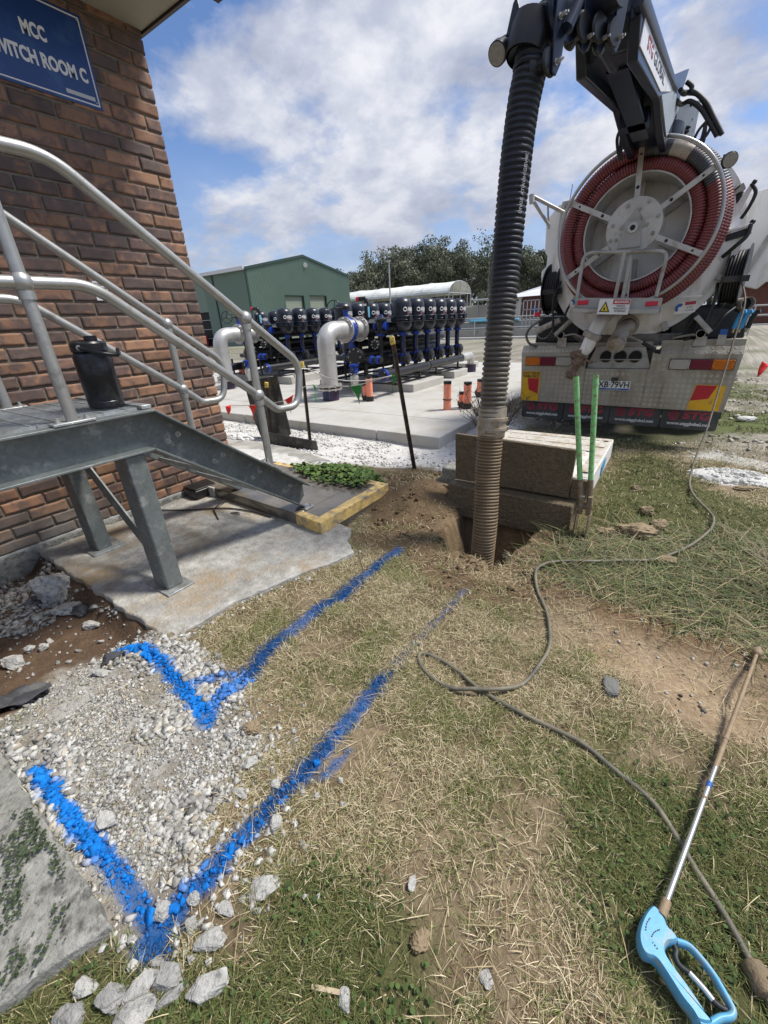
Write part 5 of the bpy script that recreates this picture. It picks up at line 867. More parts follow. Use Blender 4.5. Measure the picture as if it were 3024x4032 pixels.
b = B().prism([(4.46, 2.795), (5.26, 2.75), (5.98, 3.16), (5.24, 3.045)], (bmx1+.002, 0, 0), YU, ZU, XU, .012); obj('boom_gusset', b, 'boom_grey', bm)
b = B().prism([(4.66, 2.95), (6.25, 3.50), (5.86, 3.15), (5.2, 2.98)], (bmx1+.004, 0, 0), YU, ZU, (-1, 0, 0), .03); obj('boom_fin', b, 'boom_haze_blue', bm)
b = B().obox((bmx1+.08, 6.02, 3.02), (.45, .85, .15), (0, -.3, .95), (.9, -.4, 0), .17, .15, .008); sl_ = obj('slew_plate', b, 'boom_grey', bm); b = B()
for y_, z_ in ((5.95, 3.13), (6.1, 3.05), (6.05, 2.98), (5.97, 2.93), (6.0, 2.88)): hexbolt(b, (bmx1+.10, y_, z_), (.9, -.4, 0), .016, .02)
obj('slew_bolt', b, 'truck_black', sl_)
b = B().lathe((-.69, 5.95, 2.70), ZU, [(0, .30), (.06, .30), (.06, .24), (.30, .24), (.34, .16)], 32); obj('slew_turret', b, 'boom_haze_blue', trk, smooth=35)
b = B().tube([(-.70, 3.15, 2.70), (-.70, 4.7, 2.86)], .05, 12); b.box(-.80, -.60, 4.6, 4.75, 2.70, 2.80); obj('boom_ram', b, 'boom_haze_blue', bm, smooth=40)
for P_ in ([(-.50, 5.5, 3.12), (-.479, 5.7, 3.145), (-.418, 5.7, 3.147), (-.305, 5.7, 3.049), (-.228, 5.7, 2.939), (-.12, 5.7, 2.78)], [(-.49, 5.6, 3.13), (-.45, 5.75, 3.16), (-.37, 5.75, 3.125), (-.27, 5.75, 3.0), (-.20, 5.75, 2.90), (-.14, 5.75, 2.795)], [(-.51, 5.5, 3.05), (-.487, 5.7, 3.076), (-.427, 5.7, 3.082), (-.335, 5.7, 3.014), (-.251, 5.7, 2.909), (-.157, 5.7, 2.777)], [(-.481, 5.7, 3.229), (-.434, 5.7, 3.186), (-.43, 5.7, 3.15), (-.39, 5.7, 3.126)]): hoseline(P_, .019)
for P_ in ([(-.265, 5.7, 2.905), (-.31, 5.7, 2.851), (-.336, 5.7, 2.775)], [(-.268, 5.7, 2.885), (-.271, 5.7, 2.798), (-.286, 5.7, 2.742)], [(-.265, 5.7, 2.905), (-.251, 5.7, 2.794), (-.255, 5.7, 2.728)], [(-.21, 5.7, 2.90), (-.24, 5.7, 2.80), (-.30, 5.7, 2.77)]): hoseline(P_, .012)
for a_ in (0, .012, .03, .045): hoseline([(-.875+a_*.3, 5.2, 2.90), (-.915+a_, 5.25, 2.83), (-.90+a_*.8, 5.28, 2.74), (-.87+a_*.5, 5.3, 2.66)], .008)
b = B().box(bmx0-.02, bmx0-.003, 4.95, 5.1, 2.86, 2.95); obj('junction_box', b, 'frame_grey', bm, bevel=.004)
# boom head: curved hose guide, cheek plates, rollers
HX = -.895
gu = bez([(-.90, 2.66, 2.46), (-.885, 2.70, 2.58), (-.855, 2.82, 2.70), (-.80, 3.0, 2.79), (-.72, 3.3, 2.86)], 10)
hd = obj('boom_hose', ribbed(gu, .082, .034, .008, 24, fn=lambda p, q: blk_*(.6+.6*q)), 'suction', trk, smooth=70)  # groove shade is put into the hose colour
b = B(); cc = V(-.915, 2.655, 2.56)
sec = []
for t_, r_ in ((-.05, .088), (-.03, .094), (.0, .099), (.04, .103), (.085, .100)): sec.append((t_, r_))
b.lathe(cc, unit((.12, .28, .95)), sec, 28, caps=False); b.lathe(cc, unit((.12, .28, .95)), [(t_, r_-.01) for t_, r_ in sec][::-1], 28, caps=False); hg = obj('hose_funnel', b, 'black_plastic', trk, smooth=60)
b = B().prism([(0, 0), (.075, .06), (.10, .15), (.055, .20), (-.01, .16)], (-1.0, 2.62, 2.56), (.1, -.2, 1), (1, 0, 0), (0, 1, 0), .012); b = B().prism([(-1.005, 2.60), (-.98, 2.70), (-.965, 2.725), (-.94, 2.66), (-.87, 2.67), (-.86, 2.56)], (0, 2.60, 0), XU, ZU, (0, 1, 0), .014); obj('horn_plate', b, 'boom_haze_blue', trk, bevel=.004)
cheek = [(-.02, .16), (.035, .15), (.05, .03), (.035, -.12), (.012, -.165), (-.012, -.155), (-.02, -.02)]
for x_, y_, z_, s_ in ((-.775, 2.62, 2.57, 1.0), (-.70, 2.80, 2.70, 1.1), (-.64, 2.86, 2.70, 1.1), (-.585, 2.92, 2.70, 1.05)):
    b = B().prism([(p*s_*1.2, q*s_) for p, q in cheek], (x_, y_, z_), (.35, .93, 0), ZU, (.93, -.35, 0), .010); ck = obj('cheek_plate', b, 'boom_haze_blue', trk, bevel=.002)
    for dz in (-.12, .03): b = B(); hexbolt(b, (x_+.011, y_, z_+dz*s_), (.93, -.35, 0), .009, .03); obj('roller_bolt', b, 'bolt', ck)
for x_, y_, z_ in ((-.815, 2.62, 2.455), (-.72, 2.78, 2.60), (-.665, 2.84, 2.60), (-.61, 2.90, 2.59)):
    b = B().lathe((x_-.05, y_+.02, z_), unit((.93, -.35, 0)), [(0, .05), (.01, .056), (.03, .035), (.06, .035), (.08, .056), (.09, .05)], 24); obj('hose_roller', b, 'black_plastic', trk, smooth=40)
b = B().lathe((-.78, 2.70, 2.66), unit((.93, -.35, .0)), [(0, .12), (.015, .125), (.03, .12)], 28); b.lathe((-.72, 2.90, 2.72), unit((.93, -.35, .0)), [(0, .07), (.17, .07)], 24); obj('head_frame', b, 'boom_haze_blue', trk, smooth=35)
b = B().tube([(-.70, 2.70, 2.68), (-.72, 2.66, 2.60), (-.735, 2.64, 2.56)], [.022, .024, .028], 14); obj('drip_spout', b, 'boom_haze_blue', trk, smooth=50)
lamp((-1.05, 2.63, 2.565), (-.15, -.75, -.55), .048, (-.985, 2.66, 2.60))
# ================================================================ CONCRETE PAD AND FILTER STATIONS
b = B()
xs = [-14, -9.6, -6.35, -3.42, -2.42]; ys = [4.70, 5.68, 8.9, 14]
for i in range(4):
    for j in range(3): b.box(xs[i]+(.006 if i else 0), xs[i+1]-.006*(i < 3), ys[j]+(.006 if j else 0), ys[j+1]-.006*(j < 2), -.19, 0)
tag(obj('concrete_pad', b, 'concrete_new', bevel=.012), None, None, kind='structure')
for a, l in (((-7.3, -4.62, 7.77, 9.19, -.01, .165), 'low concrete plinth under the front end of the nearer filter row'), ((-7.3, -4.73, 10.0, 10.82, -.01, .17), 'low concrete plinth under the far end of the nearer filter row'), ((-11.3, -8.46, 7.94, 9.4, -.01, .19), 'low concrete plinth under the filter row further from the truck'), ((-7.3, -5.2, 11.9, 12.7, -.01, .17), 'small rear concrete plinth near the end of the filter manifold')):
    tag(obj('plinth', B().box(*a), 'concrete_new', bevel=.012, at=(a[0], a[2], 0)), l, 'plinth')
def filter_station(name, label, ox, oy):
    t = thing(name, label, 'filter', (ox, oy, .165)); X0 = ox; Y0 = oy; c = lambda x, y, z: V(X0+x, Y0+y, z)   # origin: front of header axis
    first = None
    for row in (1, -1):
        for i in range(6):
            xx, yy = .78*row, .45+.535*i
            if first is None:
                o = c(xx, yy, 0)
                f = obj('filter_housing', B().lathe(o, ZU, [(1.18, .05), (1.19, .085), (1.23, .155), (1.30, .195), (1.39, .203), (1.50, .203), (1.66, .203), (1.73, .196), (1.79, .165), (1.825, .105), (1.837, .04), (1.838, .002)], 32), 'filter_black', t, smooth=50)
                b = B().lathe(o, ZU, [(1.385, .205), (1.39, .222), (1.42, .226), (1.425, .218), (1.465, .218), (1.47, .226), (1.495, .222), (1.50, .205)], 32)
                for a_ in (-.15, 2.2, 4.3): b.obox(o+V(.225*math.cos(a_), .225*math.sin(a_), 1.443), (math.cos(a_), math.sin(a_), 0), (-math.sin(a_), math.cos(a_), 0), ZU, .022, .055, .045)
                obj('clamp_band', b, 'filter_black', f, bevel=.003, smooth=35)
                b = B(); text(b, 'ARKAL', .105, o+V(.2045, 0, 1.605), YU, ZU, XU, .0025, .0006, 1.0, bend=.2045, width=.19, a0=.04)
                rg = [(.2052*math.cos(-.68+.155*math.cos(a_)*1.05), .2052*math.sin(-.68+.155*math.cos(a_)*1.05), 1.607+.034*math.sin(a_)) for a_ in np.linspace(0, 2*np.pi, 24, endpoint=False)]; b.tube([o+V(*p) for p in rg], .0095, 6, False, True); text(b, 'FILTERS', .028, o+V(.2045, 0, 1.552), YU, ZU, XU, .0, .0006, 1.0, bend=.2045, a0=.06); obj('logo', b, 'white_text', f, smooth=0)
                b = B(); rr = .2048
                for k in range(4):
                    a0, a1 = -.42+.09*k/1.0*.55, -.42+.09*(k+1)*.55; b.add([o+V(rr*math.cos(a), rr*math.sin(a), z) for a, z in ((a0, 1.505), (a1, 1.505), (a1, 1.565), (a0, 1.565))], [(0, 1, 2, 3)])
                obj('red_label', b, 'label_red', f)
                b = B().lathe(o, ZU, [(.70, .056), (1.19, .056)], 18); obj('riser', b, 'pipe_black', f, smooth=40)
                for z in (.58, .735, 1.15): b = B(); b.lathe(o, ZU, [(z-.028, .060), (z-.024, .074), (z+.024, .074), (z+.028, .060)], 18); b.box(o[0]+.05, o[0]+.10, o[1]-.015, o[1]+.015, z-.018, z+.018); b.box(o[0]-.10, o[0]-.05, o[1]-.015, o[1]+.015, z-.018, z+.018); obj('blue_clamp', b, 'valve_blue', f, smooth=35)
                b = B().ball(o+V(0, 0, .66), .10, 14, (1, 1, .9)); b.lathe(o+V(0, 0, .66), XU, [(.0, .08), (.08, .10), (.085, .128), (.11, .128), (.115, .10), (.15, .085), (.165, .04)], 22)
                for a_ in np.linspace(0, 6.28, 8, endpoint=False): b.lathe(o+V(.11, .112*math.cos(a_), .66+.112*math.sin(a_)), XU, [(0, .011), (.014, .011)], 6)
                b.lathe(o+V(0, 0, .58), ZU, [(-.16, .05), (0, .05)], 14); b.lathe(o+V(-.05, .0, .66), (-1, 0, 0), [(0, .06), (.45, .06)], 14); b.ball(o+V(.09, -.09, .72), .022, 8); obj('diaphragm_valve', b, 'valve_black', f, smooth=35)
                b = B().tube(bez([o+V(.03, -.03, 1.26), o+V(.10, -.10, 1.15), o+V(.06, -.12, .92), o+V(.12, -.06, .74)], 6), .007, 6); obj('control_tube', b, 'valve_blue', f, smooth=60); first = f
            else: dup(first, (xx-.78, yy-.45, 0), t)
    hd = obj('header_pipe', B().lathe(c(0, .05, 1.285), YU, [(-.03, .20), (0, .21), (.025, .21), (.03, .175), (3.3, .175), (3.32, .12), (3.33, .01)], 28), 'pipe_black', t, smooth=35)
    for xs_, z, r, y0, y1 in ((.92, .44, .088, -.55, 3.1), (-.62, .44, .10, -.55, 3.1), (.30, .98, .075, .2, 3.2), (-.30, .98, .075, -.1, 3.2), (.42, .70, .10, .3, 3.2)):
        mn = obj('manifold_pipe', B().lathe(c(xs_, 0, z), YU, [(y0, r*.7), (y0, r), (1.3, r), (1.3, r*1.12), (1.36, r*1.12), (1.36, r), (y1, r), (y1+.02, r*.5)], 20), 'pipe_black', t, smooth=35)
        if z < .5:
            b = B().lathe(c(xs_, y0+.03, z), YU, [(-.03, r*.9), (-.025, r*1.25), (.035, r*1.25), (.04, r)], 20); b.box(X0+xs_-r*1.6, X0+xs_-r*1.1, Y0+y0, Y0+y0+.05, z-.02, z+.02); b.box(X0+xs_+r*1.1, X0+xs_+r*1.6, Y0+y0, Y0+y0+.05, z-.02, z+.02); obj('end_clamp', b, 'valve_blue', mn, smooth=35); obj('end_cap', B().lathe(c(xs_, y0-.012, z), NY, [(-.01, r*.95), (.012, r*.9), (.016, r*.3)], 18), 'valve_black', mn)
    def blind(x, y, z, r, nm='blind_flange'):
        b = B().lathe(c(x, y, z), NY, [(-.035, r*.8), (-.035, r), (-.012, r), (-.012, r*.96), (.0, r*.96), (.0, r), (.022, r), (.024, r*.9)], 30); fl = obj(nm, b, 'pipe_black', t, smooth=35); b = B()
        for a_ in np.linspace(0, 6.28, 8, endpoint=False): b.lathe(c(x+.84*r*math.cos(a_), y-.022, z+.84*r*math.sin(a_)), NY, [(0, .016), (.012, .016), (.014, .009)], 8)
        obj('flange_bolt', b, 'bolt', fl)
    blind(.12, -.38, .76, .185); b = B().lathe(c(.12, -.36, .76), YU, [(0, .14), (3.4, .14)], 22); obj('backwash_pipe', b, 'pipe_black', t, smooth=40)
    blind(.46, -.10, .98, .095)
    b = B().lathe(c(.0, .35, 1.0), ZU, [(-.25, .055), (.2, .055)], 16); b.lathe(c(-.2, .2, .9), ZU, [(-.3, .06), (.1, .06)], 16); obj('branch_pipe', b, 'pipe_black', t, smooth=40); obj('branch_pipe', B().lathe(c(.45, .1, .9), ZU, [(-.3, .05), (.3, .05)], 14), 'pipe_black', t, smooth=40); obj('branch_pipe', B().lathe(c(.62, -.3, .70), XU, [(-.25, .055), (.12, .055)], 16), 'pipe_black', t, smooth=40)
    for x, y, z, a_ in ((.50, -.30, .70, XU), (.66, -.3, .70, XU), (.45, .1, 1.16, ZU), (-.2, .2, .66, ZU), (-.16, -.1, .95, YU), (.36, .1, 1.32, XU), (.60, .1, 1.32, XU)): b = B(); b.lathe(c(x, y, z), a_, [(-.03, .06), (-.026, .082), (.026, .082), (.03, .06)], 16); b.obox(c(x, y, z), a_, np.roll(a_, 1), np.roll(a_, 2), .018, .105, .018); obj('blue_clamp', b, 'valve_blue', t, smooth=35)
    b = B().lathe(c(.48, .1, 1.32), ZU, [(-.14, .10), (-.13, .125), (-.09, .125), (-.08, .085), (.08, .085), (.09, .125), (.13, .125), (.14, .10), (.18, .06), (.20, .02)], 20); b.lathe(c(.48, .1, 1.32), XU, [(-.12, .06), (.12, .06)], 14); gv = obj('flush_valve', b, 'valve_black', t, smooth=35); b = B().torus(c(.48, .1, 1.47), YU, .06, .012, 18, 6, 0, math.pi); obj('valve_tube', b, 'valve_blue', gv, smooth=60)
    b = B().lathe(c(.02, .25, 1.45), ZU, [(0, .06), (.10, .06), (.10, .075), (.14, .075), (.14, .05), (.30, .045), (.34, .052)], 16); b.tube(arc_path([c(.02, .25, 1.78), c(.02, .25, 1.86), c(-.13, .22, 1.86)], .05, 5), .042, 12); av = obj('air_valve', b, 'valve_black', t, smooth=35); obj('valve_cap', B().tube([c(-.13, .22, 1.86), c(-.19, .21, 1.86)], .045, 12), 'reflector', av); obj('blue_lever', B().box(X0+.085, X0+.10, Y0+.2, Y0+.26, 1.50, 1.70), 'lightblue', av, bevel=.004); obj('white_label', B().box(X0-.02, X0+.06, Y0+.195, Y0+.2, 1.72, 1.76), 'white', av)
    b = B()
    for y in (-.15, .9, 1.7, 2.9): b.box(X0-1.15, X0+1.05, Y0+y, Y0+y+.04, .20, .235)
    for y in (-.15, 2.9):
        for x in (-1.0, -.4, .2, .9): b.box(X0+x, X0+x+.04, Y0+y, Y0+y+.04, .235, .62); b.box(X0+x-.03, X0+x+.07, Y0+y-.03, Y0+y+.07, .19, .20)
    for y in (.9, 1.7):
        for x in (-.65, .9): b.box(X0+x, X0+x+.035, Y0+y, Y0+y+.04, .18, .40)
    b.box(X0-.98, X0-.94, Y0-.1, Y0+2.9, .2, .24); b.box(X0+.72, X0+.76, Y0-.1, Y0+2.9, .2, .24); b.box(X0-1.0, X0+1.0, Y0+.1, Y0+3.1, 1.375, 1.387); obj('support_frame', b, 'pipe_black', t)
    gb = c(.2, -.55, 0); b = B().lathe(gb+V(0, 0, .50), ZU, [(-.04, .06), (-.03, .10), (0, .10), (.01, .06), (.09, .06), (.10, .10), (.13, .10), (.14, .06)], 18); b.box(gb[0]-.07, gb[0]+.07, gb[1]-.05, gb[1]+.05, .51, .60); g_ = obj('gate_valve', b, 'valve_blue', t, smooth=35); b = B().torus(gb+V(.02, -.13, .50), NY, .065, .010, 24, 8)
    for a_ in (0, 2.1, 4.2): b.bar(gb+V(.02, -.13, .50), gb+V(.02+.06*math.cos(a_), -.13, .5+.06*math.sin(a_)), .01, .01, (0, 1, 0))
    b.tube([gb+V(.02, -.13, .5), gb+V(.02, 0, .52)], .014, 8); obj('hand_wheel', b, 'valve_black', g_, smooth=50)
    b = B().lathe(gb, ZU, [(.0, .055), (.2, .055), (.28, .09), (.38, .095), (.46, .06)], 18); obj('drain_leg', b, 'stainless', g_, smooth=50)
    return t
fa = filter_station('filter_station', 'nearer row of black domed filters on blue clamped pipes, beside the truck', -5.78, 7.55)
fb = dup(fa, (-3.92, .42, .02)); fb['label'] = 'further row of black domed filters in front of the green shed doors'; fb['category'] = 'filter'
fa['group'] = fb['group'] = 'filter stations on the concrete pad'
def elbow(x, y, label):
    t = thing('steel_elbow_pipe', label, 'pipe', (x, y, 0), 'silver pipes feeding the filters'); zc = 1.285
    pts = arc_path([(x, y, .30), (x, y, zc), (x, y+.60, zc)], .33, 14)
    obj('pipe_bend', B().tube(pts, .172, 30), 'stainless', t, smooth=60)
    b = B().torus((x, y, .885), ZU, .172, .006, 30, 6); b.torus((x, y+.34, zc), YU, .172, .006, 30, 6); obj('weld_seam', b, 'flange_steel', t, smooth=60)
    def fl(o, ax, m, r=.245, th=.028, nb=10):
        b = B().lathe(o, ax, [(-th/2, .165), (-th/2, r), (th/2, r), (th/2, .165)], 36); f = obj('flange', b, m, t, smooth=35); b = B(); ax = unit(ax); u_ = unit(np.cross(ax, (.3, .2, .9) if abs(ax[2]) < .9 else (1, 0, 0))); v_ = np.cross(ax, u_)
        for a_ in np.linspace(0, 6.28, nb, endpoint=False): b.lathe(V(*o)+.21*(math.cos(a_)*u_+math.sin(a_)*v_)-ax*.035, ax, [(0, .010), (.01, .018), (.025, .018), (.06, .018), (.075, .010)], 6)
        obj('flange_bolt', b, 'bolt', f)
    fl((x, y, .285), ZU, 'flange_steel'); fl((x, y, .225), ZU, 'flange_steel'); obj('gasket', B().lathe((x, y, .245), ZU, [(0, .215), (.025, .215)], 30), 'tape_black', t)
    obj('stub_pipe', B().lathe((x, y, -.02), ZU, [(0, .165), (.24, .165)], 28), 'purple_pipe', t, smooth=40)
    b = B()
    for a_ in (-2.1, -1.55, -1.0): b.obox((x+.166*math.cos(a_), y+.166*math.sin(a_), .1), (-math.sin(a_), math.cos(a_), 0), ZU, (math.cos(a_), math.sin(a_), 0), .006, .08, .002)
    obj('pipe_stripe', b, 'tag_blue', t)
    fl((x, y+.60, zc), YU, 'flange_steel'); va = obj('butterfly_valve', B().lathe((x, y+.62, zc), YU, [(0, .17), (0, .235), (.03, .245), (.06, .235), (.09, .245), (.11, .235), (.11, .17)], 36).box(x-.035, x+.035, y+.64, y+.71, zc+.22, zc+.36).lathe((x, y+.675, zc+.35), ZU, [(0, .055), (.02, .06)], 14), 'valve_blue', t, smooth=35)
    b = B()
    for a_ in np.linspace(0, 6.28, 10, endpoint=False): b.lathe((x+.215*math.cos(a_), y+.58, zc+.215*math.sin(a_)), YU, [(0, .015), (.19, .015)], 6)
    obj('valve_bolt', b, 'bolt', va)
    b = B().box(x-.06, x+.07, y+.62, y+.73, zc+.37, zc+.43).tube([(x+.0, y+.675, zc+.40), (x-.0, y+.35, zc+.40)], .014, 8); gb = obj('gear_box', b, 'valve_black', va, bevel=.004)
    b = B().torus((x-.02, y+.36, zc+.40), unit((.55, -.8, 0)), .135, .0095, 36, 8); ax = unit((.55, -.8, 0)); u_ = unit(np.cross(ax, ZU)); v_ = np.cross(ax, u_)
    for a_ in (.3, 2.4, 4.5): b.bar(V(x-.02, y+.36, zc+.40), V(x-.02, y+.36, zc+.40)+.13*(math.cos(a_)*u_+math.sin(a_)*v_), .014, .008, ax)
    obj('hand_wheel', b, 'valve_black', va, smooth=50)
    fl((x, y+.77, zc), YU, 'flange_steel'); obj('spool', B().tube([(x, y+.77, zc), (x, y+1.10, zc)], .172, 28), 'stainless', t, smooth=60); fl((x, y+1.09, zc), YU, 'flange_steel')
    return t
elbow(-5.78, 6.44, 'silver elbow pipe with blue valve rising from the pad in front of the nearer filters'); elbow(-9.68, 6.85, 'silver elbow pipe partly hidden behind the stair handrail end')
t = thing('outlet_pipe', 'white elbow pipe dropping from the far end of the filter manifold', 'pipe', (-5.0, 11.5, 0)); obj('pipe_bend', B().tube(arc_path([(-4.86, 10.66, .44), (-4.88, 11.35, .44), (-4.92, 11.45, .16)], .2, 8), .10, 16), 'stainless', t, smooth=60); obj('stub_pipe', B().tube([(-4.92, 11.45, 0), (-4.92, 11.45, .2)], .15, 18), 'purple_pipe', t)
# orange capped conduits
CL = {0: 'tall orange conduit with a black band, leftmost of those on the bare pad corner', 1: 'orange conduit with torn black tape cap, right of the banded one', 2: 'short orange conduit half hidden by the dry twigs and suction hose', 3: 'orange conduit with taped top, taller of the pair beside the silver elbow', 4: 'shorter orange conduit of the pair beside the silver elbow', 5: 'orange conduit, right one of the pair behind the handrail', 6: 'orange conduit, left one of the pair behind the handrail', 7: 'slim orange conduit stub touching the one with torn tape cap'}
for i, (x, y, h, r, band, base) in enumerate(((-3.135, 6.375, .46, .063, 1, 0), (-2.86, 6.57, .43, .064, 0, 1), (-3.10, 7.72, .32, .066, 0, 1), (-4.915, 6.60, .47, .064, 0, 1), (-5.06, 6.67, .32, .063, 0, 1), (-10.48, 8.17, .42, .09, 0, 0), (-10.70, 8.13, .41, .09, 0, 0), (-2.99, 6.62, .26, .04, 0, 1))):
    t = thing('orange_conduit', CL[i], 'conduit', (x, y, 0), 'orange conduits standing on the pad'); obj('conduit_pipe', B().lathe((x, y, 0), ZU, [(0, r), (h, r), (h, r*.8)], 24), 'orange_pipe', t, smooth=40)
    n = 24; ang = np.linspace(0, 2*np.pi, n, endpoint=False); dr = .015+.045*np.abs(vn(ang*2+i*5, ang*0, 1.3, 2, i)); b = B(); v = [(x+(r+.003)*math.cos(a), y+(r+.003)*math.sin(a), h+.004) for a in ang]+[(x+(r+.002)*math.cos(a), y+(r+.002)*math.sin(a), h-d) for a, d in zip(ang, dr)]+[(x, y, h+.010)]
    b.add(v, [(k, k+n, (k+1) % n+n, (k+1) % n) for k in range(n)]+[(k, (k+1) % n, 2*n) for k in range(n)]); obj('tape_cap', b, 'tape_black', t)
    if band: b = B().torus((x, y, .17), ZU, r+.004, .009, 24, 8); obj('tape_band', b, 'tape_black', t)
    if base: b = B().lathe((x, y, 0), ZU, [(0, r*1.18), (.09, r*1.16), (.095, r)], 20); b.box(x-r*1.5, x-r*1.0, y-.02, y+.02, .03, .11); obj('black_socket', b, 'tape_black', t, smooth=35)

# ================================================================ PICKETS, FLAG LINES, BOARDS
def picket(p0, p1, label):
    t = thing('star_picket', label, 'picket', p0, 'capped steel pickets along the pad'); p0, p1 = V(*p0), V(*p1); d = unit(p1-p0); a = unit(np.cross(d, (.8, .6, 0))); c_ = np.cross(d, a); b = B()
    for k in range(3): q = 2*math.pi*k/3; u_ = math.cos(q)*a+math.sin(q)*c_; b.obox((p0+p1)/2+u_*.011, d, u_, np.cross(d, u_), np.linalg.norm(p1-p0)/2, .012, .003)
    obj('steel_post', b, 'picket', t); cp = obj('cap', B().obox(p1-d*.02, d, a, c_, .036, .024, .024), 'cap_yellow', t, bevel=.006); b = B().lathe(p1-d*.022, unit((.4, -.9, 0)), [(.0, .006), (.0265, .006)], 8); obj('cap_hole', b, 'black_text', cp)
picket((-2.128, 3.58, -.06), (-2.338, 3.55, 1.25), 'leaning steel picket with yellow cap at the pad corner, holding the green flags'); picket((-3.76, 3.70, -.2), (-3.880, 3.85, .985), 'upright steel picket with yellow cap beside the handrail end'); picket((-4.79, 3.94, -.1), (-4.717, 3.95, .70), 'short picket with yellow cap in front of the upright black board')
def flagline(name, label, pts, flags, rr=.005):
    t = thing(name, label, 'flag line', pts[0]); q = bez(pts, 8); obj('line', B().tube(q, rr, 6), 'string', t, smooth=60)
    for a, b_, tip, m in flags:
        a, b_, tip = V(*a), V(*b_), V(*tip); nn = unit(np.cross(b_-a, tip-a)); n = 7; v = []
        for i in range(n+1):
            for j in range(n+1):
                s_, w_ = i/n, j/n; p = (a+(b_-a)*w_)*(1-s_)+tip*s_ ; v.append(p+nn*.018*math.sin(s_*3.5+w_*2.2))
        f = [(i*(n+1)+j, i*(n+1)+j+1, (i+1)*(n+1)+j+1, (i+1)*(n+1)+j) for i in range(n) for j in range(n)]; b = B().add(v, f); f_ = obj('flag', b, m, t, smooth=60); so_ = f_.modifiers.new('thick', 'SOLIDIFY'); so_.thickness = .0012
    return t
flagline('flag_line', 'thin white line carrying green and red plastic flags between the pickets', [(-5.35, 3.75, .40), (-4.72, 3.65, .455), (-4.0, 3.62, .57), (-3.80, 3.78, .72), (-3.3, 3.66, .765), (-2.87, 3.6, .79), (-2.31, 3.55, .925)],
         [((-4.736, 3.6, .455), (-4.58, 3.6, .472), (-4.675, 3.6, .262), 'flag_red'), ((-4.01, 3.6, .575), (-3.876, 3.62, .640), (-3.914, 3.6, .42), 'flag_red'), ((-3.62, 3.72, .762), (-3.56, 3.70, .735), (-3.50, 3.64, .575), 'flag_green'), ((-2.955, 3.6, .785), (-2.786, 3.6, .810), (-2.817, 3.6, .60), 'flag_green'), ((-2.345, 3.53, .93), (-2.29, 3.53, .93), (-2.318, 3.5, .745), 'flag_green'), ((-5.33, 3.74, .41), (-5.30, 3.62, .41), (-5.345, 3.7, .27), 'flag_red')])
tag(obj('string_line', B().tube(bez([(-2.206, 2.10, 1.10), (-3.02, 2.9, .965), (-3.80, 3.80, .93), (-3.3, 3.68, .845), (-2.8, 3.6, .84), (-2.32, 3.54, .915)], 8), .006, 6), 'string', smooth=60, at=(-2.2, 2.1, 1.1)), 'white string tied from the handrail end past the pickets', 'string')
flagline('flag_line', 'single red flag on a thin line tied at the right side of the truck', [(.525, 6.1, 1.0), (.72, 6.3, .80), (1.3, 6.6, .72), (2.4, 7, .8)], [((.72, 6.28, .81), (.80, 6.32, .765), (.715, 6.28, .645), 'flag_red'), ((1.1, 6.5, .73), (1.22, 6.56, .725), (1.15, 6.5, .56), 'flag_red')], .003)
b = B().prism([(-5.30, .69), (-4.57, .80), (-4.46, .0), (-4.58, -.10), (-5.10, -.18), (-5.22, .15)], (0, 4.02, 0), XU, ZU, (0, .02, 0), .9); tag(obj('black_board', b, 'board_black', at=(-5, 4.02, -.1)), 'tall black form board standing behind the lower handrail', 'board')
b = B().prism([(-4.52, .10), (-3.62, .075), (-3.60, -.06), (-4.52, -.15)], (0, 3.66, 0), XU, ZU, (.0, 1, 0), .018); tag(obj('black_board', b, 'board_black', at=(-4, 3.66, -.1)), 'low black form board lying on edge at the foot of the picket', 'board')

# ================================================================ LOOSE TOOLS AND RUBBLE
def gz(x, y): return float(height(np.array([x]), np.array([y]))[0])
hp = [(.28, 4.58), (.29, 4.12), (.32, 3.80), (.38, 3.54), (.40, 3.38), (.37, 3.17), (.27, 2.90), (.16, 2.71), (.07, 2.60), (-.04, 2.53), (-.18, 2.43), (-.30, 2.36), (-.38, 2.31), (-.44, 2.24), (-.46, 2.13), (-.41, 1.99), (-.32, 1.83), (-.27, 1.70), (-.24, 1.57), (-.25, 1.44), (-.28, 1.32), (-.34, 1.22), (-.44, 1.16), (-.53, 1.13), (-.64, 1.15), (-.70, 1.19), (-.715, 1.23), (-.65, 1.25), (-.54, 1.235), (-.41, 1.19), (-.25, 1.165), (-.11, 1.16), (-.02, 1.15), (.09, 1.11), (.19, 1.07), (.25, 1.01), (.30, .94), (.35, .88), (.385, .83), (.415, .78), (.44, .73), (.47, .66), (.52, .55)]
hose = [(.335, 6.12, 1.60), (.40, 5.95, 1.40), (.385, 5.75, 1.10), (.36, 5.45, .66), (.33, 5.1, .28), (.29, 4.86, .04)]+[(x, y, gz(x, y)+.014+(.018 if 20 < i < 23 else 0)+(.022 if i < 15 else 0)) for i, (x, y) in enumerate(hp)]
t = thing('water_hose', 'long muddy grey hose looping over the grass from the truck side reel', 'hose', (0, 1.2, 0)); obj('hose_tube', B().tube(bez(hose, 8), .0088, 12), 'hose_grey', t, smooth=70)
p = V(.422, .765, gz(.422, .765)+.018); b = B().lathe(p, unit((-.45, .85, 0)), [(-.030, .012), (-.026, .022), (-.012, .026), (.0, .022), (.012, .026), (.026, .022), (.030, .012)], 18); b.obox(p+V(.018, .010, .006), (1, .4, 0), (-.4, 1, 0), ZU, .030, .014, .010); cp = obj('coupling', b, 'tool_mud', t, smooth=40); obj('coupling_bolt', B().lathe(p+V(.02, .0, .022), (-.2, -.2, .95), [(0, .010), (.008, .010)], 10), 'rust', cp)
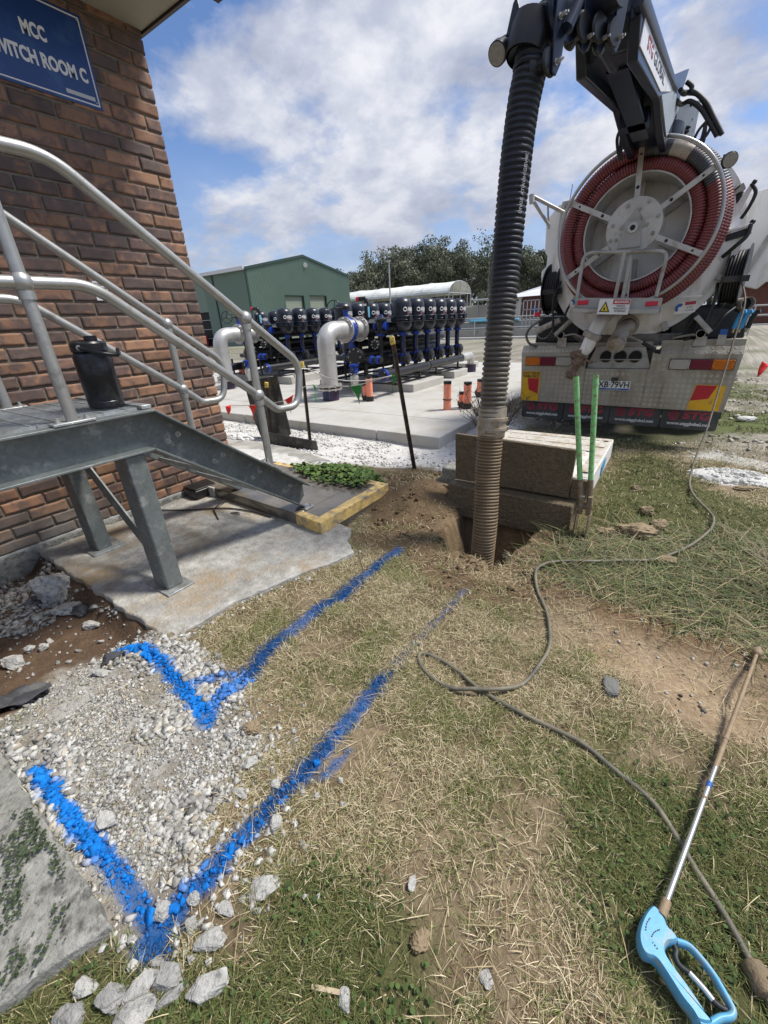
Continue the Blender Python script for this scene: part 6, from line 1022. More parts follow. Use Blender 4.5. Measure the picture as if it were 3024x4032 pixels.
t = thing('water_lance', 'water lance with pale blue pistol grip lying on the grass at lower right', 'lance', (.3, 1, .03)); LZ = .045
lp = lambda s: V(.232+s*(.512-.232), .765+s*(1.963-.765), LZ+.012*(1-s))
obj('lance_tube', B().tube([lp(0), lp(.42)], .0068, 14), 'lance_steel', t, smooth=60); obj('muddy_tube', B().tube([lp(.42), lp(.5), lp(.75), lp(.985)], [.0072, .0078, .0075, .0065], 14), 'lance_mud', t, smooth=60)
obj('blue_band', B().tube([lp(.345), lp(.362)], .0078, 14), 'tag_blue', t); obj('joint_ring', B().tube([lp(.305), lp(.312)], .0082, 14), 'lance_mud', t); obj('joint_ring', B().tube([lp(.53), lp(.54)], .0095, 14), 'lance_mud', t)
b = B().lathe(lp(.985), unit(lp(1)-lp(0)), [(0, .008), (.008, .016), (.025, .0175), (.04, .015), (.05, .008), (.06, .007)], 16); obj('nozzle', b, 'lance_mud', t, smooth=50)
def flat_body(pts, z0, th, nseg=5):
    P = np.array(pts, float); b = B(); n = len(P); cen = P.mean(0); v = []; prof = [(0, .86), (.2, .97), (.5, 1.0), (.8, .96), (1, .84)]
    return P
gun = bez([(.208, .762), (.222, .762), (.238, .748), (.243, .738), (.252, .735), (.262, .728), (.264, .718), (.256, .710), (.247, .703), (.242, .692), (.243, .680), (.256, .668), (.280, .652), (.300, .637), (.318, .622), (.328, .615), (.318, .604), (.300, .598), (.288, .607), (.270, .617), (.252, .632), (.235, .646), (.222, .654), (.208, .650), (.197, .652), (.188, .664), (.184, .682), (.186, .705), (.194, .735)], 4, True)
def pillow(b, P, z0, z1, inset=.006):
    n = len(P); T = np.roll(P, -1, 0)-np.roll(P, 1, 0); T /= np.linalg.norm(T, axis=1, keepdims=True); nn = np.c_[T[:, 1], -T[:, 0]]
    if np.sum(P[:, 0]*np.roll(P[:, 1], -1)-np.roll(P[:, 0], -1)*P[:, 1]) < 0: nn = -nn
    rings = []
    for f, k in ((0, 1), (.12, .45), (.35, .08), (.5, 0), (.65, .08), (.88, .45), (1, 1)): rings.append(np.c_[P-nn*inset*k, np.full(n, z0+(z1-z0)*f)])
    v = np.concatenate(rings); m_ = len(rings); fs = [(i*n+k, i*n+(k+1) % n, (i+1)*n+(k+1) % n, (i+1)*n+k) for i in range(m_-1) for k in range(n)]; return b.add(v, fs+[tuple(range(n))[::-1], tuple(range((m_-1)*n, m_*n))])
gb_ = obj('pistol_grip', pillow(B(), gun, .022, .064), 'gun_blue', t, smooth=50)
bow = bez([(.262, .722, .046), (.285, .728, .046), (.305, .720, .046), (.330, .703, .046), (.345, .686, .046), (.357, .671, .046), (.363, .660, .046), (.358, .648, .046), (.340, .633, .046), (.322, .612, .046), (.305, .601, .046)], 6); b = B().tube(bow, .0072, 12); b.v[0][:, 2] = .046+(b.v[0][:, 2]-.046)*1.8; obj('hand_guard', b, 'gun_blue', t, smooth=60)
tr_ = bez([(.256, .716, .045), (.263, .706, .045), (.262, .692, .045), (.270, .681, .045), (.292, .678, .045), (.312, .668, .045), (.330, .657, .045), (.345, .655, .045), (.354, .657, .045)], 6); obj('trigger', B().tube(tr_, .0062, 10), 'rubber', t, smooth=60); obj('worn_trigger_face', B().tube(bez([(.288, .6785, .0462), (.312, .668, .0462), (.330, .657, .0462)], 6), .0064, 10), 'lance_steel', t, smooth=60)
b = B()
for q in ([(.206, .728), (.200, .712), (.199, .695)], [(.226, .716), (.216, .704), (.211, .690)], [(.214, .682), (.226, .674)]):
    q = bez([(*a_, .0652) for a_ in q], 6)
    for i in range(0, len(q)-1, 2): b.bar(q[i], q[i+1], .0022, .001)
obj('grip_marks', b, 'black_text', gb_); obj('gun_collar', B().tube([lp(-.012), lp(.022)], .0105, 14), 'lance_mud', t, smooth=50)
# rubble and stones one can point at
IV4, IF4 = ico(4)
def rock(name, m, x, y, s, label, cat='rock', group=None, seed=0, rot=0.0, sink=.25, z=None, ang=.5, pw=.62):
    pw = {'rock_tan': .85, 'lime_rock': .9, 'rock_grey': .4}.get(m, pw); ang = {'rock_tan': .32, 'lime_rock': .12}.get(m, ang)
    r2 = np.random.default_rng(seed+100); v = np.sign(IV4)*np.abs(IV4)**pw; v = v/np.linalg.norm(v, axis=1).mean()
    for k in range(13):                                                # chop flat faces
        n_ = unit(r2.normal(size=3)); d_ = (.48 if m not in ('rock_grey',) else .85)+.32*r2.random(); q = v@n_-d_; v -= np.clip(q, 0, None)[:, None]*n_[None]*ang*2*.97
    v *= 1+(.34 if m == 'rock_tan' else .17)*(vn(v[:, 0]*2+seed+9, v[:, 1]*2+v[:, 2]*1.7+5, 2.4, 5, seed % 9)-.5)[:, None]*2; v = v/np.abs(v).max(0)*np.array(s)/2
    c_, s_ = math.cos(rot), math.sin(rot); v = np.stack([v[:, 0]*c_-v[:, 1]*s_, v[:, 0]*s_+v[:, 1]*c_, v[:, 2]], 1); z0 = (gz(x, y) if z is None else z)+s[2]*(.5-sink)
    return tag(obj(name, B().add(v+V(x, y, z0), [tuple(f) for f in IF4]), m, smooth=22, at=(x, y, z0-s[2]*.5)), label, cat, group)
RK = [
 ('rubble', -3.02, .555, (.26, .24, .22), 'large rounded concrete lump on the dug soil against the stained slab', .1, .2, .4),
 ('rubble', -2.78, .53, (.19, .13, .06), 'flat broken concrete piece below the big lump, by the slab edge', .2, .2, .9),
 ('rock_dark', -2.67, .575, (.12, .09, .07), 'dark stone wedged between rubble and the stained slab edge', .3, .2, .4), ('rubble', -2.50, .545, (.13, .07, .05), 'pale angular chip in the rubble heap along the slab edge', .2, .2, .2),
 ('rubble', -2.56, .28, (.055, .05, .05), 'left one of two small white lumps alone on the brown soil', .1, .2, .3), ('rubble', -2.525, .325, (.06, .05, .055), 'right one of two small white lumps alone on the brown soil', .5, .2, .3), ('rubble', -2.50, .20, (.12, .09, .07), 'grey lump on brown soil at the left picture edge', .6, .2, .3),
 ('rock_dark', -1.97, .465, (.12, .07, .055), 'dark stone beside the start of the upper blue line', .7, .2, .9), ('rubble', -1.91, .385, (.13, .045, .03), 'long flat sliver lying on the gravel bed', .3, .2, .3),
 ('rock_tan', -1.065, .565, (.085, .07, .045), 'tan stone just right of the small gravel heap at the upper V', .8, .2, .5), ('rubble', -1.20, .095, (.085, .06, .04), 'large pale pebbly lump inside the lower blue V', .2, .25, .2),
 ('rubble', -1.125, .505, (.05, .045, .035), 'pale lump beside the tan stone at the upper V', .4, .2, .2), ('rubble', -.965, .468, (.055, .04, .03), 'white chip between the tan stone and the long blue line', .2, .2, 1.0), ('rubble', -.915, .385, (.05, .035, .028), 'white chip left of the long blue line, halfway along it', .9, .2, .2),
 ('rubble', -.845, .47, (.042, .038, .03), 'white chip touching the left edge of the long blue line', .3, .2, .6), ('rubble', -.748, .385, (.048, .05, .034), 'white stone on the right edge of the long blue line', .5, .2, .2), ('rubble', -.655, .262, (0.083, 0.066, 0.035), 'pale lump in the grass well right of the lower V', .2, .2, .6),
 ('rubble', -.838, .075, (.048, .046, .036), 'grey pebble left of the lower V near the slab corner', .1, .2, .2), ('rubble', -.69, .12, (0.094, 0.055, 0.035), 'pale jagged piece just right of the lower V tip', .5, .2, .7), ('rubble', -.765, .018, (.045, .03, .03), 'small white stone directly below the lower V tip', .4, .2, .5),
 ('rubble', -.755, -.025, (0.047, 0.081, 0.042), 'upright grey piece at the left of the bottom rubble heap', .1, .2, -.2), ('rubble', -.718, .012, (0.081, 0.062, 0.046), 'blocky grey piece in the middle of the bottom rubble heap', .3, .2, .5), ('rubble', -.630, .055, (0.056, 0.114, 0.046), 'tall flat slab shaped piece at the right of the bottom rubble heap', .0, .2, -.5),
 ('rubble', -.685, .000, (0.034, 0.086, 0.037), 'narrow dark streaked piece between the two largest bottom pieces', .6, .2, -.4), ('rubble', -.725, -.055, (0.095, 0.077, 0.049), 'large grey lump at the bottom picture edge', .2, .2, .3), ('rubble', -.795, -.075, (0.066, 0.057, 0.042), 'white lump at the bottom edge near the slab', .2, .2, .8), ('rubble', -.865, -.105, (0.066, 0.040, 0.037), 'small chip in the weeds right of the slab', .2, .2, .4), ('rubble', -.84, -.14, (0.086, 0.066, 0.042), 'long pale lump cut by the lower left picture edge', .2, .2, .3),
 ('rubble', -.322, .492, (.022, .042, .022), 'small pointed white stone alone in the central grass', .2, .2, .3), ('rock_tan', -.243, .405, (.062, .05, .034), 'tan stone alone in the grass at bottom centre', .1, .2, .9), ('rubble', -.338, .222, (.05, .03, .03), 'pale flint beside the wood sliver at the bottom', .3, .2, -.9), ('rubble', -.085, .43, (.04, .03, .02), 'grey stone sunk in grass right of the tan stone', .3, .35, -.6),
 ('rock_grey', .025, 1.475, (0.061, 0.094, 0.044), 'dark grey brick shaped stone beside the bare soil patch', .0, .3, .2), ('rock_tan', -.02, 2.98, (.27, .19, .13), 'large ochre clod right of the post hole digger', .3, .2, .5), ('rock_tan', -.0, 3.38, (.12, .11, .08), 'ochre clod behind the largest clod', .5, .2, .2), ('rock_tan', .09, 3.17, (.13, .13, .09), 'ochre clod right of the largest clod', .7, .2, .6), ('rock_tan', -.11, 4.02, (.11, .09, .07), 'brown clod in green grass near the pit corner', .2, .2, .2), ('rock_tan', .165, 2.66, (.12, .10, .07), 'ochre clod just behind the curving hose', .4, .2, .2), ('rock_tan', -.22, 2.90, (.14, .12, .06), 'flat brown clod at the digger blade', .1, .2, .2),
 ('rock_tan', .69, 4.62, (.20, .12, .05), 'cream flat stone in front of the white lime heap', .2, .2, .4), ('lime_rock', .92, 7.75, (.26, .16, .09), 'white stone in the grass beyond the white heap', .2, .2, .4), ('rubble', -.84, 2.83, (.10, .09, .09), 'clod embedded in the wall of the dug hole', .3, .4, .3)]
for i, (m_, x, y, s, l, a_, sk, rt) in enumerate(RK):
    if m_ == 'rubble' and y < .02 and i % 2: m_ = 'rubble_grey'
    rock('stone' if 'rubble' not in m_ else 'rubble_chunk', m_, x, y, s, l, seed=i, sink=sk, rot=rt, z=-.33 if i == len(RK)-1 else None)
for i, (x, y, s) in enumerate(((-.665, .60, .02), (-.70, .52, .022), (-.80, .14, .034), (-.76, .105, .036), (-.705, .175, .038), (-.52, .33, .016), (-.50, .30, .014), (-.55, .31, .016))): rock('rubble_chunk', 'rubble', x, y, (s*1.2, s, s*.8), 'small white chip lying in the grass near the long blue line', group='small white chips by the blue line', seed=60+i)
k = 900; px_ = .66+rng.normal(size=k)*.17; py_ = 4.98+rng.normal(size=k)*.10; e_ = ((px_-.66)/.42)**2+((py_-4.98)/.20)**2; q_ = e_ < 1; px_, py_, e_ = px_[q_], py_[q_], e_[q_]; b = B(); zb = height(px_, py_)
for x_, y_, z_, q in zip(px_, py_, zb, e_):
    s_ = .008+.022*rng.random()**2; v = IV*(1+.6*(rng.random((len(IV), 1))-.5))*s_*np.array((1, 1, .8)); b.add(v+V(x_, y_, z_+.07*(1-q)*rng.random()+s_*.2), [tuple(f_) for f_ in IF])
v = IV2*np.array((.40, .19, .055))*(1+.3*(vn(IV2[:, 0]*5+3, IV2[:, 1]*5+IV2[:, 2]*4, 1.5, 4, 2)-.5))[:, None]; b.add(v+V(.66, 4.98, gz(.66, 4.98)), [tuple(f_) for f_ in IF2]); tag(obj('lime_heap', b, 'lime_rock', smooth=0, at=(.66, 4.98, -.1)), 'low heap of white lime rubble on the grass right of the hose', 'rubble heap')
b = B().obox((-.385, .212, gz(-.385, .212)+.012), (.9, .42, .05), (-.42, .9, 0), ZU, .036, .0045, .003); tag(obj('wood_sliver', b, 'wood', at=(-.385, .212, 0)), 'pale flat wood sliver in the grass at the bottom edge', 'wood')
P = [(-2.42, .02), (-2.26, .085), (-2.24, .165), (-2.16, .23), (-2.05, .225), (-2.03, .15), (-2.10, .06), (-2.2, -.02)]
b = B(); g = 14; v = []
cn_ = np.mean(P, 0); q = bez([(x, y, 0) for x, y in P], 5, True)[:, :2]; rings = [cn_+(q-cn_)*k for k in (1, .75, .5, .25, .02)]
for r_ in rings: v += [(x, y, gz(x, y)+.014+.03*vn(np.array([x*14.]), np.array([y*14.]), 1, 2, 3)[0]) for x, y in r_]
n = len(q); f = [(i*n+k, i*n+(k+1) % n, (i+1)*n+(k+1) % n, (i+1)*n+k) for i in range(4) for k in range(n)]; sh_ = obj('plastic_sheet', B().add(v, f), 'rock_dark', smooth=60, at=(-2.2, .1, -.1)); tag(sh_, 'crumpled dark plastic sheet at the edge of the gravel, left picture edge', 'plastic sheet'); sh_.modifiers.new('thick', 'SOLIDIFY').thickness = .002
t = thing('bait_box', 'low black plastic bait box against the wall under the stairs', 'box', (-3.42, 1.93, .03)); b = B().prism([(-3.535, 1.80), (-3.33, 1.80), (-3.33, 2.02), (-3.535, 2.06)], (0, 0, .03), XU, YU, ZU, .085); obj('box_base', b, 'black_plastic', t, bevel=.012); b = B().prism([(-3.53, 1.81), (-3.335, 1.81), (-3.335, 2.015), (-3.53, 2.05)], (0, 0, .116), XU, YU, ZU, .012); obj('lid', b, 'black_plastic', t, bevel=.004)
tag(obj('rebar_hook', B().tube(arc_path([(-2.80, 1.645, .035), (-3.0, 1.74, .045), (-3.04, 1.885, .06), (-3.06, 1.90, .05)], .04, 5), .006, 8), 'picket', smooth=60, at=(-2.9, 1.7, .03)), 'bent rusty rod lying on the stained slab under the stairs', 'rod')
tag(obj('cable', B().tube(bez([(-3.5, 1.45, .045), (-3.2, 1.62, .04), (-2.95, 1.80, .04), (-2.7, 1.87, .04), (-2.45, 1.88, .04)], 8), .006, 8), 'rubber', smooth=60, at=(-3, 1.7, .03)), 'black cable lying along the foot of the landing step', 'cable')
b = B()
for k in range(3): b.torus((-2.80+.03*k, 1.79, .035+.004*k), (.2*k, .1, 1), .02-.003*k, .003, 14, 6)
tag(obj('wire_scrap', b, 'picket', smooth=60, at=(-2.8, 1.8, .03)), 'small curl of rusty wire on the slab by the landing step', 'wire')
x0, y0 = -1.34, 1.63; tag(obj('stick', B().tube([(x0, y0, .03), (x0-.05, y0+.03, .10), (x0-.09, y0+.06, .20)], [.004, .003, .002], 6), 'twig', smooth=60, at=(x0, y0, .03)), 'thin dry stick standing in the grass at the slab edge', 'stick')
b = B()                                                               # dry shrub behind the pit
for k in range(46):
    a_ = random.random()*6.28; s_ = .1+.32*random.random(); p0 = V(-1.95+.10*math.cos(a_), 5.35+.10*math.sin(a_), -.14); p1 = p0+V(s_*math.cos(a_), s_*math.sin(a_), .35+.3*random.random()); b.tube([p0, (p0+p1)/2+V(0, 0, .08), p1], [.006, .004, .002], 4)
    for j in range(9):
        q = p0+(p1-p0)*(.35+.65*random.random())+V(0, 0, .04); b.tube([q, q+V(random.uniform(-.1, .1), random.uniform(-.1, .1), random.uniform(.03, .16))], [.003, .0012], 3)
tag(obj('dry_shrub', b, 'twig', smooth=0, at=(-1.95, 5.35, -.14)), 'bare twiggy shrub behind the pit and suction hose', 'shrub')
b = B()
for k in range(30): p0 = V(.62+.1*random.random(), 2.30+.2*random.random(), 0); a_ = random.uniform(.3, 2.6); L_ = random.uniform(.15, .42); b.tube(bez([p0, p0+V(math.cos(a_)*L_*.5, math.sin(a_)*L_*.5, L_*.6), p0+V(math.cos(a_)*L_, math.sin(a_)*L_, L_*.7)], 4), [.0025]*8+[.001], 4)
tag(obj('dry_stalks', b, 'wood', smooth=60, at=(.65, 2.4, 0)), 'tall pale dry grass stalks at the right picture edge', 'dry stalks')
b = B(); v = IV4*np.array((.20, .11, .06)); v *= (.55+.9*vn(v[:, 0]*26+9, v[:, 1]*26+v[:, 2]*31, 1, 4, 4))[:, None]; b.add(v+V(-5.05, 3.62, -.02), [tuple(f_) for f_ in IF4]); tag(obj('white_bag', b, 'white', smooth=15, at=(-5.05, 3.62, -.05)), 'crumpled white bag on the ground behind the brick corner', 'bag')

# ================================================================ BACKGROUND
sd_ = thing('green_shed', 'large green corrugated shed with two roller doors behind the filters', 'shed', (-45, 37, -.15)); SX, SY0, SY1, SL = -35.5, 29.4, 44.8, 24
b = B(); n = 84
yy = np.linspace(SY0, SY1, n*2+1); zt = 6.5+1.5*(1-np.abs((yy-(SY0+SY1)/2)/((SY1-SY0)/2)))
v = []; 
for i, (y, z) in enumerate(zip(yy, zt)): xo = .09 if i % 2 else 0; v += [(SX+xo, y, -.2), (SX+xo, y, z)]
doors = [(33.86, 36.72, 4.4), (37.56, 40.41, 4.45)]
f = [(2*i, 2*i+2, 2*i+3, 2*i+1) for i in range(2*n) if not any(a < (yy[i]+yy[i+1])/2 < b_ for a, b_, h in doors)]; b.add(v, f)
for a, b_, h in doors:
    k = [i for i in range(2*n) if a < (yy[i]+yy[i+1])/2 < b_]; b.add([p for i in k+[k[-1]+1] for p in ((SX+(.09 if i % 2 else 0), yy[i], h), (SX+(.09 if i % 2 else 0), yy[i], zt[i]))], [(2*i, 2*i+2, 2*i+3, 2*i+1) for i in range(len(k))])
obj('gable_wall', b, 'shed_green', sd_, smooth=0)
b = B(); xx = np.linspace(SX-SL, SX, 361); v = []
for i, x in enumerate(xx): v += [(x, SY0-(.045 if i % 2 else 0), -.2), (x, SY0-(.045 if i % 2 else 0), 6.5)]
op = (SX-9.6, SX-6.9, 3.2); f = [(2*i, 2*i+2, 2*i+3, 2*i+1) for i in range(360) if not op[0] < xx[i] < op[1]]; b.add(v, f); b.box(op[0]-.05, op[1]+.05, SY0-.03, SY0, op[2], 6.5); obj('side_wall', b, 'shed_green_side', sd_, smooth=0)
b = B().box(SX-SL, SX-.1, SY1-.1, SY1, -.2, 6.5); b.box(SX-SL, SX-SL+.1, SY0, SY1, -.2, 6.5); obj('rear_wall', b, 'shed_green', sd_)
b = B(); ym = (SY0+SY1)/2
for s in (-1, 1): b.prism([(ym, 8.06), (ym+s*(SY1-ym+.25), 6.50), (ym+s*(SY1-ym+.25), 6.58), (ym, 8.14)][::s], (SX-SL-.2, 0, 0), YU, ZU, XU, SL+.35)
obj('roof', b, 'roof_white', sd_)
b = B()
for s in (-1, 1): b.prism([(ym, 8.0), (ym+s*(SY1-ym+.2), 6.44), (ym+s*(SY1-ym+.2), 6.66), (ym, 8.22)][::s], (SX+.10, 0, 0), YU, ZU, XU, .08)
obj('barge_board', b, 'shed_trim', sd_); obj('downpipe', B().box(SX-.05, SX+.09, SY0-.10, SY0+.08, -.2, 6.5), 'shed_trim', sd_); obj('downpipe', B().box(SX-5.2, SX-5.05, SY0-.13, SY0-.04, -.2, 6.45), 'shed_trim', sd_); obj('gutter', B().box(SX-SL, SX+.05, SY0-.32, SY0-.05, 6.42, 6.72), 'roof_white', sd_)
for a, b_, h in doors:
    b = B()
    for k in range(int((h+.2)/.11)): b.box(SX-.22, SX-.19 if k % 2 else SX-.20, a+.05, b_-.05, -.2+.11*k, -.2+.11*(k+1))
    dr = obj('roller_door', b, 'shutter', sd_); b = B().box(SX-.25, SX+.05, a-.02, a+.05, -.2, h); b.box(SX-.25, SX+.05, b_-.05, b_+.02, -.2, h); b.box(SX-.25, SX+.05, a+.05, b_-.05, h-.06, h+.02); obj('door_frame', b, 'shed_trim', dr)
b = B().box(op[0], op[1], SY0+.1, SY0+.2, -.2, 3.2); sh_ = obj('doorway_shade', b, 'dark', sd_); b = B()  # dark sheet stands for the shaded shed interior
for k in range(3): b.box(op[0], op[1], SY0-.02, SY0+.08, .6+.9*k, .66+.9*k)
obj('rack', b, 'steel_far', sh_); b = B().lathe((SX+.05, 37.4, 7.32), unit((.8, -.5, -.3)), [(0, .08), (.2, .22), (.28, .22)], 14).box(SX, SX+.2, 37.35, 37.45, 7.1, 7.16); obj('flood_light', b, 'white', sd_)
b = B()
for k in range(9): b.box(SX-9.5+.28*k, SX-9.45+.28*k, 27.3, 27.34, -.15, 1.2)
b.box(SX-9.6, SX-6.9, 27.3, 27.34, 1.15, 1.2); b.box(SX-9.6, SX-6.9, 27.3, 27.34, 0, .05); tag(obj('mesh_fence', b, 'steel_far', at=(SX-8, 27.3, -.15)), 'temporary steel fence panels in front of the shed doorway', 'fence')
b = B().box(SX-9.3, SX-7.4, 28.0, 29.0, -.15, .95); tag(obj('red_skip', b, 'mark_red', bevel=.05, at=(SX-8, 28.5, -.15)), 'dark red bin standing at the shed doorway behind the fence', 'bin')
# poly tunnel
tn = thing('poly_tunnel', 'long arched plastic covered tunnel behind the filters below the trees', 'greenhouse', (-35, 49.7, -.15)); a_ = np.linspace(0, np.pi, 17); gx_ = np.linspace(-58, -23, 21)
yy = 49.7-3.0*np.cos(a_); zz_ = 4.0+1.25*np.sin(a_); b = B(); v = [(x, y, z-(.05 if i % 2 else 0)) for i, x in enumerate(gx_) for y, z in zip(yy, zz_)]; b.add(v, [(i*17+j, (i+1)*17+j, (i+1)*17+j+1, i*17+j+1) for i in range(20) for j in range(16)]); cv = obj('plastic_cover', b, 'poly_film', tn, smooth=0); cv.modifiers.new('thick', 'SOLIDIFY').thickness = .01
b = B()
for x in gx_[::2]: b.tube([(x, y, z) for y, z in zip(yy, zz_)], .05, 6); b.tube([(x, 46.7, -.2), (x, 46.7, 4)], .05, 6); b.tube([(x, 52.7, -.2), (x, 52.7, 4)], .05, 6)
for z in (2.6, 3.4, 4.0): b.tube([(-58, 46.7, z), (-23, 46.7, z)], .035, 5)
for y in (47.7, 49.7, 51.7): b.tube([(-23, y, -.2), (-23, y, 4+1.25*math.sqrt(1-((y-49.7)/3)**2))], .045, 6)
b.tube([(-23, 46.7, 4), (-23, 52.7, 4)], .05, 6); obj('tunnel_frame', b, 'steel_far', tn)
b = B().box(-58, -23.2, 46.75, 46.8, -.15, 2.4); obj('side_wall', b, 'poly_film', tn)
b = B().prism([(-21.5, 50, ), (-13.5, 50), (-13.5, 56), (-21.5, 56)], (0, 0, 3.15), XU, YU, ZU, .12); rf = thing('carport', 'flat white carport roof on posts beside the poly tunnel', 'carport', (-17, 53, -.15)); obj('roof', b, 'roof_white', rf)
for x in (-21, -17.5, -14): obj('carport_post', B().tube([(x, 50.3, -.15), (x, 50.3, 3.15)], .07, 8), 'steel_far', rf); obj('carport_post', B().tube([(x, 55.7, -.15), (x, 55.7, 3.15)], .07, 8), 'steel_far', rf)
sc_ = thing('container', 'pale ribbed storage container under the carport', 'container', (-22.5, 51, -.15)); b = B()
for k in range(40): b.box(-24.0+.12*k, -23.94+.12*k, 50.90, 51.0, -.1, 2.6)
b.box(-24.1, -19.1, 51, 53.5, -.15, 2.65); obj('container_body', b, 'cream', sc_)
pl_ = thing('light_pole', 'tall slim light pole rising behind the filters before the trees', 'lamp post', (-25.2, 38.2, -.15)); obj('pole', B().tube([(-25.2, 38.2, -.15), (-25.2, 38.2, 6.6)], [.10, .06], 10), 'steel_far', pl_); obj('lamp_head', B().box(-25.5, -25.0, 38.0, 38.2, 6.55, 6.68), 'steel_far', pl_, bevel=.02)
# clarifier tanks with railings
tkw = thing('settling_tank', 'low concrete settling tank with water beyond the filters', 'tank', (-11, 36, -.15)); b = B().box(-21, -3, 33.0, 33.3, -.2, .45); b.box(-21, -3, 43.0, 43.3, -.2, .45); b.box(-21, -20.7, 33.3, 43, -.2, .45); b.box(-3.3, -3, 33.3, 43, -.2, .45); b.box(-20.7, -3.3, 38, 38.25, -.2, .75); obj('tank_wall', b, 'tank_wall', tkw); obj('water', B().box(-20.7, -3.3, 33.3, 43, -.1, .1), 'water', tkw)
obj('grey_cover', B().box(-19.5, -9, 39, 42.5, .45, .95), 'tank_wall', tkw)
b = B().box(-16.8, -12.4, 38.6, 38.95, .95, 1.12); b.box(-17.2, -13.2, 39.1, 39.4, .95, 1.25); tag(obj('blue_pipe_stack', b, 'lightblue', bevel=.05, at=(-15, 39, .95)), 'light blue plastic pipes lying on the tank cover', 'pipes')
def railing(name, label, x0, x1, y, z0, hs, step=2.0):
    t = thing(name, label, 'railing', ((x0+x1)/2, y, z0), 'tube railings round the tanks'); b = B()
    for h in hs: b.tube([(x0, y, z0+h), (x1, y, z0+h)], .035, 8)
    obj('rails', b, 'steel_far', t); x = x0
    while x <= x1+.01: obj('railing_post', B().tube([(x, y, z0), (x, y, z0+max(hs))], .035, 8), 'steel_far', t); x += step
railing('railing', 'grey tube railing along the front of the settling tank', -22, -3, 32.8, -.15, (.75, 1.45), 2.7); railing('railing', 'tube railing along the back of the settling tank', -21, -3, 43.6, -.15, (.6, 1.2), 2.7); railing('railing', 'white tube railing at the right picture edge behind the truck', .5, 14, 30, -.15, (.5, .95, 1.4), 2.0); railing('railing', 'low tube barrier in front of the right hand brick building', 1.2, 14, 36, -.15, (.8, 1.35), 1.6)
tag(slab('kerb', [(-24, 31.6), (-2, 31.6), (-2, 32.4), (-24, 32.4)], -.3, -.02, 'concrete_new', None), 'pale concrete kerb strip in front of the settling tank', 'kerb')
obw = thing('brick_office', 'small brick hut with white hipped roof left of the truck', 'building', (-13, 46, -.15)); b = B().box(-14.2, -9, 45, 52, -.15, 2.95); obj('wall', b, 'brick_far', obw); b = B().box(-15.6, -14.25, 44.95, 45.05, -.1, 2.6); b.box(-14.5, -14.25, 44.8, 44.9, -.15, 2.9); obj('pale_panel', b, 'cream', obw); b = B().add([(-15.8, 44.2, 2.95), (-8.5, 44.2, 2.95), (-8.5, 53, 2.95), (-15.8, 53, 2.95), (-12.5, 48, 4.1), (-11.5, 49, 4.1)], [(0, 1, 5, 4), (1, 2, 5), (2, 3, 4, 5), (3, 0, 4), (3, 2, 1, 0)]); obj('roof', b, 'roof_white', obw, smooth=0)
for x in (-11.6, -10.9): obj('window', B().box(x, x+.5, 44.93, 45.0, 1.4, 2.3), 'cream', obw)
obj('hut_sign', B().box(-13.1, -12.6, 44.93, 45.0, 1.5, 2.0), 'sign_blue', obw)
rb = thing('brick_building', 'long dark brick building with pale roof at the right edge behind the truck', 'building', (9, 48, -.15)); obj('wall', B().box(2.4, 22, 46, 58, -.15, 2.75), 'brick_far', rb); b = B().prism([(-.4, 2.75), (12.5, 2.75), (12.5, 2.9), (6, 4.9), (-.4, 2.95)], (2.0, 45.4, 0), YU, ZU, XU, 20.5); obj('roof', b, 'roof_white', rb)
ex = thing('mini_loader', 'small red and yellow loader parked beside the carport', 'loader', (-16.5, 37.4, -.1)); b = B().box(-16.9, -16.2, 45.6, 46.6, .35, .9).box(-16.75, -16.3, 45.7, 46.3, .9, 1.35); obj('body', b, 'vest', ex, bevel=.06); b = B().box(-16.55, -16.15, 45.3, 45.7, .2, .7); obj('bucket', b, 'cap_yellow', ex, bevel=.04)
for x in (-16.9, -16.25):
    for y in (45.75, 46.45): obj('wheel', B().lathe((x-.05, y, .12), XU, [(0, .28), (.14, .28)], 16), 'rubber', ex)
b = B().box(-.6, .6, -.05, .05, 0, 1.8)
ms = thing('mesh_gate', 'grey mesh gates standing between the hut and the truck', 'gate', (-9, 36, -.1)); b = B()
for k in range(9): b.box(-11.4+.3*k, -11.34+.3*k, 36.4, 36.45, -.1, 2.4)
for z in (.2, 1.0, 1.7, 2.35): b.box(-11.4, -8.9, 36.4, 36.46, z, z+.06)
obj('gate_bars', b, 'steel_far', ms)
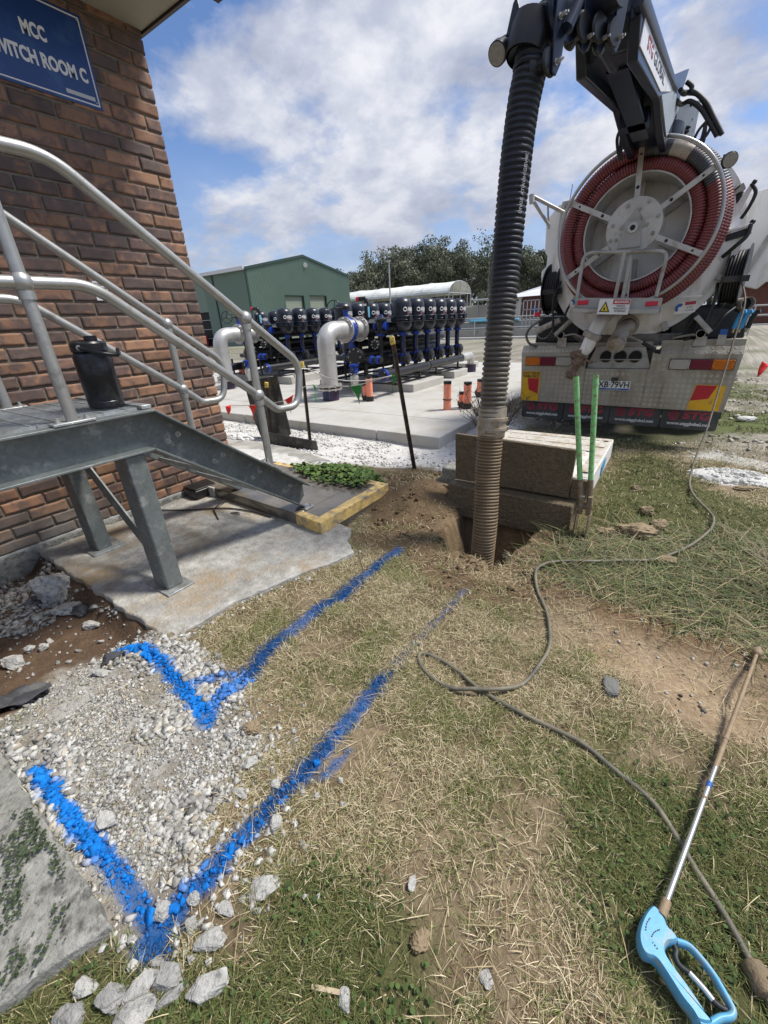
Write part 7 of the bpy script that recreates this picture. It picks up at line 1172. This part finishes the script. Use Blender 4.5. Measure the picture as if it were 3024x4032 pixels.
# ---------------------------------------------------------------- trees
def tree(name, label, x, y, H, R, seed, hue=0, n=2600, group='eucalyptus trees behind the yard'):
    r2 = np.random.default_rng(seed); t = thing(name, label, 'tree', (x, y, -.2), group); b = B(); cl = []
    b.tube([(x, y, -.2), (x+r2.normal()*.2, y, H*.3), (x+r2.normal()*.6, y+r2.normal()*.5, H*.62)], [H*.022, H*.016, H*.008], 8)
    for k in range(16):
        a = r2.random()*6.28; hb = H*(.26+.38*r2.random()); L = R*(.55+.5*r2.random()); p0 = V(x, y, hb); p2 = V(x+math.cos(a)*L, y+math.sin(a)*L, hb+H*(.12+.30*r2.random())); p2[2] = min(p2[2], H*(1.0-.25*r2.random())); b.tube([p0, (p0+p2)/2+V(0, 0, -.2), p2], [H*.007, H*.005, H*.002], 5)
        for j in range(3): cl.append((p2+r2.normal(size=3)*R*.20, R*(.20+.17*r2.random())))
    for k in range(8): cl.append((V(x+r2.normal()*R*.35, y+r2.normal()*R*.35, H*(.70+.28*r2.random())), R*(.22+.15*r2.random())))
    obj('trunk', b, 'bark', t, smooth=60); C = np.array([c for c, _ in cl]); S = np.array([s for _, s in cl]); k = r2.integers(0, len(cl), n); u = r2.normal(size=(n, 3)); u /= np.linalg.norm(u, axis=1, keepdims=True); P = C[k]+u*(S[k]*r2.random(n)**.45)[:, None]*np.array((1, 1, .75)); s = .11+.20*r2.random(n)
    d1 = r2.normal(size=(n, 3)); d1[:, 2] -= .6; d1 /= np.linalg.norm(d1, axis=1, keepdims=True); d2 = np.cross(d1, r2.normal(size=(n, 3))); d2 /= np.linalg.norm(d2, axis=1, keepdims=True)
    v = np.stack([P-d1*s[:, None], P+d2*s[:, None]*.5, P+d1*s[:, None], P-d2*s[:, None]*.5], 1).reshape(-1, 3); ct = r2.random((len(cl), 1)); tt = np.clip(.55*ct[k]+.5*r2.random((n, 1)), 0, 1); c0 = np.array((.070, .088, .058)); c1 = np.array(((.215, .235, .160), (.235, .24, .165), (.175, .205, .135))[hue]); col = np.repeat(c0*(1-tt)+c1*tt, 4, 0)
    o = fast_mesh('crown', v-np.array((x, y, -.2)), np.arange(n*4).reshape(-1, 4), 'leaf', col, smooth=False); o.parent = t; return t
TL = ['dense dark eucalyptus in the tree row behind the poly tunnel', 'olive green eucalyptus in the tree row behind the poly tunnel']
k = 0
for az, el, D, R in ((-.84, .085, 96, 4.2), (-.80, .102, 92, 4.5), (-.755, .128, 100, 5.2), (-.715, .137, 98, 5.4), (-.675, .147, 104, 5.6), (-.64, .138, 98, 5.2), (-.605, .150, 102, 5.5), (-.575, .143, 96, 5.0), (-.54, .156, 104, 5.8), (-.51, .149, 98, 5.2), (-.475, .140, 100, 5.2), (-.44, .128, 96, 4.8), (-.33, .128, 96, 4.8), (-.295, .120, 98, 4.8), (-.26, .108, 94, 4.4), (-.22, .10, 96, 4.4), (-.62, .11, 118, 6), (-.50, .12, 120, 6), (-.70, .11, 118, 6), (-.56, .12, 119, 6), (-.38, .09, 118, 5.5)):
    Y_ = D/math.hypot(1, az); tree('eucalyptus_tree', TL[k % 2], az*Y_, Y_, el*Y_+1.4, R, 300+k, k % 2, 11000); k += 1
Y_ = 92/math.hypot(1, .395); tree('eucalyptus_tree', 'tall open eucalyptus with bare pale limbs standing out above the tree row', -.395*Y_, Y_, .163*Y_+1.4, 5.0, 351, 2, 2300)
Y_ = 70; tree('eucalyptus_tree', 'small treetop showing above the right end of the shed roof', -.885*Y_, Y_, 9.8, 2.2, 360, 0, 1500); tree('eucalyptus_tree', 'small treetop showing at the brick corner above the shed roof', -1.52*48, 48, 9.0, 2.6, 361, 0, 1500)
for k in range(7): az = .02+.045*k; Y_ = 95; tree('eucalyptus_tree', 'dark eucalyptus behind the brick building right of the truck', az*Y_, Y_, 7.5+k % 3, 4.2, 370+k, k % 3, 2600, 'trees right of the truck')
tr = np.array([(x, y) for x in np.arange(-150, 60, 3.2) for y in (122, 130)]) ; n = 9000; r2 = np.random.default_rng(5); kx = r2.integers(0, len(tr), n); P = np.c_[tr[kx]+r2.normal(size=(n, 2))*2, r2.random(n)**.7*(8+3*vn(tr[kx, 0], tr[kx, 1], .1, 2, 3))]; s = .5+.7*r2.random(n); d1 = r2.normal(size=(n, 3)); d1 /= np.linalg.norm(d1, axis=1, keepdims=True); d2 = np.cross(d1, r2.normal(size=(n, 3))); d2 /= np.linalg.norm(d2, axis=1, keepdims=True)
v = np.stack([P-d1*s[:, None], P+d2*s[:, None]*.6, P+d1*s[:, None], P-d2*s[:, None]*.6], 1).reshape(-1, 3); tag(fast_mesh('far_wood', v, np.arange(n*4).reshape(-1, 4), 'leaf', np.repeat(np.array((.045, .060, .036))*(.6+1.1*r2.random((n, 1))), 4, 0), smooth=False), 'dark band of distant woodland behind the separate trees', 'wood', kind='stuff')
